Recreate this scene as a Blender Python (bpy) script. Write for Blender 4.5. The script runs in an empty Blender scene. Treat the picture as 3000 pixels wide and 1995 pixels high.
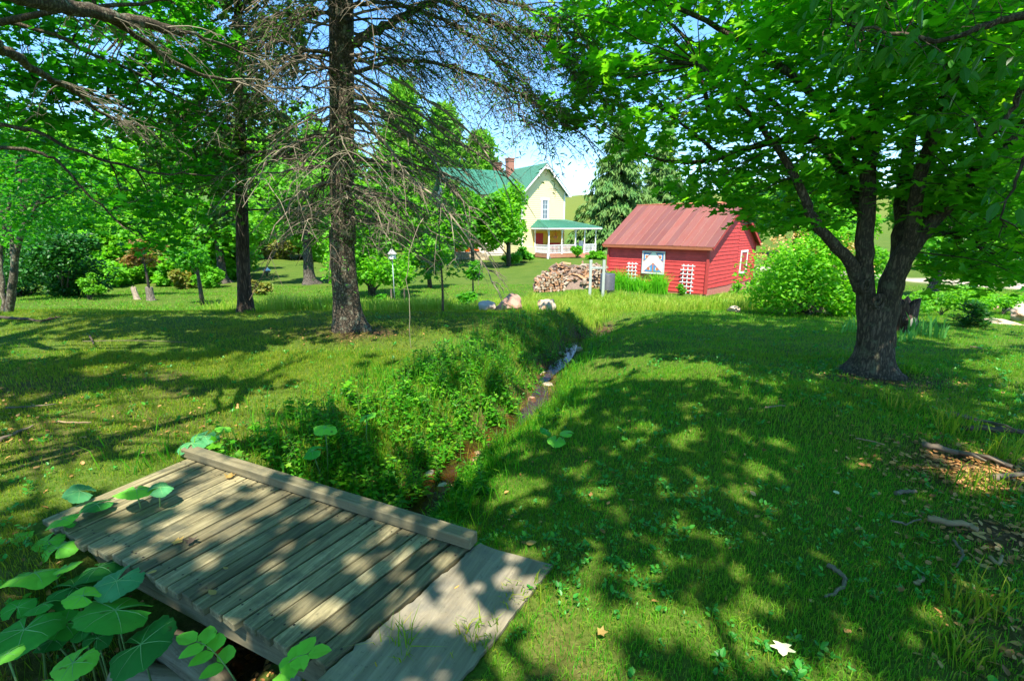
import bpy, math, random
import numpy as np
from mathutils import Vector, Matrix
rng = np.random.default_rng(11)
random.seed(11)
scene = bpy.context.scene
COL = scene.collection
F = 1400.0
TILT = math.radians(13.5)
CAMZ = 1.6
R = math.radians
# ------------------------------------------------------------------ camera
cam_d = bpy.data.cameras.new("camera")
cam = bpy.data.objects.new("camera", cam_d)
COL.objects.link(cam)
cam.location = (0, 0, CAMZ)
cam.rotation_euler = (R(90) - TILT, 0, 0)
cam_d.sensor_width = 36.0
cam_d.lens = 36.0 * F / 3000.0
cam_d.clip_start = 0.05
cam_d.clip_end = 3000
scene.camera = cam
# ------------------------------------------------------------------ light
SUN_EL, SUN_AZ = R(62), (0.0, -1.0)
w = bpy.data.worlds.new("World")
scene.world = w
w.use_nodes = True
nt = w.node_tree
bg = nt.nodes["Background"]
sky = nt.nodes.new("ShaderNodeTexSky")
sky.sky_type = 'NISHITA'
sky.sun_disc = False
sky.sun_elevation = SUN_EL
sky.sun_rotation = math.atan2(SUN_AZ[0], SUN_AZ[1])
sky.altitude = 2000
sky.air_density = 1.0
sky.dust_density = 0.0
sky.ozone_density = 3.0
gm = nt.nodes.new("ShaderNodeGamma"); gm.inputs[1].default_value = 0.72
hs_ = nt.nodes.new("ShaderNodeHueSaturation"); hs_.inputs["Saturation"].default_value = 1.4
nt.links.new(sky.outputs[0], gm.inputs[0]); nt.links.new(gm.outputs[0], hs_.inputs["Color"]); nt.links.new(hs_.outputs[0], bg.inputs[0])
bg.inputs[1].default_value = 0.148
sd = bpy.data.lights.new("sun", 'SUN')
sd.energy = 2.9
sd.angle = R(0.53)
sd.color = (1.0, 0.93, 0.8)
sun = bpy.data.objects.new("sun", sd)
COL.objects.link(sun)
ln = math.hypot(*SUN_AZ)
sv = Vector((SUN_AZ[0] / ln * math.cos(SUN_EL), SUN_AZ[1] / ln * math.cos(SUN_EL), math.sin(SUN_EL)))
sun.rotation_euler = sv.to_track_quat('Z', 'Y').to_euler()
sun.location = sv * 60
scene.view_settings.view_transform = 'Standard'
scene.view_settings.look = 'None'
scene.view_settings.exposure = 2.13
scene.view_settings.gamma = 1.0
scene.render.engine = 'CYCLES'
cy = scene.cycles
cy.max_bounces = 10
cy.diffuse_bounces = 8
cy.glossy_bounces = 2
cy.transmission_bounces = 6
cy.caustics_reflective = False
cy.caustics_refractive = False
cy.use_denoising = True

# ------------------------------------------------------------------ view helpers (used to measure where things stand)
def ray(px, py):
    u = (px - 1500) / F
    v = (py - 997.5) / F
    return np.array([u, math.cos(TILT) - v * math.sin(TILT), -(math.sin(TILT) + v * math.cos(TILT))])
def at_y(px, py, Y):
    r = ray(px, py)
    return np.array([0, 0, CAMZ]) + r * (Y / r[1])
def at_z(px, py, z):
    r = ray(px, py)
    return np.array([0, 0, CAMZ]) + r * ((z - CAMZ) / r[2])
def proj(P):
    P = np.asarray(P, float)
    x, y, z = P[..., 0], P[..., 1], P[..., 2] - CAMZ
    f = y * math.cos(TILT) - z * math.sin(TILT)
    d = y * math.sin(TILT) + z * math.cos(TILT)
    f = np.where(f < 0.05, 0.05, f)
    return 1500 + F * x / f, 997.5 - F * d / f

# ------------------------------------------------------------------ terrain
def sstep(a, b, x):
    t = np.clip((x - a) / (b - a), 0, 1)
    return t * t * (3 - 2 * t)
_ng = np.random.default_rng(5).random((64, 64))
def vnoise(x, y):
    xi = np.floor(x).astype(int); yi = np.floor(y).astype(int)
    fx = x - xi; fy = y - yi
    fx = fx * fx * (3 - 2 * fx); fy = fy * fy * (3 - 2 * fy)
    g = lambda i, j: _ng[i % 64, j % 64]
    return (g(xi, yi) * (1 - fx) * (1 - fy) + g(xi + 1, yi) * fx * (1 - fy) + g(xi, yi + 1) * (1 - fx) * fy + g(xi + 1, yi + 1) * fx * fy) * 2 - 1
DL = np.array([(-3.6, -3.0), (-2.35, 0.4), (-1.9, 1.4), (-1.46, 2.29), (-0.73, 3.65), (-0.1, 5.0), (0.42, 6.15), (0.83, 7.65), (1.4, 9.4), (2.1, 10.8), (2.4, 12.5), (2.0, 15.0), (0.0, 17.5)])
_dr = []
for i in range(len(DL) - 1):            # smooth the line (Catmull-Rom)
    p0 = DL[max(i - 1, 0)]; p1 = DL[i]; p2 = DL[i + 1]; p3 = DL[min(i + 2, len(DL) - 1)]
    for t in np.linspace(0, 1, 5)[:-1]:
        _dr.append(0.5 * ((2 * p1) + (-p0 + p2) * t + (2 * p0 - 5 * p1 + 4 * p2 - p3) * t * t + (-p0 + 3 * p1 - 3 * p2 + p3) * t ** 3))
_dr.append(DL[-1])
DLS = np.array(_dr)
DLS[:, 0] += 0.09 * np.sin(DLS[:, 1] * 2.6) * (DLS[:, 1] > 3.0)
def ditch_sd(x, y):
    best = np.full(x.shape, 1e9); sgn = np.zeros(x.shape); cyy = np.zeros(x.shape)
    for a, b in zip(DLS[:-1], DLS[1:]):
        d = b - a; L2 = d @ d
        t = np.clip(((x - a[0]) * d[0] + (y - a[1]) * d[1]) / L2, 0, 1)
        qx = a[0] + t * d[0]; qy = a[1] + t * d[1]
        dd = np.hypot(x - qx, y - qy)
        m = dd < best
        best = np.where(m, dd, best)
        s = np.sign((x - a[0]) * d[1] - (y - a[1]) * d[0])
        sgn = np.where(m, s, sgn); cyy = np.where(m, qy, cyy)
    return best * sgn, cyy
def base_h(x, y):
    zl = np.interp(y, [-200, 2, 8.0, 9.2, 10.5, 12, 14.5, 18, 24, 60], [0, 0, 0.02, -.05, -.26, -.6, -1.05, -1.4, -1.6, -1.6])
    zr = np.interp(y, [-200, 3.5, 6, 9, 12, 16, 20, 24, 60], [0, 0, -.05, -.27, -.6, -1.02, -1.38, -1.55, -1.6])
    wl = sstep(2.6, 0.4, x - 0.05 * np.maximum(y - 8, 0))
    z = zl * wl + zr * (1 - wl)
    # low rounded swell on the right lawn
    z = z + 0.13 * np.exp(-((x - 2.3) / 1.1) ** 2 - ((y - 5.0) / 2.2) ** 2)
    far = np.hypot(x, y)
    z = z + 12.5 * sstep(62, 170, y + 0.25 * np.abs(x + 10)) + 3.0 * sstep(60, 200, np.abs(x + 5))
    z = z + 1.0 * vnoise(x / 37, y / 37) * sstep(40, 90, far)
    z = z + 0.14 * vnoise(x / 6.3 + 9, y / 6.3) * sstep(10, 22, far)
    return z
def H(x, y):
    x = np.asarray(x, float); y = np.asarray(y, float)
    z = base_h(x, y)
    z = z - 0.055 * np.exp(-(np.hypot(x + 1.45, y - 2.3) / 2.2) ** 2)
    z = z + 0.028 * vnoise(x / 0.9, y / 0.9) + 0.012 * vnoise(x / 0.31 + 7, y / 0.31)
    s, cy_ = ditch_sd(x, y)
    dep = np.interp(cy_, [-3, 0, 2, 6, 9, 11, 13, 17], [.62, .66, .68, .62, .52, .42, .28, .12])
    wj = 1 + 0.25 * vnoise(x / 0.7 + 3, y / 0.7 + 5)
    fl = sstep(0.0, 1.0, np.clip((-s - 0.13) / (0.85 * wj), 0, 1) ** 0.75)
    fr = np.clip((s - 0.16) / (1.75 * wj), 0, 1)
    fr = 1 - (1 - fr) ** 1.9
    f = np.where(s < 0, fl, fr)
    return z - dep * (1 - f)
def h1(x, y):
    return float(H(np.array([x]), np.array([y]))[0])
def on_ground(px, py, tmax=260):
    r = ray(px, py)
    ts = np.concatenate([np.linspace(0.6, 40, 1600), np.linspace(40.2, tmax, 1200)])
    X = r[0] * ts; Y = r[1] * ts; Z = CAMZ + r[2] * ts
    d = Z - H(X, Y)
    i = np.argmax(d < 0)
    if d[i] >= 0:
        i = len(ts) - 1
    return np.array([X[i], Y[i], h1(X[i], Y[i])])

# ------------------------------------------------------------------ object helpers
def tag(o, label=None, cat=None, group=None, kind=None):
    if label: o["label"] = label
    if cat: o["category"] = cat
    if group: o["group"] = group
    if kind: o["kind"] = kind
    return o
def empty(name, loc, label, cat, group=None, rz=0.0):
    o = bpy.data.objects.new(name, None)
    COL.objects.link(o)
    o.location = tuple(float(v) for v in loc)
    o.rotation_euler = (0, 0, rz)
    o.empty_display_size = 0.2
    return tag(o, label, cat, group)
def copy_tree(o, parent=None):
    c = o.copy(); COL.objects.link(c); c.parent = parent
    for ch in [k for k in COL.objects if k.parent == o]:
        copy_tree(ch, c)
    return c
class MB:
    """collects pieces of geometry, then links them as one mesh object"""
    def __init__(s):
        s.v = []; s.fl = []; s.fs = []; s.fm = []; s.sm = []; s.n = 0
    def add(s, verts, faces, mi=0, smooth=False):
        verts = np.asarray(verts, float).reshape(-1, 3)
        s.v.append(verts)
        for f in faces:
            s.fs.append(np.array([len(f)])); s.fl.append(np.asarray(f, int) + s.n)
        k = len(faces)
        s.fm.append(np.full(k, mi)); s.sm.append(np.full(k, smooth))
        s.n += len(verts)
    def add_np(s, verts, faces, mi=0, smooth=False):
        """faces: (k, m) int array"""
        verts = np.asarray(verts, float).reshape(-1, 3); faces = np.asarray(faces, int)
        s.v.append(verts); s.fl.append((faces + s.n).ravel()); s.fs.append(np.full(len(faces), faces.shape[1]))
        s.fm.append(np.full(len(faces), mi)); s.sm.append(np.full(len(faces), smooth)); s.n += len(verts)
    def scatter(s, tv, tf, P, Rm, S, mi=0):
        """copies of a template (leaf, blade ...) at P with rotation Rm and scale S"""
        tv = np.asarray(tv, float); N = len(P)
        if N == 0: return
        S = np.asarray(S, float)
        if S.ndim == 1: S = S[:, None]
        V = np.einsum('nij,kj->nki', Rm, tv) * S[:, None, :] if S.shape[1] == 1 else np.einsum('nij,nkj->nki', Rm, tv[None] * S[:, None, :])
        V = V + np.asarray(P)[:, None, :]
        k = len(tv)
        off = (np.arange(N) * k)
        base = s.n
        s.v.append(V.reshape(-1, 3))
        groups = {}
        for f in tf: groups.setdefault(len(f), []).append(f)
        for m, fs in groups.items():
            A = (np.asarray(fs, int)[None] + off[:, None, None]).reshape(-1)
            s.fl.append(A + base); s.fs.append(np.full(N * len(fs), m))
            s.fm.append(np.full(N * len(fs), mi)); s.sm.append(np.full(N * len(fs), False))
        s.n += N * k
    def box(s, c, d, rot=None, mi=0, taper=None):
        hx, hy, hz = d[0] / 2, d[1] / 2, d[2] / 2
        V = np.array([(-hx, -hy, -hz), (hx, -hy, -hz), (hx, hy, -hz), (-hx, hy, -hz), (-hx, -hy, hz), (hx, -hy, hz), (hx, hy, hz), (-hx, hy, hz)])
        if taper: V[4:, :2] *= taper
        if rot is not None: V = V @ np.asarray(rot).T
        s.add(V + np.asarray(c, float), [(3, 2, 1, 0), (4, 5, 6, 7), (0, 1, 5, 4), (1, 2, 6, 5), (2, 3, 7, 6), (3, 0, 4, 7)], mi)
    def bbox(s, c, d, b=0.006, rot=None, mi=0):
        """box with chamfered edges"""
        h = np.array(d) / 2.0
        V = []; idx = {}
        for ax in range(3):
            for sx in (-1, 1):
                for sy in (-1, 1):
                    for sz in (-1, 1):
                        q = np.array([sx, sy, sz]) * (h - b); q[ax] = (sx, sy, sz)[ax] * h[ax]
                        idx[(ax, sx, sy, sz)] = len(V); V.append(q)
        Fc = []
        g = lambda ax, a, b_, c_: idx[(ax, a, b_, c_)]
        for sg in (-1, 1):
            Fc.append([g(0, sg, -1, -1), g(0, sg, 1, -1), g(0, sg, 1, 1), g(0, sg, -1, 1)][::sg])
            Fc.append([g(1, -1, sg, -1), g(1, -1, sg, 1), g(1, 1, sg, 1), g(1, 1, sg, -1)][::sg])
            Fc.append([g(2, -1, -1, sg), g(2, 1, -1, sg), g(2, 1, 1, sg), g(2, -1, 1, sg)][::sg])
        for a in (-1, 1):
            for c_ in (-1, 1):
                for (A, B_, mk) in ((0, 1, lambda t: (a, c_, t)), (0, 2, lambda t: (a, t, c_)), (1, 2, lambda t: (t, a, c_))):
                    q = [g(A, *mk(-1)), g(A, *mk(1)), g(B_, *mk(1)), g(B_, *mk(-1))]
                    n = np.cross(V[q[1]] - V[q[0]], V[q[2]] - V[q[0]])
                    if n @ sum(V[i] for i in q) < 0: q = q[::-1]
                    Fc.append(q)
        for sx in (-1, 1):
            for sy in (-1, 1):
                for sz in (-1, 1):
                    q = [g(0, sx, sy, sz), g(1, sx, sy, sz), g(2, sx, sy, sz)]
                    if sx * sy * sz < 0: q = q[::-1]
                    Fc.append(q)
        V = np.array(V)
        if rot is not None: V = V @ np.asarray(rot).T
        s.add(V + np.asarray(c, float), Fc, mi)
    def tube(s, pts, rad, k=6, mi=0, cap=True, smooth=True, lump=0.0):
        pts = np.asarray(pts, float); n = len(pts)
        rad = np.broadcast_to(np.asarray(rad, float), (n,))
        t = np.gradient(pts, axis=0)
        t /= np.linalg.norm(t, axis=1)[:, None] + 1e-9
        up = np.array([0, 0, 1.0]) if abs(t[0][2]) < 0.8 else np.array([1.0, 0, 0])
        a = np.cross(t[0], up); a /= np.linalg.norm(a)
        V = np.empty((n, k, 3)); an = np.arange(k) * 2 * math.pi / k
        ca, sa = np.cos(an), np.sin(an)
        for i in range(n):
            a = a - (a @ t[i]) * t[i]; a /= np.linalg.norm(a) + 1e-9
            b = np.cross(t[i], a)
            rr = rad[i] * (1 + (lump * rng.uniform(-1, 1, k) if lump else 0))
            V[i] = pts[i] + (ca * rr)[:, None] * a + (sa * rr)[:, None] * b
        i = np.arange(n - 1)[:, None]; j = np.arange(k)[None]
        j2 = (j + 1) % k
        Fq = np.stack([i * k + j, i * k + j2, (i + 1) * k + j2, (i + 1) * k + j], -1).reshape(-1, 4)
        base = s.n
        s.add_np(V.reshape(-1, 3), Fq, mi, smooth)
        if cap:
            s.fl.append(np.arange(k)[::-1] + base); s.fs.append(np.array([k])); s.fm.append(np.array([mi])); s.sm.append(np.array([False]))
            s.fl.append(np.arange(k) + base + (n - 1) * k); s.fs.append(np.array([k])); s.fm.append(np.array([mi])); s.sm.append(np.array([False]))
    def lathe(s, c, prof, k=16, mi=0, smooth=False):
        c = np.asarray(c, float); an = np.arange(k) * 2 * math.pi / k
        V = np.array([[(r * math.cos(a), r * math.sin(a), z) for a in an] for r, z in prof]) + c
        n = len(prof)
        i = np.arange(n - 1)[:, None]; j = np.arange(k)[None]; j2 = (j + 1) % k
        Fq = np.stack([i * k + j, i * k + j2, (i + 1) * k + j2, (i + 1) * k + j], -1).reshape(-1, 4)
        base = s.n
        s.add_np(V.reshape(-1, 3), Fq, mi, smooth)
        s.fl.append(np.arange(k)[::-1] + base); s.fl.append(np.arange(k) + base + (n - 1) * k)
        for _ in range(2):
            s.fs.append(np.array([k])); s.fm.append(np.array([mi])); s.sm.append(np.array([False]))
    def grid(s, V, mi=0, smooth=True):
        n, m = V.shape[:2]
        i = np.arange(n - 1)[:, None]; j = np.arange(m - 1)[None]
        Fq = np.stack([i * m + j, i * m + j + 1, (i + 1) * m + j + 1, (i + 1) * m + j], -1).reshape(-1, 4)
        s.add_np(V.reshape(-1, 3), Fq, mi, smooth)
    def build(s, name, mats, parent=None, world=True, attrs=None):
        me = bpy.data.meshes.new(name)
        V = np.concatenate(s.v); L = np.concatenate(s.fl); S = np.concatenate(s.fs)
        off = np.zeros(3)
        if parent is not None and world:
            off = np.array(parent.location)
            if parent.rotation_euler[2] == 0: V = V - off
            else:
                a = -parent.rotation_euler[2]
                Rz = np.array([(math.cos(a), -math.sin(a), 0), (math.sin(a), math.cos(a), 0), (0, 0, 1)])
                V = (V - off) @ Rz.T
        me.vertices.add(len(V)); me.vertices.foreach_set("co", V.astype(np.float32).ravel())
        me.loops.add(len(L)); me.loops.foreach_set("vertex_index", L.astype(np.int32))
        me.polygons.add(len(S))
        st = np.concatenate([[0], np.cumsum(S)[:-1]])
        me.polygons.foreach_set("loop_start", st.astype(np.int32))
        me.polygons.foreach_set("loop_total", S.astype(np.int32))
        me.polygons.foreach_set("material_index", np.concatenate(s.fm).astype(np.int32))
        me.polygons.foreach_set("use_smooth", np.concatenate(s.sm).astype(bool))
        if attrs:
            for k, a in attrs.items():
                at = me.attributes.new(k, 'FLOAT', 'POINT'); at.data.foreach_set("value", np.asarray(a, np.float32))
        me.update(calc_edges=True)
        me.validate()
        for m in (mats if isinstance(mats, (list, tuple)) else [mats]): me.materials.append(m)
        o = bpy.data.objects.new(name, me)
        COL.objects.link(o)
        if parent is not None: o.parent = parent
        return o
def rots(yaw, pitch, roll):
    cy_, sy_ = np.cos(yaw), np.sin(yaw); cp, sp = np.cos(pitch), np.sin(pitch); cr, sr = np.cos(roll), np.sin(roll)
    z = np.zeros_like(cy_); o = np.ones_like(cy_)
    Rz = np.stack([np.stack([cy_, -sy_, z], -1), np.stack([sy_, cy_, z], -1), np.stack([z, z, o], -1)], -2)
    Rx = np.stack([np.stack([o, z, z], -1), np.stack([z, cp, -sp], -1), np.stack([z, sp, cp], -1)], -2)
    Ry = np.stack([np.stack([cr, z, sr], -1), np.stack([z, o, z], -1), np.stack([-sr, z, cr], -1)], -2)
    return Rz @ Rx @ Ry
def rotz(a):
    return np.array([(math.cos(a), -math.sin(a), 0), (math.sin(a), math.cos(a), 0), (0, 0, 1)])

# ------------------------------------------------------------------ materials
def mat_base(name):
    m = bpy.data.materials.new(name); m.use_nodes = True
    n = m.node_tree; n.nodes.clear()
    return m, n, n.nodes, n.links
def ramp(nd, stops):
    r = nd.new("ShaderNodeValToRGB")
    e = r.color_ramp.elements
    while len(e) < len(stops): e.new(0.5)
    for i, (p, c) in enumerate(stops):
        e[i].position = p; e[i].color = (*c, 1)
    return r
def noise_node(nd, ln_, scale, detail=4, vec=None, rough=0.55):
    t = nd.new("ShaderNodeTexNoise"); t.inputs["Scale"].default_value = scale; t.inputs["Detail"].default_value = detail; t.inputs["Roughness"].default_value = rough
    if vec is not None: ln_.new(vec, t.inputs["Vector"])
    return t
def mix(nd, ln_, fac, a, b, mode='MIX'):
    m = nd.new("ShaderNodeMix"); m.data_type = 'RGBA'; m.blend_type = mode
    for sock, v in ((m.inputs[0], fac), (m.inputs[6], a), (m.inputs[7], b)):
        if hasattr(v, "is_linked") or isinstance(v, bpy.types.NodeSocket): ln_.new(v, sock)
        elif isinstance(v, (int, float)): sock.default_value = v
        else: sock.default_value = (*v, 1)
    return m.outputs[2]
def leaf_mat(name, cols, transl=0.4, rough=0.5, tint=None, patch=None, spec=0.35):
    """leaf colour varies from leaf to leaf and, gently, from bough to bough"""
    m, n, nd, l = mat_base(name)
    LG = (1.65, 1.9, 0.95)
    cols = [tuple(min(0.8, v * k) for v, k in zip(c, LG)) for c in cols]
    if patch: patch = (patch[0], tuple(v * k for v, k in zip(patch[1], LG)), patch[2])
    g = nd.new("ShaderNodeNewGeometry")
    r = ramp(nd, [(i / (len(cols) - 1), c) for i, c in enumerate(cols)])
    l.new(g.outputs["Random Per Island"], r.inputs[0])
    c = r.outputs[0]
    if patch:
        nz = noise_node(nd, l, patch[0], 2, g.outputs["Position"])
        rr = ramp(nd, [(0.38, (0, 0, 0)), (0.62, (1, 1, 1))]); l.new(nz.outputs[0], rr.inputs[0])
        c = mix(nd, l, rr.outputs[0], c, mix(nd, l, patch[2], c, patch[1]))
    p = nd.new("ShaderNodeBsdfPrincipled"); l.new(c, p.inputs["Base Color"])
    p.inputs["Roughness"].default_value = rough; p.inputs["Specular IOR Level"].default_value = spec
    t = nd.new("ShaderNodeBsdfTranslucent")
    tc = mix(nd, l, 0.5, c, mix(nd, l, 1.0, c, tint or (1.9, 1.5, 0.4), 'MULTIPLY'))
    l.new(tc, t.inputs[0])
    s = nd.new("ShaderNodeMixShader"); s.inputs[0].default_value = min(0.62, transl * 1.3)
    l.new(p.outputs[0], s.inputs[1]); l.new(t.outputs[0], s.inputs[2])
    o = nd.new("ShaderNodeOutputMaterial"); l.new(s.outputs[0], o.inputs[0])
    return m
def bark_mat(name, c1, c2, lichen=None, scale=1.0, bump=0.6, stretch=5.0):
    m, n, nd, l = mat_base(name)
    tc = nd.new("ShaderNodeTexCoord"); mp = nd.new("ShaderNodeMapping"); l.new(tc.outputs["Object"], mp.inputs[0])
    mp.inputs["Scale"].default_value = (scale * 14, scale * 14, scale * 14 / stretch)
    v = nd.new("ShaderNodeTexVoronoi"); v.feature = 'DISTANCE_TO_EDGE'; v.inputs["Scale"].default_value = 1.3
    nz0 = noise_node(nd, l, 2.2, 5, mp.outputs[0])
    mv = nd.new("ShaderNodeMixRGB") if False else None
    vm = nd.new("ShaderNodeVectorMath"); vm.operation = 'MULTIPLY_ADD'
    l.new(nz0.outputs["Color"], vm.inputs[0]); vm.inputs[1].default_value = (1.2, 1.2, 1.2); l.new(mp.outputs[0], vm.inputs[2])
    l.new(vm.outputs[0], v.inputs["Vector"])
    nz = noise_node(nd, l, 3.0, 6, mp.outputs[0], 0.7)
    rr = ramp(nd, [(0.0, (0, 0, 0)), (0.35, (1, 1, 1))]); l.new(v.outputs["Distance"], rr.inputs[0])
    mx = nd.new("ShaderNodeMath"); mx.operation = 'MULTIPLY'; l.new(rr.outputs[0], mx.inputs[0]); l.new(nz.outputs[0], mx.inputs[1])
    cr = ramp(nd, [(0.12, c1), (0.6, c2)]); l.new(mx.outputs[0], cr.inputs[0])
    c = cr.outputs[0]
    if lichen:
        n2 = noise_node(nd, l, 5.0 * scale, 5, tc.outputs["Object"], 0.7)
        r2 = ramp(nd, [(0.54, (0, 0, 0)), (0.64, (1, 1, 1))]); l.new(n2.outputs[0], r2.inputs[0])
        mm = nd.new("ShaderNodeMath"); mm.operation = 'MULTIPLY'; mm.inputs[1].default_value = 0.75; l.new(r2.outputs[0], mm.inputs[0])
        c = mix(nd, l, mm.outputs[0], c, lichen)
    p = nd.new("ShaderNodeBsdfPrincipled"); l.new(c, p.inputs["Base Color"]); p.inputs["Roughness"].default_value = 0.9
    p.inputs["Specular IOR Level"].default_value = 0.2
    b = nd.new("ShaderNodeBump"); b.inputs["Strength"].default_value = bump; b.inputs["Distance"].default_value = 0.025
    l.new(mx.outputs[0], b.inputs["Height"]); l.new(b.outputs[0], p.inputs["Normal"])
    o = nd.new("ShaderNodeOutputMaterial"); l.new(p.outputs[0], o.inputs[0])
    return m
def paint_mat(name, col, var=0.12, rough=0.6, scale=6.0, dirt=None, stretch=(1, 1, 1), bump=0.1, island=0.0, fine=30.0, spec=0.3, metal=0.0):
    """painted / plain surface with uneven tone, optional stains and fine grain"""
    m, n, nd, l = mat_base(name)
    tc = nd.new("ShaderNodeTexCoord"); mp = nd.new("ShaderNodeMapping"); l.new(tc.outputs["Object"], mp.inputs[0]); mp.inputs["Scale"].default_value = stretch
    nz = noise_node(nd, l, scale, 6, mp.outputs[0], 0.65)
    dk = tuple(x * (1 - var) for x in col); lt = tuple(min(1, x * (1 + var)) for x in col)
    r = ramp(nd, [(0.3, dk), (0.7, lt)]); l.new(nz.outputs[0], r.inputs[0])
    c = r.outputs[0]
    if island:
        g = nd.new("ShaderNodeNewGeometry")
        ri = ramp(nd, [(0, (1 - island,) * 3), (1, (1 + island,) * 3)]); l.new(g.outputs["Random Per Island"], ri.inputs[0])
        c = mix(nd, l, 1.0, c, ri.outputs[0], 'MULTIPLY')
    n2 = noise_node(nd, l, fine, 5, mp.outputs[0], 0.7)
    if dirt:
        r2 = ramp(nd, [(dirt[1], (0, 0, 0)), (dirt[1] + 0.12, (1, 1, 1))])
        n3 = noise_node(nd, l, dirt[2], 6, mp.outputs[0], 0.7)
        l.new(n3.outputs[0], r2.inputs[0])
        mm = nd.new("ShaderNodeMath"); mm.operation = 'MULTIPLY'; mm.inputs[1].default_value = dirt[3]; l.new(r2.outputs[0], mm.inputs[0])
        c = mix(nd, l, mm.outputs[0], c, dirt[0])
    p = nd.new("ShaderNodeBsdfPrincipled"); l.new(c, p.inputs["Base Color"]); p.inputs["Roughness"].default_value = rough
    p.inputs["Specular IOR Level"].default_value = spec; p.inputs["Metallic"].default_value = metal
    if bump:
        b = nd.new("ShaderNodeBump"); b.inputs["Strength"].default_value = bump; b.inputs["Distance"].default_value = 0.01
        l.new(n2.outputs[0], b.inputs["Height"]); l.new(b.outputs[0], p.inputs["Normal"])
    o = nd.new("ShaderNodeOutputMaterial"); l.new(p.outputs[0], o.inputs[0])
    return m
# ================================================================== GROUND
def graded(lo, hi, f0, f1, step, g):
    a = list(np.arange(f0, f1 + 1e-6, step))
    s = step; x = a[-1]
    while x < hi:
        s = min(s * g, 14); x += s; a.append(x)
    s = step; x = a[0]; b = []
    while x > lo:
        s = min(s * g, 14); x -= s; b.append(x)
    return np.array(b[::-1] + a)
gx = graded(-330, 330, -5.2, 5.2, 0.085, 1.06)
gy = graded(-60, 420, 0.4, 11.0, 0.085, 1.05)
GX, GY = np.meshgrid(gx, gy)
GZ = H(GX.ravel(), GY.ravel()).reshape(GX.shape)
V = np.stack([GX, GY, GZ], -1)
gs, gcy = ditch_sd(GX.ravel(), GY.ravel())
x_, y_ = GX.ravel(), GY.ravel()
def blob(cx, cy_, rx, ry, x=None, y=None):
    return np.exp(-(((x - cx) / rx) ** 2 + ((y - cy_) / ry) ** 2))
def dirt_field(x, y):
    s, c = ditch_sd(x, y)
    d = 0.8 * np.where(s < 0, sstep(0.5, 0.2, np.abs(s)), sstep(0.34, 0.18, np.abs(s))) * (y < 13)
    d = np.maximum(d, 1.1 * blob(3.1, 2.85, 0.55, 0.34, x, y))
    d = np.maximum(d, 0.95 * blob(2.5, 2.15, 0.42, 0.26, x, y))
    d = np.maximum(d, 0.7 * blob(2.1, 1.5, 0.4, 0.3, x, y))
    d = np.maximum(d, 0.9 * blob(-2.5, 7.1, 0.9, 0.5, x, y))
    d = np.maximum(d, 0.8 * blob(4.05, 4.9, 0.8, 0.45, x, y))
    d = np.maximum(d, 0.75 * blob(-5.2, 4.6, 1.6, 0.7, x, y))
    d = np.maximum(d, 0.55 * blob(-4.0, 3.5, 1.6, 0.6, x, y))
    d = np.maximum(d, 0.9 * blob(-2.3, 1.1, 0.9, 0.8, x, y))
    d = np.maximum(d, 0.35 * blob(0.15, 1.5, 0.4, 0.5, x, y))
    n = vnoise(x / 0.45 + 3.3, y / 0.45 + 8.1) + 0.6 * vnoise(x / 0.17, y / 0.17 + 2)
    return np.clip(d + 0.28 * n * (d > 0.08), 0, 1)
def meadow_field(x, y):
    lo = np.interp(x, [-9, -3, 0, 1.5, 2.6, 6, 12], [11.2, 10.6, 11.2, 11.2, 13.2, 13.8, 14.0])
    hi = np.interp(x, [-9, -3, 1, 4, 6, 12], [17.5, 17.2, 18.8, 18.2, 16.8, 15.0])
    n = 0.6 * vnoise(x / 1.3, y / 1.3) + 0.3 * vnoise(x / 0.4, y / 0.4)
    return sstep(-0.5, 0.6, y - lo + n) * sstep(-0.5, 0.6, hi - y + n) * sstep(-0.66, -0.52, x / np.maximum(y, 1) + 0.03 * n) * sstep(12.5, 10.5, x + n)
def drive_field(x, y):
    yc = np.interp(x, [14, 19, 24.5, 27, 32, 60], [46, 38, 30.0, 25.5, 21.0, 10.0])
    return sstep(2.3, 1.5, np.abs(y - yc) * 0.75 + 0.5 * vnoise(x / 1.5, y / 1.5)) * sstep(12, 16, x) * (x < 80)
dirt = dirt_field(x_, y_)
bed = sstep(0.26, 0.10, np.abs(gs)) * (y_ < 12)
mead = np.maximum(meadow_field(x_, y_), 0.85 * sstep(70, 100, y_))
drv = drive_field(x_, y_)
m, n, nd, l = mat_base("ground_soil_and_turf")
def attr(name):
    a = nd.new("ShaderNodeAttribute"); a.attribute_name = name; return a.outputs["Fac"]
g = nd.new("ShaderNodeNewGeometry"); P_ = g.outputs["Position"]
n1 = noise_node(nd, l, 0.9, 6, P_, 0.65); n2 = noise_node(nd, l, 14, 6, P_, 0.75); n3 = noise_node(nd, l, 60, 4, P_, 0.7)
c1 = ramp(nd, [(0.3, (0.03, 0.075, 0.008)), (0.5, (0.07, 0.125, 0.015)), (0.7, (0.13, 0.14, 0.03))]); l.new(n1.outputs[0], c1.inputs[0])
c2 = ramp(nd, [(0.3, (0.03, 0.06, 0.008)), (0.55, (0.085, 0.14, 0.018)), (0.75, (0.17, 0.15, 0.05))]); l.new(n2.outputs[0], c2.inputs[0])
c = mix(nd, l, 0.55, c1.outputs[0], c2.outputs[0])
fr = ramp(nd, [(0.3, (0.65,) * 3), (0.7, (1.3,) * 3)]); l.new(n3.outputs[0], fr.inputs[0])
c = mix(nd, l, 1.0, c, fr.outputs[0], 'MULTIPLY')
cm = ramp(nd, [(0.3, (0.08, 0.13, 0.015)), (0.6, (0.15, 0.17, 0.035)), (0.75, (0.22, 0.18, 0.08))]); l.new(n2.outputs[0], cm.inputs[0])
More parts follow.
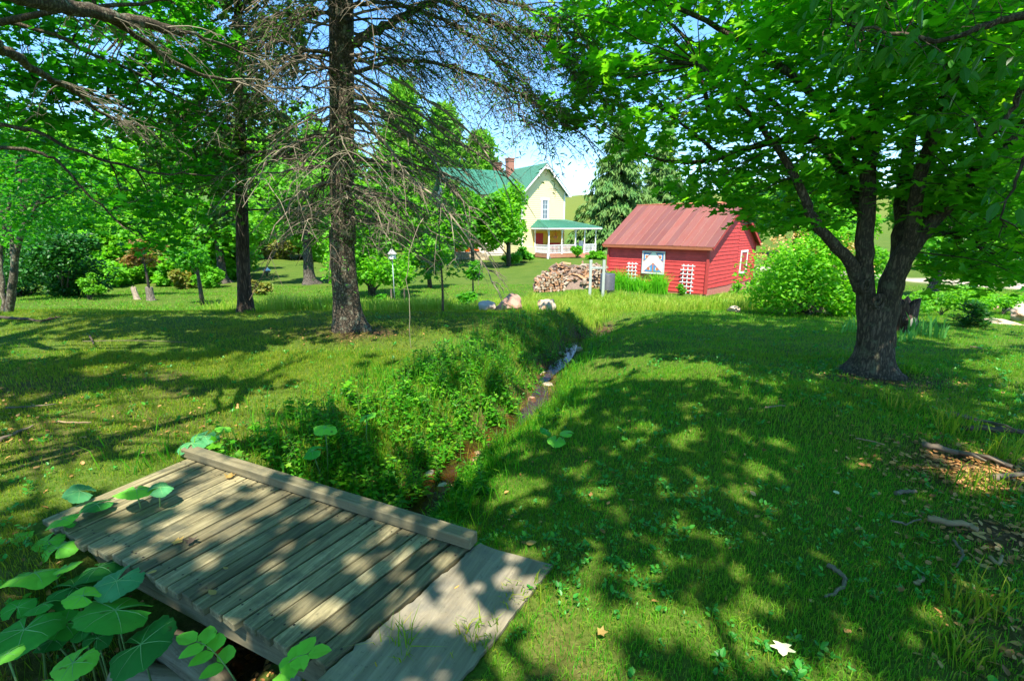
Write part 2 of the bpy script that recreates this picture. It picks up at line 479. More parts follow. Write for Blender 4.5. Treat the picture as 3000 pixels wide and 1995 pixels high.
c = mix(nd, l, attr("meadow"), c, cm.outputs[0])
cd = ramp(nd, [(0.3, (0.035, 0.018, 0.009)), (0.5, (0.09, 0.052, 0.024)), (0.7, (0.21, 0.14, 0.075))]); l.new(n2.outputs[0], cd.inputs[0])
c = mix(nd, l, attr("dirt"), c, cd.outputs[0])
cb = ramp(nd, [(0.35, (0.028, 0.02, 0.012)), (0.62, (0.11, 0.062, 0.028))]); l.new(n2.outputs[0], cb.inputs[0])
c = mix(nd, l, attr("bed"), c, cb.outputs[0])
cg = ramp(nd, [(0.3, (0.30, 0.24, 0.18)), (0.7, (0.52, 0.44, 0.35))]); l.new(n2.outputs[0], cg.inputs[0])
c = mix(nd, l, attr("gravel"), c, cg.outputs[0])
p = nd.new("ShaderNodeBsdfPrincipled"); l.new(c, p.inputs["Base Color"]); p.inputs["Roughness"].default_value = 0.95; p.inputs["Specular IOR Level"].default_value = 0.1
b = nd.new("ShaderNodeBump"); b.inputs["Strength"].default_value = 0.8; b.inputs["Distance"].default_value = 0.03
l.new(n2.outputs[0], b.inputs["Height"]); l.new(b.outputs[0], p.inputs["Normal"])
o_ = nd.new("ShaderNodeOutputMaterial"); l.new(p.outputs[0], o_.inputs[0])
M_ground = m
mb = MB(); mb.grid(V)
tag(mb.build("ground", M_ground, attrs={"dirt": dirt, "bed": bed, "meadow": mead, "gravel": drv}), kind="structure")

# water in the ditch
m, n, nd, l = mat_base("stream_water")
g = nd.new("ShaderNodeNewGeometry")
nz = noise_node(nd, l, 9, 3, g.outputs["Position"])
p = nd.new("ShaderNodeBsdfPrincipled")
p.inputs["Base Color"].default_value = (0.05, 0.03, 0.012, 1); p.inputs["Roughness"].default_value = 0.04
p.inputs["IOR"].default_value = 1.33; p.inputs["Specular IOR Level"].default_value = 0.8
b = nd.new("ShaderNodeBump"); b.inputs["Strength"].default_value = 0.35; b.inputs["Distance"].default_value = 0.02
l.new(nz.outputs[0], b.inputs["Height"]); l.new(b.outputs[0], p.inputs["Normal"])
tr = nd.new("ShaderNodeBsdfTransparent"); tr.inputs[0].default_value = (0.85, 0.62, 0.38, 1)
s = nd.new("ShaderNodeMixShader"); fz = nd.new("ShaderNodeFresnel"); fz.inputs[0].default_value = 1.33
l.new(b.outputs[0], fz.inputs["Normal"])
ad = nd.new("ShaderNodeMath"); ad.operation = 'ADD'; ad.inputs[1].default_value = 0.36; l.new(fz.outputs[0], ad.inputs[0]); ad.use_clamp = True
l.new(ad.outputs[0], s.inputs[0]); l.new(tr.outputs[0], s.inputs[1]); l.new(p.outputs[0], s.inputs[2])
o_ = nd.new("ShaderNodeOutputMaterial"); l.new(s.outputs[0], o_.inputs[0])
M_water = m
mb = MB()
ws = []
for i, q in enumerate(DLS):
    if q[1] > 11.5: break
    d = DLS[min(i + 1, len(DLS) - 1)] - DLS[max(i - 1, 0)]; d = d / np.linalg.norm(d)
    nrm = np.array([d[1], -d[0]])
    wd = (0.15 if q[1] < 5.5 else 0.095) + 0.03 * math.sin(i * 1.7)
    zz = min(h1(*q), h1(*(q + nrm * 0.06)), h1(*(q - nrm * 0.06))) + (0.06 if q[1] < 5.5 else 0.03)
    ws.append([(*(q - nrm * wd), zz), (*q, zz), (*(q + nrm * wd), zz)])
ws = np.array(ws)
for _ in range(3):
    ws[1:-1, :, 2] = (ws[:-2, :, 2] + ws[2:, :, 2] + 2 * ws[1:-1, :, 2]) / 4
mb.grid(ws)
tag(mb.build("water", M_water), kind="structure")

# ================================================================== GRASS
class BladeSet:
    def __init__(s): s.mb = MB()
    def put(s, P, h, wd, lean, seg=True, yaw=None, mi=0):
        N = len(P)
        if N == 0: return
        yaw = rng.uniform(0, 2 * math.pi, N) if yaw is None else yaw
        dx, dy = np.cos(yaw), np.sin(yaw)
        a2 = rng.uniform(0, 2 * math.pi, N) * 0.35 + yaw + math.pi / 2
        sx, sy = np.cos(a2), np.sin(a2)
        z = np.zeros(N)
        D = np.stack([dx, dy, z], -1); S_ = np.stack([sx, sy, z], -1)
        up = np.array([0, 0, 1.0])
        h = np.broadcast_to(h, (N,)); wd = np.broadcast_to(wd, (N,)); lean = np.broadcast_to(lean, (N,))
        tip = P + up * (h * (1 - 0.35 * lean))[:, None] + D * (h * lean)[:, None]
        b0 = P - S_ * (wd / 2)[:, None] - up * 0.01; b1 = P + S_ * (wd / 2)[:, None] - up * 0.01
        if seg:
            md = P + up * (h * 0.6)[:, None] + D * (h * lean * 0.32)[:, None]
            m0 = md - S_ * (wd * 0.42)[:, None]; m1 = md + S_ * (wd * 0.42)[:, None]
            Vv = np.stack([b0, b1, m1, m0, tip], 1).reshape(-1, 3)
            o = (np.arange(N) * 5)[:, None]
            base = s.mb.n
            s.mb.add_np(Vv, o + np.array([0, 1, 2, 3]), mi)
            T3 = o + np.array([3, 2, 4]) + base
            s.mb.fl.append(T3.ravel()); s.mb.fs.append(np.full(N, 3)); s.mb.fm.append(np.full(N, mi)); s.mb.sm.append(np.full(N, False))
        else:
            Vv = np.stack([b0, b1, tip], 1).reshape(-1, 3)
            s.mb.add_np(Vv, (np.arange(N) * 3)[:, None] + np.array([0, 1, 2]), mi)
def field_pts(y0, y1, dens, slope=1.22, pad=0.7):
    A = (slope * (y0 + y1) + 2 * pad) * (y1 - y0)
    N = int(A * dens)
    y = y0 + (y1 - y0) * rng.random(int(N * 2.2)); x = (rng.random(len(y)) * 2 - 1) * (slope * y1 + pad)
    k = np.abs(x) < slope * y + pad
    x, y = x[k][:N], y[k][:N]
    return x, y
BR_B = np.array([-0.19, 2.17]); BR_A = np.array([-2.27, 3.15])
BR_L = float(np.linalg.norm(BR_A - BR_B))
E1 = (BR_A - BR_B) / BR_L
E2 = np.array([-E1[1] * 1.0, E1[0] * 1.0])
if E2[1] > 0: E2 = -E2
SHED_N = np.array([8.36, 20.6]); SH_A = np.array([-0.73, 0.683]); SH_A /= np.linalg.norm(SH_A); SH_B = np.array([-SH_A[1], SH_A[0]]) * -1.0
SH_LA, SH_LB = 4.9, 6.0
def bridge_uv(x, y):
    dx, dy = x - BR_B[0], y - BR_B[1]
    return dx * E1[0] + dy * E1[1], dx * E2[0] + dy * E2[1]
def free(x, y):
    u, v = bridge_uv(x, y)
    k = ~((u > -0.38) & (u < BR_L + 0.03) & (v > -0.06) & (v < 0.93))
    for cx, cy_, r in ((-2.56, 7.29, 0.24), (4.07, 5.14, 0.34), (-5.28, 9.34, 0.16)):
        k &= np.hypot(x - cx, y - cy_) > r
    dx, dy = x - SHED_N[0], y - SHED_N[1]
    a = dx * SH_A[0] + dy * SH_A[1]; b_ = dx * SH_B[0] + dy * SH_B[1]
    k &= ~((a > -0.1) & (a < SH_LA + 0.1) & (b_ > -0.1) & (b_ < SH_LB + 0.1))
    return k
M_grass = leaf_mat("grass_blades", [(0.028, 0.095, 0.006), (0.048, 0.14, 0.01), (0.075, 0.17, 0.012), (0.11, 0.185, 0.015), (0.15, 0.19, 0.02), (0.27, 0.18, 0.06)], 0.3, 0.5, patch=(0.9, (0.15, 0.14, 0.02), 0.6), spec=0.2)
M_grass_r = leaf_mat("lush_grass_blades", [(0.018, 0.10, 0.008), (0.03, 0.15, 0.012), (0.05, 0.20, 0.015), (0.075, 0.225, 0.018), (0.12, 0.23, 0.022), (0.22, 0.17, 0.06)], 0.32, 0.5, patch=(1.3, (0.11, 0.15, 0.02), 0.45), spec=0.2)
M_meadow = leaf_mat("meadow_blades", [(0.06, 0.16, 0.012), (0.10, 0.21, 0.018), (0.15, 0.245, 0.025), (0.2, 0.25, 0.05), (0.27, 0.235, 0.11)], 0.35, 0.5, patch=(0.5, (0.24, 0.25, 0.07), 0.5))
GB = BladeSet()
for (y0, y1, dens, hh, ww) in ((0.6, 3.2, 8200, 0.036, 0.003), (3.2, 6.0, 4300, 0.042, 0.0044), (6.0, 10.0, 1800, 0.05, 0.0075), (10.0, 14.0, 620, 0.065, 0.014), (14.0, 26.0, 170, 0.075, 0.026)):
    x, y = field_pts(y0, y1, dens)
    k = free(x, y)
    x, y = x[k], y[k]
    s, _ = ditch_sd(x, y)
    d = dirt_field(x, y)
    thin = 0.5 + 0.5 * vnoise(x / 0.55 + 31, y / 0.55 + 17) + 0.35 * vnoise(x / 2.1 + 5, y / 1.4)
    keep = rng.random(len(x)) < np.clip(1.12 - 1.05 * d - 0.65 * np.clip(0.42 - thin, 0, 1) * 2 * (x < 0.2) - 0.35 * np.clip(0.4 - thin, 0, 1) * 2 * (x >= 0.2), 0.04, 1)
    keep &= np.abs(s) > np.where(y < 5.5, 0.08, 0.02)
    keep &= drive_field(x, y) < 0.3
    x, y, s, thin = x[keep], y[keep], s[keep], thin[keep]
    P = np.stack([x, y, H(x, y)], -1)
    h = hh * rng.uniform(0.45, 1.25, len(x)) * (0.75 + 0.6 * np.clip(thin, 0, 1.3))
    edge = np.where(s < 0, sstep(1.1, 0.2, -s), sstep(0.7, 0.12, s)) * np.interp(y, [0, 5.2, 7.5, 11, 12], [1, 1, 0.35, 0.25, 0])
    h = h * (1 + 4.2 * edge * rng.random(len(x)))
    wv_ = ww * rng.uniform(0.7, 1.3, len(x)); lv_ = rng.uniform(0.15, 1.0, len(x))
    lf = (s + 0.5 * vnoise(x / 1.2, y / 1.2) < 0) & (y < 12)
    for q_, mi_ in ((~lf, 0), (lf, 1)): GB.put(P[q_], h[q_], wv_[q_], lv_[q_], seg=y1 < 7, mi=mi_)
tag(GB.mb.build("grass", [M_grass_r, M_grass]), kind="stuff")
# tall meadow grass in the low ground
MG = BladeSet()
for (y0, y1, dens, ww) in ((10.0, 13.5, 950, 0.013), (13.5, 20, 560, 0.02)):
    x, y = field_pts(y0, y1, dens, 0.85, 1.5)
    k = free(x, y) & (rng.random(len(x)) < meadow_field(x, y))
    x, y = x[k], y[k]
    k = np.hypot((x + 0.1) / 1.4, (y - 11.0) / 0.7) > 1; x, y = x[k], y[k]
    P = np.stack([x, y, H(x, y)], -1)
    hv = 0.26 + 0.13 * vnoise(x / 1.1, y / 1.1) + 0.12 * vnoise(x / 0.4, y / 0.4)
    MG.put(P, np.clip(hv, 0.1, 0.6) * rng.uniform(0.6, 1.4, len(x)), ww * rng.uniform(0.6, 1.3, len(x)), rng.uniform(0.05, 0.6, len(x)), seg=True)
tag(MG.mb.build("meadow_grass", M_meadow), kind="stuff")

# ------------------------------------------------------------------ leaf templates
def half_pair(half, fold=0.12):
    """leaf outline mirrored about its midrib, both halves lifted"""
    R_ = [(x, y, abs(x) * fold) for x, y in half]
    nmid = [i for i, (x, y) in enumerate(half) if abs(x) < 1e-6]
    V = list(R_); mp = {}
    for i, (x, y, z) in enumerate(R_):
        if i in nmid: mp[i] = i
        else: mp[i] = len(V); V.append((-x, y, z))
    f = list(range(len(half)))
    return np.array(V), [f, [mp[i] for i in f[::-1]]]
MAPLE = half_pair([(0, 0), (0.20, -0.06), (0.46, 0.02), (0.30, 0.22), (0.62, 0.50), (0.57, 0.60), (0.24, 0.56), (0.20, 0.78), (0, 1.02)], 0.18)
MAPLE_S = half_pair([(0, 0), (0.42, -0.02), (0.28, 0.24), (0.60, 0.56), (0.22, 0.60), (0, 1.0)], 0.18)
OVATE = half_pair([(0, 0), (0.26, 0.22), (0.30, 0.5), (0.16, 0.82), (0, 1.0)], 0.25)
OVATE_S = half_pair([(0, 0), (0.30, 0.4), (0, 1.0)], 0.25)
LANCE = half_pair([(0, 0), (0.12, 0.3), (0.10, 0.65), (0, 1.0)], 0.3)
CLUMP = (np.array([(0, 0, 0), (0.45, 0.25, 0.1), (0.2, 0.6, 0.0), (0.5, 0.85, -0.1), (0, 1.0, 0), (-0.4, 0.75, -0.08), (-0.18, 0.5, 0.02), (-0.5, 0.2, 0.1)]), [[0, 1, 2, 3, 4], [0, 4, 5, 6, 7]])
def leaves(mb, P, size, tmpl, yaw=None, droop=(-0.75, 0.1), roll=0.5, mi=0):
    N = len(P)
    yaw = rng.uniform(0, 2 * math.pi, N) if yaw is None else yaw
    Rm = rots(yaw, rng.uniform(droop[0], droop[1], N), rng.normal(0, roll, N))
    mb.scatter(tmpl[0], tmpl[1], np.asarray(P), Rm, np.broadcast_to(size, (N,)) * rng.uniform(0.65, 1.25, N), mi)

# small weeds in the lawn (plantain, clover)
M_weed = leaf_mat("weed_leaves", [(0.014, 0.09, 0.018), (0.022, 0.13, 0.03), (0.035, 0.17, 0.04), (0.07, 0.2, 0.03)], 0.3, 0.4)
WB = MB()
for (y0, y1, dens, ls) in ((0.8, 3.0, 230, 0.022), (3.0, 6.0, 60, 0.026), (6.0, 9.0, 8, 0.034)):
    x, y = field_pts(y0, y1, dens, 1.15, 0.5)
    k = free(x, y) & (dirt_field(x, y) < 0.6)
    s, _ = ditch_sd(x, y)
    k &= (np.abs(s) > 0.3) & (rng.random(len(x)) < np.where(x > 0.2, 1.0, 0.45) * np.clip(0.6 + vnoise(x / 0.5, y / 0.5 + 40), 0.1, 1))
    x, y = x[k], y[k]
    nl = 6
    xx = np.repeat(x, nl); yy = np.repeat(y, nl)
    yaw = np.tile(np.arange(nl) * 2 * math.pi / nl, len(x)) + rng.normal(0, 0.5, len(xx))
    xx = xx + 0.012 * rng.normal(size=len(xx)); yy = yy + 0.012 * rng.normal(size=len(xx))
    P = np.stack([xx, yy, H(xx, yy) + 0.012 + rng.uniform(0, 0.03, len(xx))], -1)
    leaves(WB, P, ls * np.repeat(rng.uniform(0.5, 1.5, len(x)), nl), OVATE, yaw, (0.15, 0.85), 0.3)
tag(WB.build("lawn_weeds", M_weed), kind="stuff")

# weeds on the ditch banks, mostly the left one
M_bank = leaf_mat("bank_weed_leaves", [(0.015, 0.085, 0.01), (0.03, 0.14, 0.012), (0.05, 0.19, 0.014), (0.08, 0.24, 0.018), (0.16, 0.27, 0.03)], 0.45, 0.45)
M_stem = paint_mat("green_stems", (0.08, 0.16, 0.03), 0.2)
DB = MB()
DG = BladeSet()
def weed_stem(x, y, hh, ls, nl, tm):
    z0 = h1(x, y)
    la = random.uniform(0, 6.28); le = random.uniform(0.05, 0.4) * hh
    t = np.linspace(0, 1, nl)
    P = np.stack([x + math.cos(la) * le * t ** 1.5, y + math.sin(la) * le * t ** 1.5, z0 + hh * (0.25 + 0.75 * t)], -1)
    yaw = np.arange(nl) * 2.4 + random.uniform(0, 6)
    leaves(DB, P, ls * (1.15 - 0.5 * t), tm, yaw, (-0.5, 0.35), 0.3)
    DB.tube(np.array([(x, y, z0 - 0.02), P[nl // 2], P[-1]]), [0.003, 0.0025, 0.0012], 3, 1, cap=False)
cnt = 0
while cnt < 1050:
    Y = random.uniform(2.6, 10.5); s_ = -abs(random.gauss(0.5, 0.4)) if random.random() < 0.86 else random.uniform(0.22, 0.6)
    i = int(np.argmin(np.abs(DLS[:, 1] - Y)))
    q = DLS[i]; d = DLS[min(i + 1, len(DLS) - 1)] - DLS[max(i - 1, 0)]; d = d / np.linalg.norm(d)
    x, y = q[0] + d[1] * s_, Y - d[0] * s_
    if Y > 5.4 and random.random() < 0.85: continue
    if s_ < -1.25 or not free(np.array([x]), np.array([y]))[0]: continue
    u, v = bridge_uv(x, y)
    near = Y < 5.8
    if vnoise(np.array([x / 0.35 + 3]), np.array([y / 0.35]))[0] < -0.35: continue
    r = random.random()
    hh = random.uniform(0.08, 0.34) * (1.0 if s_ < 0 else 0.5) * (0.7 if -s_ > 1.0 else 1) * (1.0 if Y < 6 else 0.62)
    tm, ls = ((OVATE, random.uniform(0.03, 0.06)) if r < 0.6 else (LANCE, random.uniform(0.06, 0.11)))
    if r > 0.93: tm, ls = MAPLE_S, random.uniform(0.05, 0.08)
    weed_stem(x, y, hh, ls, random.randint(7, 13), tm)
    cnt += 1
# arching long blades on the banks
N = 21000
Y = rng.uniform(2.4, 11.0, N)
q = np.stack([np.interp(Y, DLS[:, 1], DLS[:, 0]), Y], -1)
s_ = np.where(rng.random(N) < 0.72, -np.abs(rng.normal(0.5, 0.4, N)) - 0.15, 0.2 + np.abs(rng.normal(0, 0.3, N)))
x = q[:, 0] + s_ * 0.9; y = q[:, 1] - s_ * 0.35
k = free(x, y) & (rng.random(N) < np.interp(y, [2, 5.2, 7, 11], [1, 1, 0.3, 0.15])); x, y = x[k], y[k]
cl = 0.5 + 0.5 * vnoise(x / 0.25, y / 0.25)
k = rng.random(len(x)) < cl + 0.15; x, y = x[k], y[k]
DG.mb = DB
DG.put(np.stack([x, y, H(x, y)], -1), rng.uniform(0.06, 0.27, len(x)), rng.uniform(0.004, 0.009, len(x)), rng.uniform(0.1, 1.0, len(x)), True, mi=0)
tag(DB.build("bank_undergrowth", [M_bank, M_stem]), kind="stuff")
# ================================================================== FOOTBRIDGE
def wood_mat(name, cols, stretch=(38, 2.2, 38), island=0.3, blotch=(0.05, 0.055, 0.04), bstr=0.55, bump=0.35):
    m, n, nd, l = mat_base(name)
    tc = nd.new("ShaderNodeTexCoord"); mp = nd.new("ShaderNodeMapping"); l.new(tc.outputs["Object"], mp.inputs[0]); mp.inputs["Scale"].default_value = stretch
    g = nd.new("ShaderNodeNewGeometry")
    off = nd.new("ShaderNodeVectorMath"); off.operation = 'MULTIPLY_ADD'
    l.new(g.outputs["Random Per Island"], off.inputs[0]); off.inputs[1].default_value = (37, 11, 23); l.new(mp.outputs[0], off.inputs[2])
    nz = noise_node(nd, l, 1.0, 7, off.outputs[0], 0.7); nz.inputs["Distortion"].default_value = 0.6
    r = ramp(nd, [(0.25, cols[0]), (0.5, cols[1]), (0.72, cols[2])]); l.new(nz.outputs[0], r.inputs[0])
    ri = ramp(nd, [(0, (1 - island,) * 3), (1, (1 + island,) * 3)])
    wn = nd.new("ShaderNodeTexWhiteNoise"); wn.noise_dimensions = '1D'; l.new(g.outputs["Random Per Island"], wn.inputs["W"])
    l.new(wn.outputs[0], ri.inputs[0])
    c = mix(nd, l, 1.0, r.outputs[0], ri.outputs[0], 'MULTIPLY')
    n2 = noise_node(nd, l, 5.5, 5, tc.outputs["Object"], 0.7)
    r2 = ramp(nd, [(0.50, (0, 0, 0)), (0.68, (bstr,) * 3)]); l.new(n2.outputs[0], r2.inputs[0])
    c = mix(nd, l, r2.outputs[0], c, blotch)
    n3 = noise_node(nd, l, 55, 3, tc.outputs["Object"], 0.6)
    r3 = ramp(nd, [(0.62, (0, 0, 0)), (0.72, (0.4,) * 3)]); l.new(n3.outputs[0], r3.inputs[0])
    c = mix(nd, l, r3.outputs[0], c, (0.04, 0.04, 0.03))
    p = nd.new("ShaderNodeBsdfPrincipled"); l.new(c, p.inputs["Base Color"]); p.inputs["Roughness"].default_value = 0.82; p.inputs["Specular IOR Level"].default_value = 0.25
    b = nd.new("ShaderNodeBump"); b.inputs["Strength"].default_value = bump; b.inputs["Distance"].default_value = 0.006
    l.new(nz.outputs[0], b.inputs["Height"]); l.new(b.outputs[0], p.inputs["Normal"])
    o = nd.new("ShaderNodeOutputMaterial"); l.new(p.outputs[0], o.inputs[0])
    return m
M_deck = wood_mat("weathered_deck_wood", [(0.055, 0.047, 0.024), (0.175, 0.15, 0.08), (0.34, 0.295, 0.17)], island=0.42, bstr=0.7, bump=0.6)
M_beam = wood_mat("weathered_beam_wood", [(0.095, 0.08, 0.042), (0.175, 0.15, 0.085), (0.26, 0.225, 0.135)], (2.2, 38, 38), 0.05)
M_nail = paint_mat("rusty_nails", (0.03, 0.022, 0.018), 0.2, 0.7)
rzb = math.atan2(E1[1], E1[0])
flip = 1.0
ybase = np.array([-math.sin(rzb), math.cos(rzb)])
if ybase @ E2 < 0: flip = -1.0
br = empty("footbridge", (BR_B[0], BR_B[1], 0.0), "weathered grey wooden plank footbridge with one curb beam crossing the ditch", "bridge", None, rzb)
mb = MB()
NP = 22; pit = BR_L / NP; DW = 0.885
for i in range(NP):
    xx = (i + 0.5) * pit; ln_ = DW + rng.uniform(-0.01, 0.01)
    sk = 0.15 * (1 - (i + 0.5) / NP)
    yw = rng.normal(0, 0.003) - flip * math.atan(sk / 0.875)
    cz = -0.019 + rng.uniform(-0.003, 0.003)
    mb.bbox((xx + sk / 2, flip * (ln_ / 2 - 0.01 + rng.uniform(-.006, .006)), cz), (pit - 0.016 + rng.uniform(-0.003, 0.002), ln_, 0.038), 0.004, rotz(yw))
    for yy in (0.12, 0.79):
        for dx in (-0.028, 0.03):
            a = np.arange(6) * math.pi / 3
            c0 = np.array([xx + sk * yy / 0.875 + dx + rng.uniform(-.006, .006), flip * (yy + rng.uniform(-.015, .015)), cz + 0.0202])
            mb.add(np.stack([c0[0] + 0.0055 * np.cos(a), c0[1] + 0.0055 * np.sin(a), np.full(6, c0[2])], -1), [range(6)], 1)
mb.build("deck", [M_deck, M_nail], br, world=False)
mb = MB()
mb.bbox((BR_L / 2 + 0.02, flip * 0.032, 0.036), (BR_L + 0.06, 0.082, 0.066), 0.007)
mb.build("curb_beam", M_beam, br, world=False)
for yy in (0.81, 0.12):
    mb = MB(); mb.bbox((BR_L / 2 + 0.05, flip * yy, -0.115), (BR_L - 0.25, 0.04, 0.14), 0.004); mb.build("stringer", M_beam, br, world=False)
for xx, yy in ((BR_L * 0.88, 0.90), (BR_L * 0.2, 0.76)):
    mb = MB(); mb.bbox((xx, flip * yy, -0.26), (0.085, 0.04, 0.46), 0.004); mb.build("post", wood_mat("post_wood", [(0.12, 0.12, 0.09), (0.25, 0.24, 0.18), (0.36, 0.34, 0.27)], (38, 38, 2.2), 0.05), br, world=False)
# plywood sheet at the right end
M_ply = wood_mat("weathered_plywood", [(0.12, 0.10, 0.068), (0.2, 0.172, 0.12), (0.3, 0.26, 0.18)], (26, 2.0, 26), 0.02, (0.11, 0.11, 0.1), 0.5, 0.25)
nx, ny = 10, 44
G = np.empty((2, nx, ny, 3))
for i in range(nx):
    for j in range(ny):
        u = i / (nx - 1); v = j / (ny - 1)
        ex = 0.006 * math.sin(j * 0.6) * (i == 0) + (0.005 * rng.uniform(-1, 1) + (0.018 if rng.random() < 0.1 else 0)) * (i == 0) + 0.004 * rng.uniform(-1, 1) * (i == nx - 1)
        lu = -0.012 - u * (0.41 + 0.02 * v)
        vv = -0.02 + v * 1.08
        qx, qy = BR_B + E1 * (lu + ex + 0.15 * vv / 0.875) + E2 * vv
        gz = h1(qx, qy)
        zt = (1 - u) * (-0.012) + u * max(gz + 0.022, -0.05)
        zt = max(zt, gz + 0.02)
        G[0, i, j] = (qx, qy, zt); G[1, i, j] = (qx, qy, zt - 0.016)
mb = MB(); mb.grid(G[0], 0, False)
mb.grid(G[1][:, ::-1], 0, False)
for a, b_ in ((G[0][0], G[1][0]), (G[1][-1], G[0][-1]), (G[1][:, 0], G[0][:, 0]), (G[0][:, -1], G[1][:, -1])):
    mb.grid(np.stack([a, b_]), 0, False)
pl = empty("plywood_sheet", (BR_B[0] - E1[0] * .25 + E2[0] * .5, BR_B[1] - E1[1] * .25 + E2[1] * .5, -0.03), "weathered plywood sheet lying as a ramp at the near end of the footbridge", "plywood", None, rzb)
o = mb.build("board", M_ply, pl)
# logs lying in the ditch beneath the bridge
M_log = wood_mat("bare_log_wood", [(0.12, 0.09, 0.055), (0.27, 0.21, 0.13), (0.4, 0.33, 0.23)], (30, 30, 2.4), 0.05, (0.06, 0.05, 0.035))
def log_between(name, a, b_, r, label, cat="log", mat=None, k=12, bend=0.03, seg=7, group=None):
    a = np.array(a, float); b_ = np.array(b_, float)
    L = np.linalg.norm(b_ - a); d = (b_ - a) / L
    # local frame: z along log
    q = Vector(d).to_track_quat('Z', 'Y')
    t = np.linspace(0, 1, seg)
    pts = np.stack([bend * np.sin(t * 3.1) * L, bend * 0.5 * np.sin(t * 5.3) * L, t * L], -1)
    mb = MB(); mb.tube(pts, r * (1 - 0.25 * t) * (1 + 0.06 * rng.uniform(-1, 1, seg)), k, 0, True, True, 0.05)
    o = mb.build(name, mat or M_log)
    o.location = tuple(a); o.rotation_mode = 'QUATERNION'; o.rotation_quaternion = q
    return tag(o, label, cat, group)
p0 = at_z(490, 1885, -0.42); p1 = at_z(700, 2080, -0.5)
log_between("log", p0, p1, 0.075, "pale bare log lying in the dark ditch under the footbridge")
p0 = at_z(330, 1975, -0.42); p1 = at_z(620, 2010, -0.55)
log_between("log", p0, p1, 0.06, "grey cracked log behind the large round leaves at the ditch bottom", bend=0.02)

# ------------------------------------------------------------------ big round-leaved plants by the bridge
NR = 46
def round_leaf_mesh(nr=NR, cup=0.16):
    V = [(0, 0, 0)]; Fc = []
    ang = np.linspace(-math.pi * 0.92, math.pi * 0.92, nr) + math.pi / 2
    for ring, (rr) in enumerate((0.30, 0.68, 1.0)):
        for i, a in enumerate(ang):
            t = abs(i / (nr - 1) * 2 - 1)
            base = 0.5 * (1 - 0.10 * math.cos(2 * (a - math.pi / 2)))
            jag = 1 + (0.022 * (1 if i % 2 else -1) + 0.03 * math.sin(i * 0.95) + 0.02 * math.sin(i * 1.7)) * (ring == 2)
            rad = base * rr * jag
            z = cup * (rr ** 2) * (0.5 + 0.3 * math.sin(3 * a)) - 0.18 * rr ** 3
            V.append((rad * math.cos(a), rad * math.sin(a), z))
    for i in range(nr - 1):
        Fc.append([0, 1 + i, 2 + i])
        for r_ in range(2):
            a = 1 + r_ * nr + i; b_ = 1 + (r_ + 1) * nr + i
            Fc.append([a, b_, b_ + 1, a + 1])
    return np.array(V), Fc, ang
RL_V, RL_F, RL_A = round_leaf_mesh()
def leafmat_big(name, c, vein):
    m, n, nd, l = mat_base(name)
    tc = nd.new("ShaderNodeTexCoord")
    nz = noise_node(nd, l, 6, 5, tc.outputs["Object"], 0.65)
    r = ramp(nd, [(0.3, tuple(x * 0.75 for x in c)), (0.7, tuple(x * 1.25 for x in c))]); l.new(nz.outputs[0], r.inputs[0])
    ns = noise_node(nd, l, 22, 3, tc.outputs["Object"], 0.6)
    rs_ = ramp(nd, [(0.66, (0, 0, 0)), (0.70, (0.9,) * 3)]); l.new(ns.outputs[0], rs_.inputs[0])
    lc_ = mix(nd, l, rs_.outputs[0], r.outputs[0], (0.06, 0.045, 0.015))
    p = nd.new("ShaderNodeBsdfPrincipled"); l.new(lc_, p.inputs["Base Color"]); p.inputs["Roughness"].default_value = 0.6; p.inputs["Specular IOR Level"].default_value = 0.2
    vz = nd.new("ShaderNodeTexVoronoi"); vz.feature = 'DISTANCE_TO_EDGE'; vz.inputs["Scale"].default_value = 12; l.new(tc.outputs["Object"], vz.inputs["Vector"])
    b = nd.new("ShaderNodeBump"); b.inputs["Strength"].default_value = 0.5; b.inputs["Distance"].default_value = 0.02; l.new(vz.outputs["Distance"], b.inputs["Height"]); l.new(b.outputs[0], p.inputs["Normal"])
    t = nd.new("ShaderNodeBsdfTranslucent"); t.inputs[0].default_value = (c[0] * 2.2, c[1] * 1.6, c[2], 1)
    s = nd.new("ShaderNodeMixShader"); s.inputs[0].default_value = 0.35; l.new(p.outputs[0], s.inputs[1]); l.new(t.outputs[0], s.inputs[2])
    o = nd.new("ShaderNodeOutputMaterial"); l.new(s.outputs[0], o.inputs[0])
    return m
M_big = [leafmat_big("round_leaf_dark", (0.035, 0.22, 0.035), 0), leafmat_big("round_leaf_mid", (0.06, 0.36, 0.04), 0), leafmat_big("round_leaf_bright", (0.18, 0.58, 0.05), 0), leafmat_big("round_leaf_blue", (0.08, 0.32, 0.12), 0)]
M_vein = paint_mat("leaf_veins", (0.2, 0.42, 0.14), 0.15, 0.5)
M_petiole = paint_mat("leaf_stalks", (0.13, 0.22, 0.06), 0.2, 0.5)
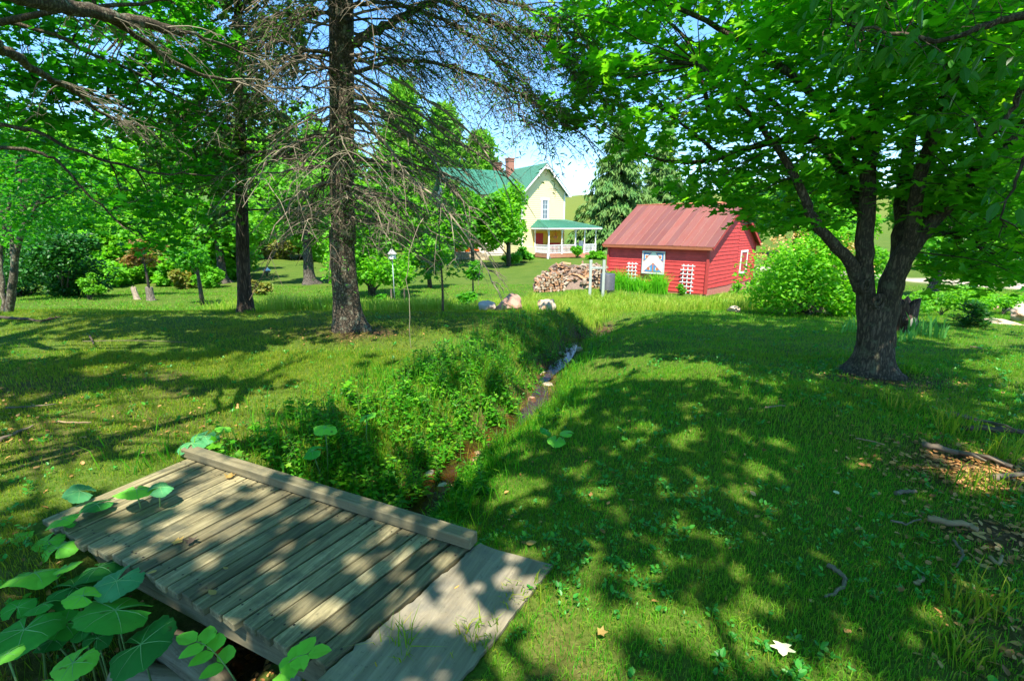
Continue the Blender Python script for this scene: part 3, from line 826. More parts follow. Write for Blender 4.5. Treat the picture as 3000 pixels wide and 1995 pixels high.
def big_plant(lst, label, rootz=None):
    """lst: (px, py, size px, tone, height z)"""
    cs = [at_z(p[0], p[1], p[4]) for p in lst]
    c0 = np.mean(cs, axis=0); c0[2] = h1(c0[0], c0[1])
    e = empty("round_leaved_plant", c0, label, "plant", "round-leaved plants by the footbridge")
    for (px, py, spx, tone, z), c in zip(lst, cs):
        dist = c[1] * math.cos(TILT) - (c[2] - CAMZ) * math.sin(TILT)
        S = spx * dist / F * 1.12
        yaw = rng.uniform(0, 6.28); Rm = rots(np.array([yaw]), np.array([rng.uniform(-0.35, 0.35)]), np.array([rng.uniform(-0.35, 0.35)]))[0]
        Vv = RL_V.copy(); Vv[:, 2] *= rng.uniform(0.5, 1.6); Vv[:, 2] += 0.03 * np.sin(Vv[:, 0] * 9 + rng.uniform(0, 6)) * np.hypot(Vv[:, 0], Vv[:, 1])
        mb = MB(); mb.add(Vv @ Rm.T * S + c, RL_F, 0, True)
        for q in (2, 8, 15, 23, 30, 37, 43):   # veins
            pts = np.array([Vv[0], Vv[1 + q], Vv[1 + NR + q], Vv[1 + 2 * NR + q] * 0.96]) + np.array([0, 0, 0.004])
            mb.tube(pts @ Rm.T * S + c, np.array([0.010, 0.008, 0.005, 0.002]) * S, 3, 1, cap=False)
        mb.build("leaf", [M_big[tone], M_vein], e)
        g0 = np.array([c[0] * 0.6 + c0[0] * 0.4, c[1] * 0.6 + c0[1] * 0.4, 0]); g0[2] = min(h1(g0[0], g0[1]), c[2] - 0.05) - 0.02
        mid = (g0 + c) / 2 + np.array([rng.uniform(-.03, .03), rng.uniform(-.03, .03), 0.03])
        mb = MB(); mb.tube([g0, mid, c - np.array([0, 0, 0.003])], [0.005, 0.0045, 0.0035], 5); mb.build("stalk", M_petiole, e)
q = lambda cx, cy_, s, t, z: (cx * 0.475, 1250 + cy_ * 0.475, s * 0.475, t, z)
big_plant([q(840, 385, 185, 2, .13), q(985, 372, 130, 3, .13)], "bright pair of round leaves growing over the far end of the footbridge deck")
big_plant([q(490, 395, 150, 3, .07), q(595, 475, 170, 0, .05)], "dull blue-green round leaves at the left edge of the footbridge deck")
big_plant([q(385, 570, 140, 2, .07), q(430, 590, 70, 1, .03)], "single bright round leaf over the left corner of the footbridge deck")
big_plant([q(95, 690, 135, 2, -.02), q(150, 745, 90, 1, -.05)], "pale green round leaf in the grass at the left picture edge beside the bridge")
big_plant([q(295, 705, 140, 2, -.02), q(360, 745, 165, 2, -.02), q(335, 800, 70, 1, -.08)], "two bright round leaves beside the bridge corner post")
big_plant([q(210, 900, 255, 2, -.05), q(415, 860, 115, 2, -.03), q(30, 945, 135, 2, -.06)], "wide bright leaves low on the bank left of the bridge post")
big_plant([q(610, 865, 230, 0, -.06), q(460, 985, 230, 0, -.10), q(720, 950, 235, 3, .0), q(510, 1040, 170, 2, -.0)], "tall plant with a blue-green leaf and a pale leaf below the bridge edge")
big_plant([q(710, 1130, 380, 1, -.05)], "largest flat green leaf under the near edge of the bridge")
big_plant([q(150, 1250, 320, 1, -.08), q(110, 1110, 140, 1, -.1), q(265, 1095, 165, 1, -.08)], "big jagged green leaf with holes at the left picture edge")
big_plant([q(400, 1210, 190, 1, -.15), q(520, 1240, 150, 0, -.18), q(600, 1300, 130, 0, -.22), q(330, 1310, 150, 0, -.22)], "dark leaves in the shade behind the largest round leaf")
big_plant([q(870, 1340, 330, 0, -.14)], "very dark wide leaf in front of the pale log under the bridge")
big_plant([q(40, 1400, 160, 2, -.0), q(450, 1455, 215, 2, -.06), q(280, 1570, 60, 2, -.0)], "bright leaves at the lower left corner of the view")
big_plant([(952, 1252, 60, 2, .10), (915, 1320, 55, 1, .0)], "shiny round leaf on the ditch bank behind the curb beam")
big_plant([(1075, 1218, 42, 2, .05)], "small bright round leaf at the lawn edge above the ditch bank")
big_plant([(560, 1300, 62, 3, .08), (600, 1278, 60, 3, .1), (655, 1255, 34, 2, .1)], "blue-green leaves at the far end of the curb beam")
big_plant([(1630, 1290, 45, 2, -.1), (1660, 1268, 40, 2, -.05), (1600, 1262, 34, 1, -.08)], "small lobed leaves growing on the right bank of the ditch")
# sprig with paired oval leaflets
def sprig(pa, pb, n, label):
    a, b_ = at_z(*pa), at_z(*pb)
    e = empty("leafy_sprig", a, label, "plant", "sprigs with paired leaflets")
    t = np.linspace(0, 1, 6)[:, None]
    pts = a + (b_ - a) * t + np.array([0, 0, 0.05]) * np.sin(t * 3.0)
    mb = MB(); mb.tube(pts, np.linspace(0.004, 0.0015, 6), 4); mb.build("stem", M_petiole, e)
    dr = math.atan2(b_[1] - a[1], b_[0] - a[0])
    for i in range(n):
        f = 0.3 + 0.68 * i / (n - 1)
        c = a + (b_ - a) * f + np.array([0, 0, 0.05]) * math.sin(f * 3.0)
        for sd_ in ((-1, 1) if i < n - 1 else (0,)):
            mb = MB()
            V_, F_ = OVATE
            V2 = V_ * np.array([1.25, 1, 1])
            mb.scatter(V2, F_, c[None], rots(np.array([dr - math.pi / 2 + sd_ * 1.05]), np.array([0.1]), np.array([0.0])), np.array([0.085]))
            mb.build("leaflet", M_big[2], e)
sprig((700, 2010, -.05), (575, 1882, .12), 4, "bright sprig of paired oval leaflets bending left in front of the round leaves")
sprig((790, 2030, -.05), (905, 1920, .1), 4, "bright sprig of paired oval leaflets bending right over the pale log")
# ================================================================== RED SHED
def siding_mat(name, col, var, dark, spec=0.25):
    return paint_mat(name, col, var, 0.65, 3.0, (dark, 0.55, 9.0, 0.35), (1, 1, 3.0), 0.15, 0.07, 40, spec)
M_red = siding_mat("red_siding_paint", (0.56, 0.06, 0.055), 0.2, (0.26, 0.03, 0.03))
M_redtrim = paint_mat("red_trim_paint", (0.42, 0.05, 0.045), 0.12, 0.6)
M_fascia = paint_mat("rust_brown_fascia", (0.34, 0.11, 0.05), 0.15, 0.7)
M_white = paint_mat("white_paint", (0.78, 0.78, 0.76), 0.05, 0.5, 5, ((0.45, 0.45, 0.42), 0.62, 14, 0.4))
M_holeshade = paint_mat("hole_shade_paint", (0.03, 0.025, 0.02), 0.1)
M_block = paint_mat("painted_foundation", (0.45, 0.16, 0.12), 0.2, 0.9, 9, ((0.4, 0.3, 0.24), 0.55, 12, 0.6))
def tin_mat(name, base, rust, seam):
    m, n, nd, l = mat_base(name)
    tc = nd.new("ShaderNodeTexCoord"); mp = nd.new("ShaderNodeMapping"); l.new(tc.outputs["Object"], mp.inputs[0]); mp.inputs["Scale"].default_value = (0.5, 2.4, 0.5)
    g = nd.new("ShaderNodeNewGeometry")
    n1 = noise_node(nd, l, 1.6, 6, mp.outputs[0], 0.7); n2 = noise_node(nd, l, 18, 5, tc.outputs["Object"], 0.75)
    r1 = ramp(nd, [(0.3, base), (0.7, rust)]); l.new(n1.outputs[0], r1.inputs[0])
    wn = nd.new("ShaderNodeTexWhiteNoise"); wn.noise_dimensions = '1D'; l.new(g.outputs["Random Per Island"], wn.inputs["W"])
    ri = ramp(nd, [(0, (0.72, 0.72, 0.76)), (1, (1.22, 1.12, 1.02))]); l.new(wn.outputs[0], ri.inputs[0])
    c = mix(nd, l, 1.0, r1.outputs[0], ri.outputs[0], 'MULTIPLY')
    r2 = ramp(nd, [(0.45, (0, 0, 0)), (0.72, (0.6,) * 3)]); l.new(n2.outputs[0], r2.inputs[0])
    c = mix(nd, l, r2.outputs[0], c, seam)
    p = nd.new("ShaderNodeBsdfPrincipled"); l.new(c, p.inputs["Base Color"]); p.inputs["Roughness"].default_value = 0.5; p.inputs["Specular IOR Level"].default_value = 0.4
    o = nd.new("ShaderNodeOutputMaterial"); l.new(p.outputs[0], o.inputs[0])
    return m
M_tin = tin_mat("rusty_red_tin", (0.19, 0.085, 0.07), (0.19, 0.055, 0.037), (0.16, 0.048, 0.026))
class Frame:
    def __init__(s, o, ax, ay, z):
        s.o = np.array([o[0], o[1], z]); s.ax = np.array([ax[0], ax[1], 0]); s.ay = np.array([ay[0], ay[1], 0]); s.rz = math.atan2(ax[1], ax[0])
    def w(s, x, y, z): return s.o + s.ax * x + s.ay * y + np.array([0, 0, z])
    def hit_x(s, px, py, x0=0.0):      # ray against the plane local x = x0 -> local (y, z)
        r = ray(px, py); c = np.array([0, 0, CAMZ]) - s.o - s.ax * x0
        t = -(c @ s.ax) / (r @ s.ax); P = c + r * t
        return P @ s.ay, P[2]
    def hit_y(s, px, py, y0=0.0):
        r = ray(px, py); c = np.array([0, 0, CAMZ]) - s.o - s.ay * y0
        t = -(c @ s.ay) / (r @ s.ay); P = c + r * t
        return P @ s.ax, P[2]
SF = Frame(SHED_N, SH_B, SH_A, h1(*SHED_N) - 0.02)
LA, LB, WH, RISE = SH_LA, SH_LB, 2.18, 1.78
shed = empty("red_shed", SF.o, "red clapboard shed with a rusty tin roof standing beyond the meadow", "shed", None, SF.rz)
def courses(mb, plane, lo, hi, z0, z1, ch, wav, sgn, off=0.0):
    """lapped boards on a wall; plane 'x' or 'y' = the wall's plane, lo/hi functions of z, sgn outward"""
    z = z0; k = 0
    while z < z1 - 0.01:
        zt = min(z + ch, z1)
        n = 9
        a0 = np.linspace(lo(z), hi(z), n); a1 = np.linspace(lo(zt), hi(zt), n)
        wv = np.cumsum(rng.normal(0, wav, n)); wv -= np.linspace(wv[0], wv[-1], n)
        V = []
        for i in range(n): V.append((a0[i], 0.024 + off, z + wv[i] - 0.012))
        for i in range(n): V.append((a1[i], 0.006 + off, zt + 0.0))
        for i in range(n): V.append((a0[i], 0.0 + off, z + wv[i] - 0.012))
        V = np.array(V)
        W_ = np.stack([np.full(len(V), 0.0) + sgn * V[:, 1], V[:, 0], V[:, 2]], -1) if plane == 'x' else np.stack([V[:, 0], sgn * V[:, 1], V[:, 2]], -1)
        Fc = []
        for i in range(n - 1):
            Fc += [[i, i + 1, n + i + 1, n + i], [2 * n + i, 2 * n + i + 1, i + 1, i]]
        mb.add(W_, Fc)
        z = zt; k += 1
pit_ = RISE / (LB / 2)
zroof = lambda x: WH + (LB / 2 - abs(x - LB / 2)) * pit_
xlo = lambda z: 0.0 if z <= WH else (z - WH) / pit_
xhi = lambda z: LB if z <= WH else LB - (z - WH) / pit_
mb = MB()
courses(mb, 'x', lambda z: 0.0, lambda z: LA, 0.12, WH, 0.165, 0.004, -1)
XS = 3.55
courses(mb, 'y', xlo, lambda z: min(xhi(z), XS), 0.34, WH + RISE, 0.17, 0.008, -1)
courses(mb, 'y', lambda z: max(xlo(z), XS), lambda z: max(xhi(z), XS), 0.30, WH + RISE / 1.0 * (1 - (XS - LB / 2) / (LB / 2)), 0.125, 0.002, -1, 0.004)
# back and far walls, plain core
core = [(0, 0), (LB, 0), (LB, LA), (0, LA)]
mb.box((LB / 2, LA / 2, WH / 2 + 0.12), (LB - 0.012, LA - 0.012, WH - 0.24))
V = [(0.01, 0.0, WH), (LB - 0.01, 0.0, WH), (LB / 2, 0.0, WH + RISE - 0.01)]
mb.add(np.array([(x, y + 0.008, z) for x, y, z in V] + [(x, LA - 0.008, z) for x, y, z in V]), [(0, 1, 2), (5, 4, 3)])
mb.build("wall", M_red, shed, world=False)
for (x, y) in ((-0.012, -0.012), (-0.012, LA), (LB, -0.012)):
    mb = MB(); mb.box((x, y, WH / 2 + 0.05), (0.11, 0.11, WH - 0.12)); mb.build("corner_board", M_redtrim, shed, world=False)
mb = MB(); mb.box((LB / 2, LA / 2, 0.08), (LB + 0.01, LA + 0.01, 0.5)); mb.build("foundation", M_block, shed, world=False)
# roof: overlapping tin sheets with raised seams
OV, RK = 0.22, 0.26
mb = MB()
sw = 0.36
for side in (-1, 1):
    y = -RK
    while y < LA + RK - 0.02:
        y2 = min(y + sw, LA + RK)
        xe = -OV if side < 0 else LB + OV
        ze = WH - OV * pit_ + 0.07; zr = WH + RISE + 0.07
        xr = LB / 2
        dz = rng.uniform(0, 0.004)
        nseg = 5
        G = np.array([[(xe + (xr - xe) * t, yy, ze + (zr - ze) * t + dz + 0.012 * math.sin(t * 3.1 + y)) for yy in (y, y2)] for t in np.linspace(0, 1, nseg)])
        mb.grid(G if side < 0 else G[:, ::-1], 0, False)
        G2 = G - np.array([0, 0, 0.03]); mb.grid(G2[:, ::-1] if side < 0 else G2, 0, False)
        rib = G[:, 0] + np.array([0, 0.0, 0.006])
        mb.tube(rib, 0.016, 4, 1, True, False)
        y = y2
M_seam = paint_mat("tin_seams", (0.24, 0.11, 0.08), 0.2, 0.45)
mb.build("roof", [M_tin, M_seam], shed, world=False)
mb = MB(); mb.tube([(LB / 2, -RK - 0.02, WH + RISE + 0.07), (LB / 2, LA / 2, WH + RISE + 0.085), (LB / 2, LA + RK + 0.02, WH + RISE + 0.07)], 0.045, 8); mb.build("ridge_cap", paint_mat("rusty_ridge", (0.42, 0.15, 0.07), 0.25), shed, world=False)
mb = MB(); zf = WH - OV * pit_ + 0.0
mb.box((-OV + 0.03, LA / 2, zf), (0.05, LA + 2 * RK - 0.06, 0.14)); mb.box((LB + OV - 0.03, LA / 2, zf), (0.05, LA + 2 * RK - 0.06, 0.14))
mb.build("fascia", M_fascia, shed, world=False)
for y in (-RK + 0.02, LA + RK - 0.02):
    for sg in (-1, 1):
        mb = MB()
        xe = -OV + 0.02 if sg < 0 else LB + OV - 0.02
        L_ = math.hypot(LB / 2 + OV, (LB / 2 + OV) * pit_)
        a = math.atan(pit_) * (-1 if sg < 0 else 1)
        c = ((xe + LB / 2) / 2, y, (WH - OV * pit_ + WH + RISE) / 2 - 0.02)
        rot = np.array([(math.cos(a), 0, math.sin(a)), (0, 1, 0), (-math.sin(a), 0, math.cos(a))])
        mb.box(c, (L_, 0.035, 0.13), rot); mb.build("rake_board", M_redtrim, shed, world=False)
# gable window (boarded)
(x0, z1_), (x1, z0_) = SF.hit_y(2158, 737), SF.hit_y(2183, 797)
print("SHED window", x0, x1, z0_, z1_)
x0, x1, z0_, z1_ = 3.95, 4.9, 0.72, 1.82
wf = MB()
for (c, d) in ((((x0 + x1) / 2, -0.045, z1_ - .04), (x1 - x0, 0.04, 0.09)), (((x0 + x1) / 2, -0.055, z0_ + .03), (x1 - x0 + 0.06, 0.06, 0.07)), ((x0 + 0.045, -0.043, (z0_ + z1_) / 2), (0.09, 0.036, z1_ - z0_ - 0.16)), ((x1 - 0.045, -0.043, (z0_ + z1_) / 2), (0.09, 0.036, z1_ - z0_ - 0.16))):
    wf.box(c, d)
wo = wf.build("window", M_white, shed, world=False)
mb = MB(); mb.box(((x0 + x1) / 2, -0.035, (z0_ + z1_) / 2), (x1 - x0 - 0.18, 0.02, z1_ - z0_ - 0.16)); so = mb.build("shutter", M_redtrim, wo, world=False)
# ---- barn quilt on the front wall
(yq0, zq1), (yq1, zq0) = SF.hit_x(1884, 735, -0.07), SF.hit_x(1945, 805, -0.07)
print("QUILT", yq0, yq1, zq0, zq1)
cyq, czq, qs = (yq0 + yq1) / 2, (zq0 + zq1) / 2, 0.95
q_e = empty("barn_quilt", SF.w(-0.08, cyq, czq), "square blue, white and orange quilt board on the red shed front", "quilt board", None, SF.rz)
M_qgrey = paint_mat("quilt_frame_grey", (0.52, 0.55, 0.55), 0.06, 0.5); M_qw = paint_mat("quilt_white", (0.78, 0.77, 0.68), 0.04, 0.5)
M_qb = paint_mat("quilt_blue", (0.05, 0.25, 0.52), 0.08, 0.5); M_qo = paint_mat("quilt_orange", (0.50, 0.17, 0.10), 0.08, 0.5)
hs = qs / 2; hz = (zq1 - zq0) / 2; hy = abs(yq1 - yq0) / 2
def qpoly(mb, pts, lay, mi):
    mb.add(np.array([(-0.02 - 0.003 * lay, -y * (hy - 0.05), z * (hz - 0.05)) for y, z in pts]), [list(range(len(pts)))], mi)
mb = MB(); mb.box((0, 0, 0), (0.03, 2 * hy - 0.1, 2 * hz - 0.1)); mb.build("panel", M_qw, q_e, world=False)
mb = MB()
for sg in (-1, 1):
    mb.box((-0.01, sg * (hy - 0.026), 0), (0.06, 0.05, 2 * hz)); mb.box((-0.01, 0, sg * (hz - 0.026)), (0.056, 2 * hy - 0.11, 0.05))
mb.build("frame", M_qgrey, q_e, world=False)
mb = MB()
for sg in (-1, 1):
    for up in (-1, 1):
        T_ = lambda pts: [(sg * a, up * b_) for a, b_ in pts]
        if up < 0:
            qpoly(mb, T_([(0.0, 0.0), (0.97, 0.95), (0.0, 0.95)]), 0, 1)
            qpoly(mb, T_([(0.07, 0.15), (0.84, 0.89), (0.07, 0.89)]), 1, 0)
            qpoly(mb, T_([(0.24, 0.45), (0.60, 0.76), (0.24, 0.76)]), 2, 2)
            qpoly(mb, T_([(0.30, 0.48), (0.56, 0.48), (0.56, 0.74), (0.30, 0.74)]), 3, 1)
        else:
            qpoly(mb, T_([(0.16, 0.98), (0.98, 0.98), (0.98, 0.12), (0.86, 0.12)]), 0, 1)
            qpoly(mb, T_([(0.26, 0.92), (0.93, 0.92), (0.93, 0.20), (0.86, 0.20)]), 1, 0)
            qpoly(mb, T_([(0.46, 0.76), (0.82, 0.76), (0.82, 0.36), (0.66, 0.36)]), 2, 2)
            qpoly(mb, T_([(0.52, 0.70), (0.77, 0.70), (0.77, 0.42), (0.60, 0.42)]), 3, 1)
mb.build("pattern", [M_qb, M_qo, M_qw], q_e, world=False)
# ---- trellises
def trellis(px0, px1, py0, py1, label, lean):
    (ya, zt), (yb, zb) = SF.hit_x(px0, py0, -0.12), SF.hit_x(px1, py1, -0.12)
    yc, wd = (ya + yb) / 2, abs(ya - yb)
    zb = max(zb, 0.0); n = int((zt - zb) / 0.17)
    e = empty("trellis", SF.w(-0.12, yc, zb), label, "trellis", "white trellises on the shed front", SF.rz)
    mb = MB()
    for k in (-1, 0, 1): mb.box((0.0, k * wd * 0.33, (zt - zb) / 2), (0.025, 0.035, zt - zb))
    mb.build("upright", M_white, e, world=False)
    mb = MB()
    for i in range(n): mb.box((-0.024, lean * (i % 3 - 1) * 0.02, 0.14 + i * (zt - zb - 0.2) / max(n - 1, 1)), (0.02, wd, 0.035))
    mb.build("crossbar", M_white, e, world=False)
    return e
trellis(1838, 1864, 768, 845, "short white trellis on the shed wall above the reed clump, left of the quilt board", 1)
trellis(1997, 2029, 774, 862, "tall white ladder trellis on the shed wall near its right corner", 1)

# ================================================================== HOUSE
M_yel = paint_mat("pale_yellow_siding", (0.72, 0.63, 0.33), 0.05, 0.6, 4, None, (1, 1, 3), 0.1)
M_yel2 = paint_mat("bright_yellow_wall", (0.70, 0.44, 0.04), 0.06, 0.6)
M_pale = paint_mat("pale_pink_siding", (0.70, 0.58, 0.52), 0.05, 0.6)
M_green = paint_mat("green_metal_roof", (0.03, 0.15, 0.095), 0.10, 0.58, 2.0, None, (1, 1, 1), 0.05, 0.05, 30, 0.35)
M_brick = paint_mat("brick_red", (0.36, 0.16, 0.11), 0.25, 0.9, 16)
M_glass = paint_mat("window_glass", (0.10, 0.14, 0.17), 0.15, 0.12, 2, spec=0.8)
M_floor = paint_mat("porch_brick_wood", (0.42, 0.20, 0.12), 0.15, 0.7)
M_dred = paint_mat("red_door_paint", (0.50, 0.04, 0.03), 0.08, 0.5)
HX = np.array([0.87, 0.493]); HX /= np.linalg.norm(HX); HYv = np.array([-HX[1], HX[0]])
HF = Frame((1.05, 50.8), HX, HYv, h1(1.05, 50.8) - 0.05)
house = empty("yellow_farmhouse", HF.o, "pale yellow farmhouse with green metal roof and white railed porch", "house", None, HF.rz)
HW, HD, HE, HP = 5.25, 10.5, 6.75, 9.42
def lap(mb, plane, lo, hi, z0, z1, sgn, at, ch=0.2):
    z = z0
    while z < z1 - 0.01:
        zt = min(z + ch, z1)
        V = np.array([(lo(z), 0.03, z), (hi(z), 0.03, z), (hi(zt), 0.006, zt), (lo(zt), 0.006, zt), (lo(z), 0.0, z), (hi(z), 0.0, z)])
        W_ = np.stack([at + sgn * V[:, 1], V[:, 0], V[:, 2]], -1) if plane == 'x' else np.stack([V[:, 0], at + sgn * V[:, 1], V[:, 2]], -1)
        mb.add(W_, [[0, 1, 2, 3], [4, 5, 1, 0]]); z = zt
hp_ = (HP - HE) / (HW / 2)
mb = MB()
lap(mb, 'y', lambda z: 0 if z < HE else (z - HE) / hp_, lambda z: HW if z < HE else HW - (z - HE) / hp_, 0.3, HP - 0.05, -1, 0)
lap(mb, 'x', lambda z: 0.0, lambda z: HD, 0.3, HE, -1, 0)
mb.box((HW / 2, HD / 2, HE / 2), (HW - 0.02, HD - 0.02, HE - 0.02))
mb.add([(0.02, 0.012, HE - 0.02), (HW - 0.02, 0.012, HE - 0.02), (HW / 2, 0.012, HP - 0.03), (0.02, HD - 0.012, HE - 0.02), (HW - 0.02, HD - 0.012, HE - 0.02), (HW / 2, HD - 0.012, HP - 0.03)], [(0, 1, 2), (5, 4, 3)])
mb.build("wall", M_yel, house, world=False)
for x in (0.0, HW):
    mb = MB(); mb.box((x, -0.005, HE / 2 + 0.15), (0.15, 0.09, HE - 0.3)); mb.build("corner_board", M_white, house, world=False)
def ribbed(mb, a, b_, c, d, ribs, th=0.06):
    """roof plane a-b along the eave, d-c along the ridge"""
    a, b_, c, d = map(lambda q_: np.array(q_, float), (a, b_, c, d))
    nrm = np.cross(b_ - a, d - a); nrm /= np.linalg.norm(nrm)
    if nrm[2] < 0: nrm = -nrm
    V = np.array([a, b_, c, d]); V2 = V - nrm * th
    mb.add(np.concatenate([V, V2]), [(0, 1, 2, 3), (7, 6, 5, 4), (0, 4, 5, 1), (1, 5, 6, 2), (2, 6, 7, 3), (3, 7, 4, 0)])
    for i in range(ribs + 1):
        t = i / ribs
        p0 = a + (b_ - a) * t + nrm * 0.012; p1 = d + (c - d) * t + nrm * 0.012
        if np.linalg.norm(p1 - p0) > 0.05: mb.tube([p0, p1], 0.026, 4, 0, True, False)
OVH, RKH = 0.42, 0.55
mb = MB(); ze = HE - OVH * hp_ + 0.12; zr = HP + 0.12
ribbed(mb, (-OVH, -RKH, ze), (-OVH, HD + .3, ze), (HW / 2, HD + .3, zr), (HW / 2, -RKH, zr), 34)
ribbed(mb, (HW + OVH, -RKH, ze), (HW + OVH, HD + .3, ze), (HW / 2, HD + .3, zr), (HW / 2, -RKH, zr), 34)
roof = mb.build("roof", M_green, house, world=False)
# chimneys
for (cx, cy_, top) in ((HW / 2 - 0.6, 6.2, HP + 1.15), (HW / 2 - 0.5, 9.4, HP + 1.0)):
    mb = MB(); mb.box((cx, cy_, (top + HP - 1) / 2), (0.75, 0.75, top - HP + 1)); mb.box((cx, cy_, top + 0.05), (0.9, 0.9, 0.12)); mb.box((cx, cy_, top - 0.18), (0.84, 0.84, 0.1))
    mb.build("chimney", M_brick, roof, world=False)
# white rakes and bracketed gable trim
for sg in (-1, 1):
    mb = MB()
    a = -math.atan(hp_) * (1 if sg < 0 else -1); L_ = math.hypot(HW / 2 + OVH, (HW / 2 + OVH) * hp_)
    xe = -OVH if sg < 0 else HW + OVH
    rot = np.array([(math.cos(a), 0, math.sin(a)), (0, 1, 0), (-math.sin(a), 0, math.cos(a))])
    mb.box(((xe + HW / 2) / 2, -RKH + 0.03, (ze + zr) / 2 - 0.16), (L_, 0.06, 0.2), rot)
    mb.box((xe, -RKH + 0.35, ze - 0.12), (0.16, 0.75, 0.16)); mb.build("rake_board", M_white, house, world=False)
mb = MB()
t = np.linspace(0, math.pi, 11)
for i in range(10):
    a0, a1 = t[i], t[i + 1]
    pts = [(HW / 2 - 0.95 * math.cos(a), -RKH + 0.05, HP - 1.05 + 0.62 * math.sin(a)) for a in (a0, a1)]
    mb.tube(np.array(pts), 0.07, 6)
mb.box((HW / 2, -RKH + 0.05, HP - 0.25), (0.09, 0.06, 0.6))
for sg in (-1, 1): mb.lathe((HW / 2 + sg * 0.95, -RKH + 0.05, HP - 1.35), [(0.02, 0), (0.09, 0.06), (0.06, 0.14), (0.08, 0.3)], 8)
mb.build("gable_ornament", M_white, house, world=False)
def house_window(cx, cz, wd, ht, plane='y', at=0.0, sg=-1):
    def B(mb, c, d):
        if plane == 'y': mb.box((c[0], at + sg * c[1], c[2]), (d[0], d[1], d[2]))
        else: mb.box((at + sg * c[1], c[0], c[2]), (d[1], d[0], d[2]))
    f = MB(); fw = 0.14
    B(f, (cx, 0.05, cz + ht / 2 + 0.02), (wd + 0.22, 0.1, 0.2)); B(f, (cx, 0.06, cz - ht / 2 - 0.0), (wd + 0.2, 0.12, 0.12))
    for s_ in (-1, 1): B(f, (cx + s_ * (wd / 2 - fw / 2 + .03), 0.045, cz), (fw, 0.09, ht - 0.17))
    fo = f.build("window", M_white, house, world=False)
    g_ = MB(); B(g_, (cx, 0.036, cz), (wd - 0.22, 0.03, ht - 0.17)); g_.build("pane", M_glass, fo, world=False)
    k = MB(); B(k, (cx, 0.056, cz), (wd - 0.22, 0.02, 0.06)); B(k, (cx, 0.058, cz), (0.03, 0.02, ht - 0.2))
    for zz in (-0.25, 0.25): B(k, (cx, 0.057, cz + zz * ht), (wd - 0.22, 0.018, 0.025))
    k.build("sash", M_white, fo, world=False)
house_window(2.75, 4.95, 0.85, 2.0)
house_window(5.5, 4.9, 0.9, 1.9, 'x'); house_window(2.2, 4.9, 0.9, 1.9, 'x')
# rear wing to the left
WY0, WY1, WX = 4.0, 9.5, -5.6
mb = MB(); lap(mb, 'y', lambda z: WX, lambda z: -0.02, 0.3, HE, -1, WY0); mb.box(((WX - 0.02) / 2, (WY0 + WY1) / 2, HE / 2), (-WX - 0.06, WY1 - WY0 - 0.02, HE - 0.02))
zc = HE + (WY1 - WY0) / 2 * 0.9
mb.add([(WX + .02, WY0 + .02, HE - .02), (WX + .02, WY1 - .02, HE - .02), (WX + .02, (WY0 + WY1) / 2, zc - .1)], [(2, 1, 0)])
wing = mb.build("wing_wall", M_pale, house, world=False)
mb = MB()
ribbed(mb, (WX - .5, WY0 - .4, HE - .24), (HW / 2, WY0 - .4, HE - .24), (HW / 2, (WY0 + WY1) / 2, zc + .1), (WX - .5, (WY0 + WY1) / 2, zc + .1), 26)
ribbed(mb, (WX - .5, WY1 + .4, HE - .24), (HW / 2, WY1 + .4, HE - .24), (HW / 2, (WY0 + WY1) / 2, zc + .1), (WX - .5, (WY0 + WY1) / 2, zc + .1), 26)
mb.build("wing_roof", M_green, house, world=False)
house_window(-1.6, 4.9, 0.9, 1.9, 'y', WY0); house_window(-3.6, 4.9, 0.9, 1.9, 'y', WY0)
# ground floor yellow wall behind the porch
PX0, PX1, PY = 1.35, 7.5, -2.9
mb = MB(); mb.box((3.3, -0.06, 1.6), (3.85, 0.05, 2.2)); mb.build("porch_wall", M_yel2, house, world=False)
mb = MB(); mb.box((2.05, -0.11, 1.5), (0.95, 0.05, 2.05)); d_o = mb.build("door", M_dred, house, world=False)
mb = MB(); mb.lathe((2.42, -0.16, 1.45), [(0.015, -0.02), (0.04, 0), (0.015, 0.02)], 8); mb.build("handle", M_brick, d_o, world=False)
mb = MB(); mb.box(((PX0 + PX1) / 2, PY / 2 - 0.02, 0.42), (PX1 - PX0, -PY - 0.06, 0.1)); mb.box((HW + 1.1, 2.5, 0.42), (2.1, 5.0, 0.098))
mb.build("porch_floor", M_floor, house, world=False)
mb = MB(); mb.box(((PX0 + PX1) / 2, PY + 0.03, 0.24), (PX1 - PX0 - 0.1, 0.05, 0.26)); mb.box((PX0 + 0.03, PY / 2, 0.24), (0.05, -PY - 0.1, 0.26)); mb.build("porch_skirt", M_floor, house, world=False)
def post(x, y, z0=0.47, z1=3.02):
    mb = MB(); mb.box((x, y, (z0 + z0 + 0.95) / 2), (0.15, 0.15, 0.95)); mb.box((x, y, z1 - 0.22), (0.14, 0.14, 0.44))
    mb.lathe((x, y, 0), [(0.055, z0 + 0.95), (0.075, z0 + 1.05), (0.05, z0 + 1.15), (0.065, z0 + 1.6), (0.05, z1 - 0.55), (0.075, z1 - 0.44)], 10)
    for s_ in (-1, 1):
        mb.box((x + s_ * 0.16, y, z1 - 0.08), (0.2, 0.04, 0.14)); mb.box((x + s_ * 0.10, y, z1 - 0.22), (0.07, 0.04, 0.16))
    mb.build("porch_post", M_white, house, world=False)
posts = [1.42, 3.05, 4.75, 5.95, 7.42]
for x in posts: post(x, PY + 0.08)
post(1.42, -0.3); post(7.42, 0.6)
mb = MB(); mb.box((1.34, PY + 0.02, 0.22), (0.16, 0.16, 0.5)); mb.tube([(1.38, PY - .06, 3.0), (1.36, PY - 0.08, 0.5), (1.5, PY - .2, 0.05)], 0.045, 6); mb.build("downspout", M_white, house, world=False)
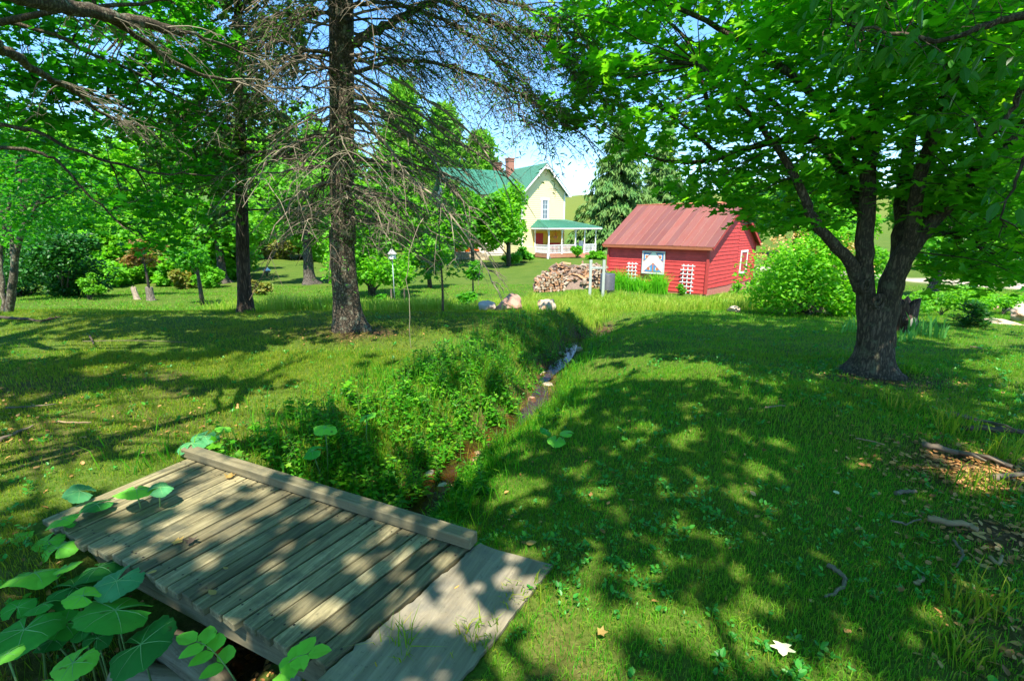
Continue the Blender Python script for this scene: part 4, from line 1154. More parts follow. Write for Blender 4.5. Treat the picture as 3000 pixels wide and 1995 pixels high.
def rail(xa, ya, xb, yb):
    L_ = math.hypot(xb - xa, yb - ya); a = math.atan2(yb - ya, xb - xa)
    mb = MB(); rot = rotz(a); c = ((xa + xb) / 2, (ya + yb) / 2)
    for z in (0.58, 1.36): mb.box((*c, z), (L_, 0.07, 0.07), rot)
    n = int(L_ / 0.15)
    for i in range(1, n):
        t = i / n
        mb.lathe((xa + (xb - xa) * t, ya + (yb - ya) * t, 0), [(0.022, 0.615), (0.035, 0.75), (0.022, 0.9), (0.035, 1.1), (0.022, 1.325)], 6)
    mb.build("railing", M_white, house, world=False)
yy = PY + 0.08
rail(1.5, yy, 2.97, yy); rail(3.13, yy, 4.67, yy); rail(6.03, yy, 7.34, yy); rail(1.42, PY + 0.2, 1.42, -0.4); rail(7.42, PY + 0.2, 7.42, 0.5)
mb = MB()
for i in range(3): mb.box((5.35, PY - 0.12 - 0.28 * i, 0.30 - 0.13 * i), (1.1, 0.28, 0.13))
mb.build("porch_step", M_floor, house, world=False)
# hipped porch roof round the front and right side
mb = MB(); ez, tz = 3.1, 3.92
x0, x1, y0 = PX0 - 0.35, PX1 + 0.4, PY - 0.4
ribbed(mb, (x0, y0, ez), (x1, y0, ez), (HW + 0.02, -0.035, tz), (1.9, -0.035, tz), 20, 0.05)
ribbed(mb, (x0, y0, ez), (x0, -0.04, ez + 0.02), (1.9, -0.04, tz), (1.9, -0.045, tz), 6, 0.05)
ribbed(mb, (x1, y0, ez), (x1, 6, ez), (HW + 0.02, 6, tz), (HW + 0.02, -0.035, tz), 20, 0.05)
mb.build("porch_roof", M_green, house, world=False)
mb = MB(); mb.box(((x0 + x1) / 2, y0 + 0.06, ez - 0.1), (x1 - x0 - 0.02, 0.1, 0.14)); mb.box((x0 + 0.06, y0 / 2, ez - 0.1), (0.1, -y0 - 0.25, 0.14)); mb.box(((x0 + x1) / 2, (y0 + .3) / 2, ez - 0.06), (x1 - x0 - 0.4, -y0 - .5, 0.03))
mb.box((x1 - .06, (6 + y0) / 2, ez - 0.1), (0.1, 6 - y0 - .25, 0.14))
mb.build("porch_eave", M_white, house, world=False)
mb = MB(); mb.box((0.65, -0.25, 0.75), (1.3, 0.5, 0.75)); mb.build("cellar_bulkhead", M_yel, house, world=False)
# porch contents
def box_thing(name, label, cat, c, parts, group=None):
    e = empty(name, HF.w(*c), label, cat, group, HF.rz)
    for pn, m_, bx in parts:
        mb = MB()
        for (cc, dd) in bx: mb.box(cc, dd)
        mb.build(pn, m_, e, world=False)
    return e
box_thing("porch_bench", "red bench against the yellow wall behind the porch railing", "bench", (3.6, -0.75, 0.472), [("seat", M_dred, [((0, 0, 0.42), (1.6, 0.45, 0.06))]), ("backrest", M_dred, [((0, 0.2, 0.8), (1.6, 0.04, 0.5))]), ("leg", M_dred, [((-.7, 0, 0.195), (0.07, 0.4, 0.39)), ((.7, 0, 0.195), (0.07, 0.4, 0.39))])])
box_thing("porch_chair", "white armchair at the right end of the porch", "chair", (6.7, -1.5, 0.472), [("seat", M_white, [((0, 0, 0.42), (0.55, 0.5, 0.05))]), ("backrest", M_white, [((0, 0.24, 0.85), (0.55, 0.04, 0.75))]), ("leg", M_white, [((-.24, -.2, 0.2), (0.05, 0.05, 0.39)), ((.24, -.2, 0.2), (0.05, 0.05, 0.39)), ((-.24, .2, 0.2), (0.05, 0.05, 0.39)), ((.24, .2, 0.2), (0.05, 0.05, 0.39))]), ("armrest", M_white, [((-.28, 0, 0.65), (0.06, 0.5, 0.04)), ((.28, 0, 0.65), (0.06, 0.5, 0.04))])])
M_pink = leaf_mat("pink_blossom", [(0.5, 0.03, 0.16), (0.6, 0.05, 0.25), (0.08, 0.2, 0.03)], 0.2)
M_redfl = leaf_mat("red_blossom", [(0.6, 0.03, 0.02), (0.65, 0.1, 0.03), (0.1, 0.22, 0.03)], 0.2)
hb = empty("hanging_basket", HF.w(2.6, PY + 0.6, 2.0), "hanging basket of reddish flowers under the porch roof", "basket", None, HF.rz)
mb = MB(); mb.lathe((0, 0, 0), [(0.08, 0), (0.2, 0.14), (0.22, 0.26)], 10)
mb.tube([(0, 0, 0.26), (0, 0, 1.0)], 0.012, 4); mb.build("pot", M_floor, hb, world=False)
mb = MB(); leaves(mb, rng.normal(0, 1, (260, 3)) * np.array([0.2, 0.2, 0.2]) + np.array([0, 0, 0.33]), 0.1, OVATE_S); fo_ = mb.build("flowers", M_redfl, hb, world=False)
for k, (x, lab) in enumerate(((2.2, "pink flowers in a planter behind the left part of the porch railing"), (4.0, "pink flowers in a planter behind the middle of the porch railing"))):
    e = empty("flower_planter", HF.w(x, PY + 0.5, 0.472), lab, "planter", "planters of pink flowers on the porch", HF.rz)
    mb = MB(); mb.box((0, 0, 0.2), (1.1, 0.3, 0.4), None, 0, 1.06); mb.build("trough", M_floor, e, world=False)
    mb = MB(); leaves(mb, rng.uniform(-1, 1, (420, 3)) * np.array([0.6, 0.2, 0.22]) + np.array([0, 0, 0.58]), 0.11, OVATE_S); fo_ = mb.build("flowers", M_pink, e, world=False)
# ================================================================== TREES
from math import pi
M_bark_spruce = bark_mat("spruce_bark", (0.055, 0.043, 0.03), (0.27, 0.21, 0.145), (0.27, 0.28, 0.2), 1.6, 0.8, 1.6)
M_bark_maple = bark_mat("maple_bark", (0.05, 0.039, 0.027), (0.19, 0.147, 0.1), (0.13, 0.135, 0.08), 1.9, 0.8, 5.0)
M_bark_cedar = bark_mat("cedar_bark", (0.035, 0.025, 0.017), (0.18, 0.135, 0.095), None, 1.6, 0.9, 9)
M_bark_far = bark_mat("grey_bark", (0.05, 0.042, 0.033), (0.22, 0.19, 0.15), None, 1.0, 0.5, 4)
M_twig = paint_mat("dead_twigs", (0.21, 0.175, 0.125), 0.35, 0.9, 4, None, (1, 1, 1), 0.0, 0.35)
M_twig_d = paint_mat("dark_twigs", (0.10, 0.078, 0.055), 0.3, 0.9, 4, None, (1, 1, 1), 0.0, 0.3)
M_lich = bark_mat("lichened_bough", (0.06, 0.045, 0.032), (0.22, 0.175, 0.125), (0.27, 0.30, 0.23), 2.2, 0.7, 2.0)
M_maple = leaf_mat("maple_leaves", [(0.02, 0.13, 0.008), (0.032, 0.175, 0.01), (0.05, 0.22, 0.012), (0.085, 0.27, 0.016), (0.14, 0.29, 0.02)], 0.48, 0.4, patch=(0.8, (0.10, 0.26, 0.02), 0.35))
M_maple_d = leaf_mat("dark_maple_leaves", [(0.014, 0.105, 0.008), (0.022, 0.145, 0.01), (0.035, 0.19, 0.012), (0.06, 0.24, 0.014)], 0.48, 0.4)  # darker leaf colours than the right maple
OVATE_N = (OVATE[0] * np.array([0.72, 1, 1]), OVATE[1])
M_dog = leaf_mat("dogwood_leaves", [(0.012, 0.065, 0.012), (0.02, 0.09, 0.016), (0.035, 0.12, 0.022)], 0.4, 0.35)
M_needle = leaf_mat("spruce_needles", [(0.018, 0.065, 0.012), (0.03, 0.095, 0.014), (0.05, 0.14, 0.018)], 0.25, 0.5)
M_cedar = leaf_mat("cedar_foliage", [(0.018, 0.055, 0.012), (0.03, 0.085, 0.016), (0.05, 0.11, 0.025)], 0.2, 0.6)
M_small = leaf_mat("small_leaves", [(0.03, 0.13, 0.012), (0.05, 0.19, 0.014), (0.08, 0.24, 0.02)], 0.4, 0.45)
M_lime = leaf_mat("lime_leaves", [(0.06, 0.2, 0.012), (0.10, 0.27, 0.016), (0.15, 0.33, 0.025)], 0.42, 0.5, patch=(0.45, (0.05, 0.17, 0.012), 0.6))  # bright yellow-green leaf colours
M_mid = leaf_mat("mid_green_leaves", [(0.035, 0.14, 0.012), (0.06, 0.2, 0.016), (0.10, 0.26, 0.02)], 0.4, 0.5, patch=(0.5, (0.12, 0.26, 0.02), 0.5))
M_deep = leaf_mat("deep_green_shaded_leaves", [(0.006, 0.045, 0.008), (0.011, 0.065, 0.011), (0.02, 0.09, 0.014)], 0.25, 0.45)  # deep green darkened to hold the shade of the left maple
M_nspruce = leaf_mat("norway_spruce_needles", [(0.03, 0.085, 0.035), (0.045, 0.115, 0.045), (0.07, 0.15, 0.055)], 0.2, 0.6, patch=(0.7, (0.11, 0.13, 0.05), 0.5))
M_pine = leaf_mat("white_pine_needles", [(0.06, 0.17, 0.03), (0.09, 0.22, 0.04), (0.13, 0.26, 0.06)], 0.35, 0.5)
M_rust = leaf_mat("reddish_leaves", [(0.19, 0.085, 0.06), (0.24, 0.11, 0.075), (0.09, 0.12, 0.03), (0.22, 0.12, 0.09), (0.07, 0.13, 0.03)], 0.35, 0.5)
M_gold = leaf_mat("golden_shrub_leaves", [(0.15, 0.13, 0.04), (0.1, 0.14, 0.03), (0.2, 0.13, 0.06)], 0.35, 0.5)

SUNGAPS = ((-0.8, 4.4, 0.75, 0.6), (-1.2, 6.1, 0.9, 0.3), (-3.3, 5.3, 1.7, 0.3), (-3.9, 4.2, 1.5, 0.3), (-3.2, 3.6, 1.0, 0.25), (-1.75, 2.65, 0.22, 0.2), (-5.5, 6.2, 1.5, 0.3), (-4.5, 8.6, 1.8, 0.25), (0.35, 1.75, 0.3, 0.25), (3.1, 2.9, 0.35, 0.2))  # canopy gaps placed so sun patches land on lawn, bank and deck
def sungap(C, pad=0.12):
    """True for sprays that leave the gaps cut for sun patches open"""
    x = C[:, 0]; y = C[:, 1] + 0.53 * C[:, 2]
    k = np.ones(len(C), bool)
    for a, b_, rx, ry in SUNGAPS: k &= ((x - a) / (rx + pad)) ** 2 + ((y - b_) / (ry + pad)) ** 2 > 1
    return k
def inpoly(x, y, poly):
    x = np.asarray(x); y = np.asarray(y); c = np.zeros(x.shape, bool)
    j = len(poly) - 1
    for i in range(len(poly)):
        xi, yi = poly[i]; xj, yj = poly[j]
        hit = ((yi > y) != (yj > y)) & (x < (xj - xi) * (y - yi) / (yj - yi + 1e-9) + xi)
        c ^= hit; j = i
    return c
def limb(mb, pts, r0, r1, k=8, sub=4, wob=0.0, lump=0.05):
    pts = np.asarray(pts, float); out = []
    for i in range(len(pts) - 1):
        p0 = pts[max(i - 1, 0)]; p1 = pts[i]; p2 = pts[i + 1]; p3 = pts[min(i + 2, len(pts) - 1)]
        for t in np.linspace(0, 1, sub + 1)[:-1]:
            out.append(0.5 * (2 * p1 + (-p0 + p2) * t + (2 * p0 - 5 * p1 + 4 * p2 - p3) * t * t + (-p0 + 3 * p1 - 3 * p2 + p3) * t ** 3))
    out.append(pts[-1]); out = np.array(out)
    if wob: out[1:-1] += rng.normal(0, wob, out[1:-1].shape)
    mb.tube(out, np.linspace(r0, r1, len(out)), k, 0, True, True, lump)
    return out
def bez(a, b, sag, n=5):
    a = np.asarray(a, float); b = np.asarray(b, float); t = np.linspace(0, 1, n)[:, None]
    m = (a + b) / 2 + np.array([0, 0, sag])
    return a * (1 - t) ** 2 + 2 * m * t * (1 - t) + b * t ** 2
def spray_leaves(mb, C, D, rs, n, size, tmpl, flat=0.35, droop=(-0.85, 0.05), roll=0.45):
    """flattened sprays of n leaves at centres C, facing outwards along D (xy)"""
    N = len(C)
    off = rng.normal(0, 1, (N, n, 3)); off /= (np.linalg.norm(off, axis=-1, keepdims=True) + 1e-6); off *= rng.random((N, n, 1)) ** 0.5
    off[..., 2] *= flat
    P = (C[:, None] + off * (rs if np.isscalar(rs) else rs[:, None, None])).reshape(-1, 3)
    P[:, 2] -= 0.25 * np.hypot(off[..., 0], off[..., 1]).ravel() ** 2 * (rs if np.isscalar(rs) else np.repeat(rs, n))
    yaw = np.arctan2(-D[:, 0], D[:, 1])
    oy = np.arctan2(-off[..., 0], off[..., 1]).ravel()
    yy = np.where(rng.random(N * n) < 0.6, oy, np.repeat(yaw, n)) + rng.normal(0, 0.7, N * n)
    leaves(mb, P, size, tmpl, yy, droop, roll)
def connect(mb, nodes, C, r=0.008, sag=0.12, k=4, every=1, twigs=3, rs=0.3):
    nodes = np.asarray(nodes)
    for i, c in enumerate(C):
        if i % every: continue
        d = np.linalg.norm(nodes - c, axis=1) + 0.4 * np.maximum(nodes[:, 2] - c[2] - 0.5, 0)
        a = nodes[np.argmin(d)]
        L_ = np.linalg.norm(a - c)
        if L_ > 4.5: continue
        pts = bez(a, c, sag * L_ * rng.uniform(0.3, 1.3), 5); pts[1:-1] += rng.normal(0, 0.02 * L_, (3, 3))
        mb.tube(pts, np.linspace(r * (0.6 + 0.5 * L_), r * 0.35, 5), k, 0, False)
        for _ in range(twigs):
            e = c + rng.normal(0, 1, 3) * np.array([rs, rs, rs * 0.3]) * 0.8
            mb.tube([pts[3], (pts[3] + e) / 2 + rng.normal(0, 0.02, 3), e], [r * 0.35, r * 0.25, r * 0.15], 3, 0, False)
def px_centres(n, poly, yr, holes=()):
    xs = [p[0] for p in poly]; ys = [p[1] for p in poly]; out = []
    while len(out) < n:
        px = rng.uniform(min(xs), max(xs)); py = rng.uniform(min(ys), max(ys))
        if not inpoly(np.array([px]), np.array([py]), poly)[0]: continue
        if any(((px - a) / rx) ** 2 + ((py - b) / ry) ** 2 < 1 for a, b, rx, ry in holes): continue
        out.append(at_y(px, py, yr(px, py)))
    return np.array(out)
def ell_centres(n, c, r, zmin=None, shell=0.45, cond=None):
    out = []
    while len(out) < n:
        v = rng.normal(0, 1, 3); v /= np.linalg.norm(v); v *= rng.uniform(shell, 1.0)
        p = np.array(c) + v * np.array(r)
        if zmin is not None and p[2] < zmin: continue
        if cond is not None and not cond(p): continue
        out.append(p)
    return np.array(out)
def inview(p, m=60):
    x, y = proj(p); return p[1] > 0.3 and -m < x < 3000 + m and -m < y < 2000

def flared_bole(mb, base, top, r_base, r_top, nroot=5, k=18, flare=0.5, seg=14, lean=None):
    """trunk foot with root swellings"""
    base = np.array(base, float); top = np.array(top, float)
    ph = rng.uniform(0, 6.28, nroot); an = np.arange(k) * 2 * pi / k
    V = np.empty((seg, k, 3)); t = np.linspace(0, 1, seg) ** 1.4
    am = rng.uniform(0.6, 1.1, nroot)
    for i, tt in enumerate(t):
        c = base + (top - base) * tt
        r = r_top + (r_base - r_top) * math.exp(-tt * 4.2)
        lob = np.zeros(k)
        for p_, a_ in zip(ph, am): lob += a_ * np.maximum(np.cos(an - p_), 0) ** 10
        rr = r * (1 + flare * lob * math.exp(-tt * 9)) * (1 + 0.035 * rng.uniform(-1, 1, k) + 0.04 * np.sin(an * 3 + tt * 5))
        V[i, :, 0] = c[0] + rr * np.cos(an); V[i, :, 1] = c[1] + rr * np.sin(an); V[i, :, 2] = c[2]
        if i == 0: V[i, :, 2] -= 0.18
    i = np.arange(seg - 1)[:, None]; j = np.arange(k)[None]; j2 = (j + 1) % k
    mb.add_np(V.reshape(-1, 3), np.stack([i * k + j, i * k + j2, (i + 1) * k + j2, (i + 1) * k + j], -1).reshape(-1, 4), 0, True)

# ---------------------------------------------------------------- right maple (forked trunk)
bm = np.array([4.07, 5.14, h1(4.07, 5.14)])
maple = empty("maple_tree", bm, "large leafy maple with a thick forked trunk on the right lawn", "tree")
tb = MB()
top = at_y(2562, 905, 5.14)
flared_bole(tb, bm, top + np.array([0, 0, .05]), 0.25, 0.158, 6, 22, 0.55, 16)
nodes = []
def pl(*q): return [at_y(*a) for a in q]
for pts, r0, r1, k in (
    (pl((2543, 1010, 5.14), (2532, 830, 5.14), (2533, 680, 5.12), (2545, 480, 5.2), (2565, 300, 5.3), (2580, 90, 5.5), (2590, -180, 5.7), (2600, -600, 5.9)), 0.098, 0.03, 14),
    (pl((2583, 1010, 5.12), (2606, 850, 5.08), (2650, 745, 5.02), (2722, 655, 4.95), (2810, 560, 4.8), (2910, 450, 4.7), (3040, 330, 4.6), (3200, 150, 4.6)), 0.122, 0.035, 14),
    (pl((2520, 850, 5.13), (2492, 770, 5.05), (2440, 712, 5.0), (2392, 655, 4.95), (2350, 560, 4.9), (2290, 450, 5.0), (2190, 330, 5.3), (2050, 190, 5.7)), 0.07, 0.018, 9),
    (pl((2620, 850, 5.12), (2635, 720, 5.25), (2645, 560, 5.45), (2670, 380, 5.6), (2720, 170, 5.7), (2770, -40, 5.8), (2800, -300, 6.0)), 0.085, 0.03, 9),
    (pl((2665, 735, 5.0), (2682, 600, 4.85), (2715, 450, 4.7), (2765, 300, 4.5), (2830, 100, 4.3), (2900, -150, 4.2)), 0.07, 0.025, 8),
    (pl((2538, 640, 5.12), (2450, 480, 5.8), (2300, 330, 6.6), (2120, 200, 7.2), (1950, 60, 7.6)), 0.06, 0.018, 7),
    (pl((2545, 520, 5.2), (2420, 420, 5.6), (2250, 420, 6.0), (2080, 470, 6.4), (1940, 470, 6.7), (1850, 430, 6.9)), 0.05, 0.014, 7),
    (pl((2550, 450, 5.2), (2350, 250, 5.6), (2150, 110, 6.0), (1950, 10, 6.4), (1780, -30, 6.6)), 0.05, 0.014, 7),
    (pl((2570, 250, 5.35), (2500, 60, 4.6), (2450, -150, 4.0)), 0.045, 0.02, 7),
    (pl((2700, 680, 5.0), (2800, 690, 5.2), (2900, 740, 5.4), (2990, 740, 5.5)), 0.035, 0.01, 6),
    (pl((2090, 380, 6.9), (2060, 260, 6.9), (2030, 150, 6.9), (1985, 90, 6.9)), 0.034, 0.012, 6),
    (pl((2100, 445, 6.6), (2010, 375, 6.6), (1960, 335, 6.6)), 0.03, 0.008, 6),
):
    nodes.append(limb(tb, pts, r0, r1, k, 5, 0.006))
nodes = np.concatenate(nodes)
# knots
for (px, py, r) in ((2537, 838, .05), (2575, 884, .055), (2570, 880, .03)):
    c = at_y(px, py, 4.93); a = np.linspace(0, 2 * pi, 11)
    tb.tube(np.stack([c[0] + r * np.cos(a), np.full(11, c[1]), c[2] + 1.25 * r * np.sin(a)], -1), 0.022, 6, 0, False)
POLY_M = [(1650, -80), (1600, 90), (1690, 230), (1625, 310), (1640, 350), (1800, 390), (1835, 470), (1900, 540), (1990, 560), (2100, 620), (2140, 560), (2190, 660), (2260, 700), (2340, 660), (2460, 670), (2500, 600), (2700, 600), (2720, 780), (2800, 830), (2960, 835), (3080, 770), (3080, -80)]
def ym(px, py):
    base = np.interp(px, [1600, 2000, 2400, 2700, 3000], [6.7, 6.3, 5.3, 4.9, 4.7])
    return base + rng.uniform(-1.2, 1.5) * np.interp(py, [0, 400, 800], [1.1, 1.0, 0.6])
HOLES = ((2065, 85, 62, 62), (2190, 250, 40, 32), (2140, 420, 36, 26), (1990, 70, 30, 25))
C = px_centres(1250, POLY_M, ym, HOLES)
C = C[vnoise(C[:, 0] / 0.8 + 5, C[:, 2] / 0.5 + C[:, 1] / 0.9) > -0.42]
lb = MB()
D = C - bm; D[:, 2] = 0
spray_leaves(lb, C, D, 0.34, 18, 0.098, MAPLE, 0.28, (-0.65, 0.25))
connect(tb, nodes, C, 0.0075, 0.10, 4, 2, 2)
C2 = ell_centres(210, (4.3, 5.4, 6.2), (4.2, 3.4, 2.4), 3.8, 0.5, lambda p: not inview(p, 260))
spray_leaves(lb, C2, C2 - bm, 0.6, 11, 0.27, MAPLE_S, 0.4)
connect(tb, nodes, C2, 0.010, 0.1, 4, 4, 0)
tb.build("trunk", M_bark_maple, maple)
lb.build("crown", M_maple, maple)

# ---------------------------------------------------------------- left maple, trunk just outside the frame
b0 = np.array([-7.6, 4.6, h1(-7.6, 4.6)])
lm = empty("maple_tree", b0, "dark leafy maple reaching in from the left edge with sweeping boughs", "tree")
tb = MB(); lb = MB()
flared_bole(tb, b0, b0 + np.array([0.2, 0, 2.4]), 0.4, 0.24, 5, 16, 0.6, 12)
nodes = [limb(tb, [b0 + np.array([.2, 0, 2.2]), b0 + np.array([.3, .1, 4.5]), b0 + np.array([.1, .3, 8])], 0.24, 0.05, 12)]
for pts, r0, r1 in (
    (pl((-600, 300, 5.0), (-200, 340, 5.4), (60, 375, 5.6), (210, 435, 5.7), (400, 498, 5.8), (560, 512, 5.9), (640, 520, 6.0)), 0.03, 0.006),
    (pl((-600, 380, 4.8), (-200, 420, 5.0), (20, 432, 5.1), (140, 455, 5.2), (230, 540, 5.3), (330, 640, 5.4), (400, 690, 5.4)), 0.026, 0.005),
    (pl((-700, 100, 4.8), (-250, 60, 5.2), (50, 70, 5.4), (300, 170, 5.6), (480, 260, 5.8), (620, 340, 6)), 0.03, 0.006),
    (pl((-700, 0, 5.4), (-200, 180, 5.8), (150, 240, 6.2), (400, 330, 6.4), (560, 420, 6.6)), 0.03, 0.006),
    (pl((-600, 150, 4.4), (-150, 100, 4.6), (200, 30, 4.8), (500, 0, 5.2)), 0.045, 0.01),
):
    nodes.append(limb(tb, pts, r0, r1, 7, 5, 0.01))
    tb.tube([b0 + np.array([.25, .05, min(pts[0][2], 4.2)]), (b0 + np.array([.25, .05, 4]) + pts[0]) / 2, pts[0]], [0.09, 0.07, r0], 8)
nodes = np.concatenate(nodes)
POLY_L = [(-80, -80), (520, -80), (590, 60), (680, 160), (650, 260), (560, 300), (660, 400), (690, 470), (560, 640), (470, 740), (420, 720), (360, 600), (300, 545), (180, 500), (60, 430), (-80, 420)]
C = px_centres(900, POLY_L, lambda px, py: rng.uniform(5.5, 7.8), ((400, 395, 60, 26), (45, 120, 70, 42), (220, 120, 40, 30), (370, 150, 40, 40), (80, 200, 40, 25), (290, 275, 45, 22), (480, 235, 30, 26)))
C = C[vnoise(C[:, 0] / 0.7 + 15, C[:, 2] / 0.4 + C[:, 1] / 0.9) > -0.16]
C = C[vnoise(C[:, 0] / 1.5 + 4, (C[:, 1] + 0.53 * C[:, 2]) / 0.55) > -0.3]
C = C[sungap(C, 0.1)]
spray_leaves(lb, C, C - b0, 0.36, 16, 0.094, MAPLE, 0.25, (-0.55, 0.25))
connect(tb, nodes, C, 0.007, 0.08, 4, 2, 2)
C2 = ell_centres(190, (-6.6, 3.6, 5.6), (4.4, 3.7, 2.4), 3.4, 0.4, lambda p: not inview(p, 260))
C2 = C2[vnoise(C2[:, 0] / 1.5 + 4, (C2[:, 1] + 0.53 * C2[:, 2]) / 0.55) > -0.14]
C2 = C2[sungap(C2, 0.3)]
spray_leaves(lb, C2, C2 - b0, 0.6, 11, 0.27, MAPLE_S, 0.4)
connect(tb, nodes, C2, 0.01, 0.1, 4, 4, 0)
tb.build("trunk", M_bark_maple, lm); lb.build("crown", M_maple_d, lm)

# ---------------------------------------------------------------- dead-limbed spruce in the middle
def dead_branch(mb, a, az, L_, up, droop, r, nsec=9, curl=1.0, tert=4, mi=0, seg=9):
    a = np.asarray(a, float); t = np.linspace(0, 1, seg)
    d = np.array([math.cos(az), math.sin(az), 0]); sd_ = np.array([-d[1], d[0], 0])
    w_ = rng.uniform(-0.12, 0.12)
    pts = a + d * (L_ * (t - 0.12 * t ** 3))[:, None] + sd_ * (w_ * L_ * t ** 2)[:, None] + np.array([0, 0, 1.0]) * (L_ * (up * t - droop * t ** 2))[:, None]
    pts[2:] += rng.normal(0, 0.012 * L_, pts[2:].shape)
    mb.tube(pts, r * (1 - 0.85 * t) + 0.0015, 5, mi, False)
    for i in range(nsec):
        f = rng.uniform(0.22, 1.0) * (seg - 1.001); k0 = int(f); p = pts[k0] + (pts[k0 + 1] - pts[k0]) * (f - k0)
        sg = 1 if i % 2 else -1
        l2 = L_ * rng.uniform(0.14, 0.42) * (1.15 - 0.55 * f / seg)
        d2 = d * rng.uniform(0.25, 0.8) + sd_ * sg * rng.uniform(0.3, 0.95); d2 /= np.linalg.norm(d2)
        dr = rng.uniform(0.3, 1.0)
        n2 = 6; t2 = np.linspace(0, 1, n2)
        q = p + d2 * (l2 * t2)[:, None] + np.array([0, 0, -1.0]) * (l2 * dr * t2 ** 1.6)[:, None] + rng.normal(0, 0.02 * l2, (n2, 3)) * t2[:, None]
        mb.tube(q, (r * 0.27 * (1 - 0.8 * t2)) + 0.001, 3, mi, False)
        for j in range(tert):
            k1 = rng.integers(1, n2 - 1); p2 = q[k1]; l3 = l2 * rng.uniform(0.25, 0.6)
            d3 = d2 * rng.uniform(-0.2, 0.8) + np.array([-d2[1], d2[0], 0]) * rng.choice([-1, 1]) * rng.uniform(0.3, 0.9); d3 /= np.linalg.norm(d3)
            t3 = np.linspace(0, 1, 4)
            cu = rng.uniform(-0.7, 1.1) * curl
            q3 = p2 + d3 * (l3 * t3)[:, None] + np.array([0, 0, -1.0]) * (l3 * cu * t3 ** 2)[:, None] + np.array([0, 0, 0.25]) * (l3 * np.sin(t3 * 3))[:, None] * rng.uniform(-1, 1)
            mb.tube(q3, np.linspace(0.0018, 0.0009, 4), 3, mi, False)
    return pts
sb = np.array([-2.56, 7.29, h1(-2.56, 7.29)])
spr = empty("spruce_tree", sb, "tall spruce with a straight trunk and a tangle of bare drooping dead limbs", "tree")
tb = MB(); flared_bole(tb, sb, np.array([at_y(1010, 800, 7.29)[0], sb[1], sb[2] + 1.5]), 0.25, 0.175, 6, 20, 0.4, 16)
_sl = np.array(pl((1020, 962, 7.29), (1010, 800, 7.29), (1005, 600, 7.29), (1003, 400, 7.29), (1000, 200, 7.29), (998, 0, 7.29)))
def spruce_at(z):
    zz = _sl[:, 2]; o_ = np.argsort(zz)
    x = np.interp(z, zz[o_], _sl[o_, 0]) + (0.0 if z < zz.max() else -0.0)
    return np.array([x, sb[1], z])
tz = np.concatenate([np.linspace(sb[2] + 1.3, 4.6, 14), np.linspace(5.2, 13.6, 12)])
tb.tube(np.array([spruce_at(z) for z in tz]) + np.stack([0.008 * np.sin(tz * 2), 0.01 * np.cos(tz * 1.3), 0 * tz], -1), np.interp(tz, [1.4, 5, 13.6], [0.176, 0.158, 0.03]), 18, 0, True, True, 0.03)
db = MB(); dfol = []
for i in range(165):
    z = rng.uniform(1.55, 5.4) if i > 14 else rng.uniform(1.5, 2.6)
    az = rng.uniform(0, 2 * pi)
    L_ = rng.uniform(0.9, 2.3) * (1.1 if z > 2.2 else 0.8)
    if math.cos(az) > 0.3: L_ *= 1.15
    q_ = dead_branch(db, spruce_at(sb[2] + z), az, L_, rng.uniform(-0.1, 0.3), rng.uniform(0.25, 0.75), rng.uniform(0.010, 0.022), 10, 1.0, 4, 0 if rng.random() < 0.6 else 1)
    if i % 2 == 0 and (math.cos(az) > -0.3 or z > 3.4): dfol.append(q_[4:])
# long bare limbs that show against the house and the ditch
for (pts, r) in ((pl((1030, 330, 7.2), (1120, 410, 6.8), (1200, 520, 6.5), (1290, 600, 6.3), (1370, 700, 6.2), (1425, 790, 6.15), (1470, 880, 6.1), (1500, 900, 6.1)), 0.022), (pl((1035, 250, 7.2), (1150, 360, 6.9), (1270, 470, 6.7), (1330, 560, 6.6), (1460, 700, 6.5), (1480, 730, 6.5)), 0.024),
                 (pl((1035, 200, 7.2), (1180, 300, 6.8), (1310, 400, 6.6), (1430, 470, 6.5), (1520, 560, 6.45), (1570, 640, 6.4)), 0.022), (pl((1035, 160, 7.2), (1200, 260, 7.0), (1340, 360, 6.8), (1440, 470, 6.7), (1490, 580, 6.65), (1500, 640, 6.6)), 0.022), (pl((1035, 270, 7.2), (1180, 380, 7.3), (1300, 450, 7.4), (1420, 560, 7.5), (1480, 680, 7.5)), 0.02), (pl((1035, 340, 7.2), (1160, 450, 7.3), (1280, 520, 7.3), (1350, 600, 7.3), (1380, 680, 7.3)), 0.02), (pl((1030, 420, 7.2), (1130, 480, 6.9), (1240, 560, 6.7), (1330, 660, 6.6), (1380, 740, 6.55)), 0.02), (pl((1030, 300, 7.3), (1170, 380, 7.2), (1300, 470, 7.1), (1400, 560, 7.0), (1450, 640, 7.0)), 0.02), (pl((1035, 480, 7.2), (1120, 540, 6.8), (1190, 620, 6.6), (1230, 710, 6.5)), 0.016), (pl((1030, 380, 7.4), (1160, 420, 7.6), (1290, 520, 7.7), (1360, 620, 7.7)), 0.018), (pl((1000, 350, 7.2), (930, 430, 6.9), (860, 520, 6.7), (820, 640, 6.6)), 0.018), (pl((1240, 640, 6.4), (1200, 740, 6.3), (1195, 860, 6.25), (1200, 960, 6.2), (1210, 1060, 6.2)), 0.006)):
    p = limb(db, pts, r, 0.003, 5, 3, 0.012)
    for k0 in range(4, len(p) - (5 if r > 0.01 else 9)):
        for _ in range(2):
            az = math.atan2(*(p[-1] - p[0])[[1, 0]]) + rng.uniform(-1.2, 1.2)
            dead_branch(db, p[k0], az, rng.uniform(0.25, 0.75) * (1 - 0.75 * (k0 / len(p)) ** 2), rng.uniform(-0.3, 0.1), rng.uniform(0.3, 0.9), r * 0.3, 4, 1.0, 2, 0, 5)
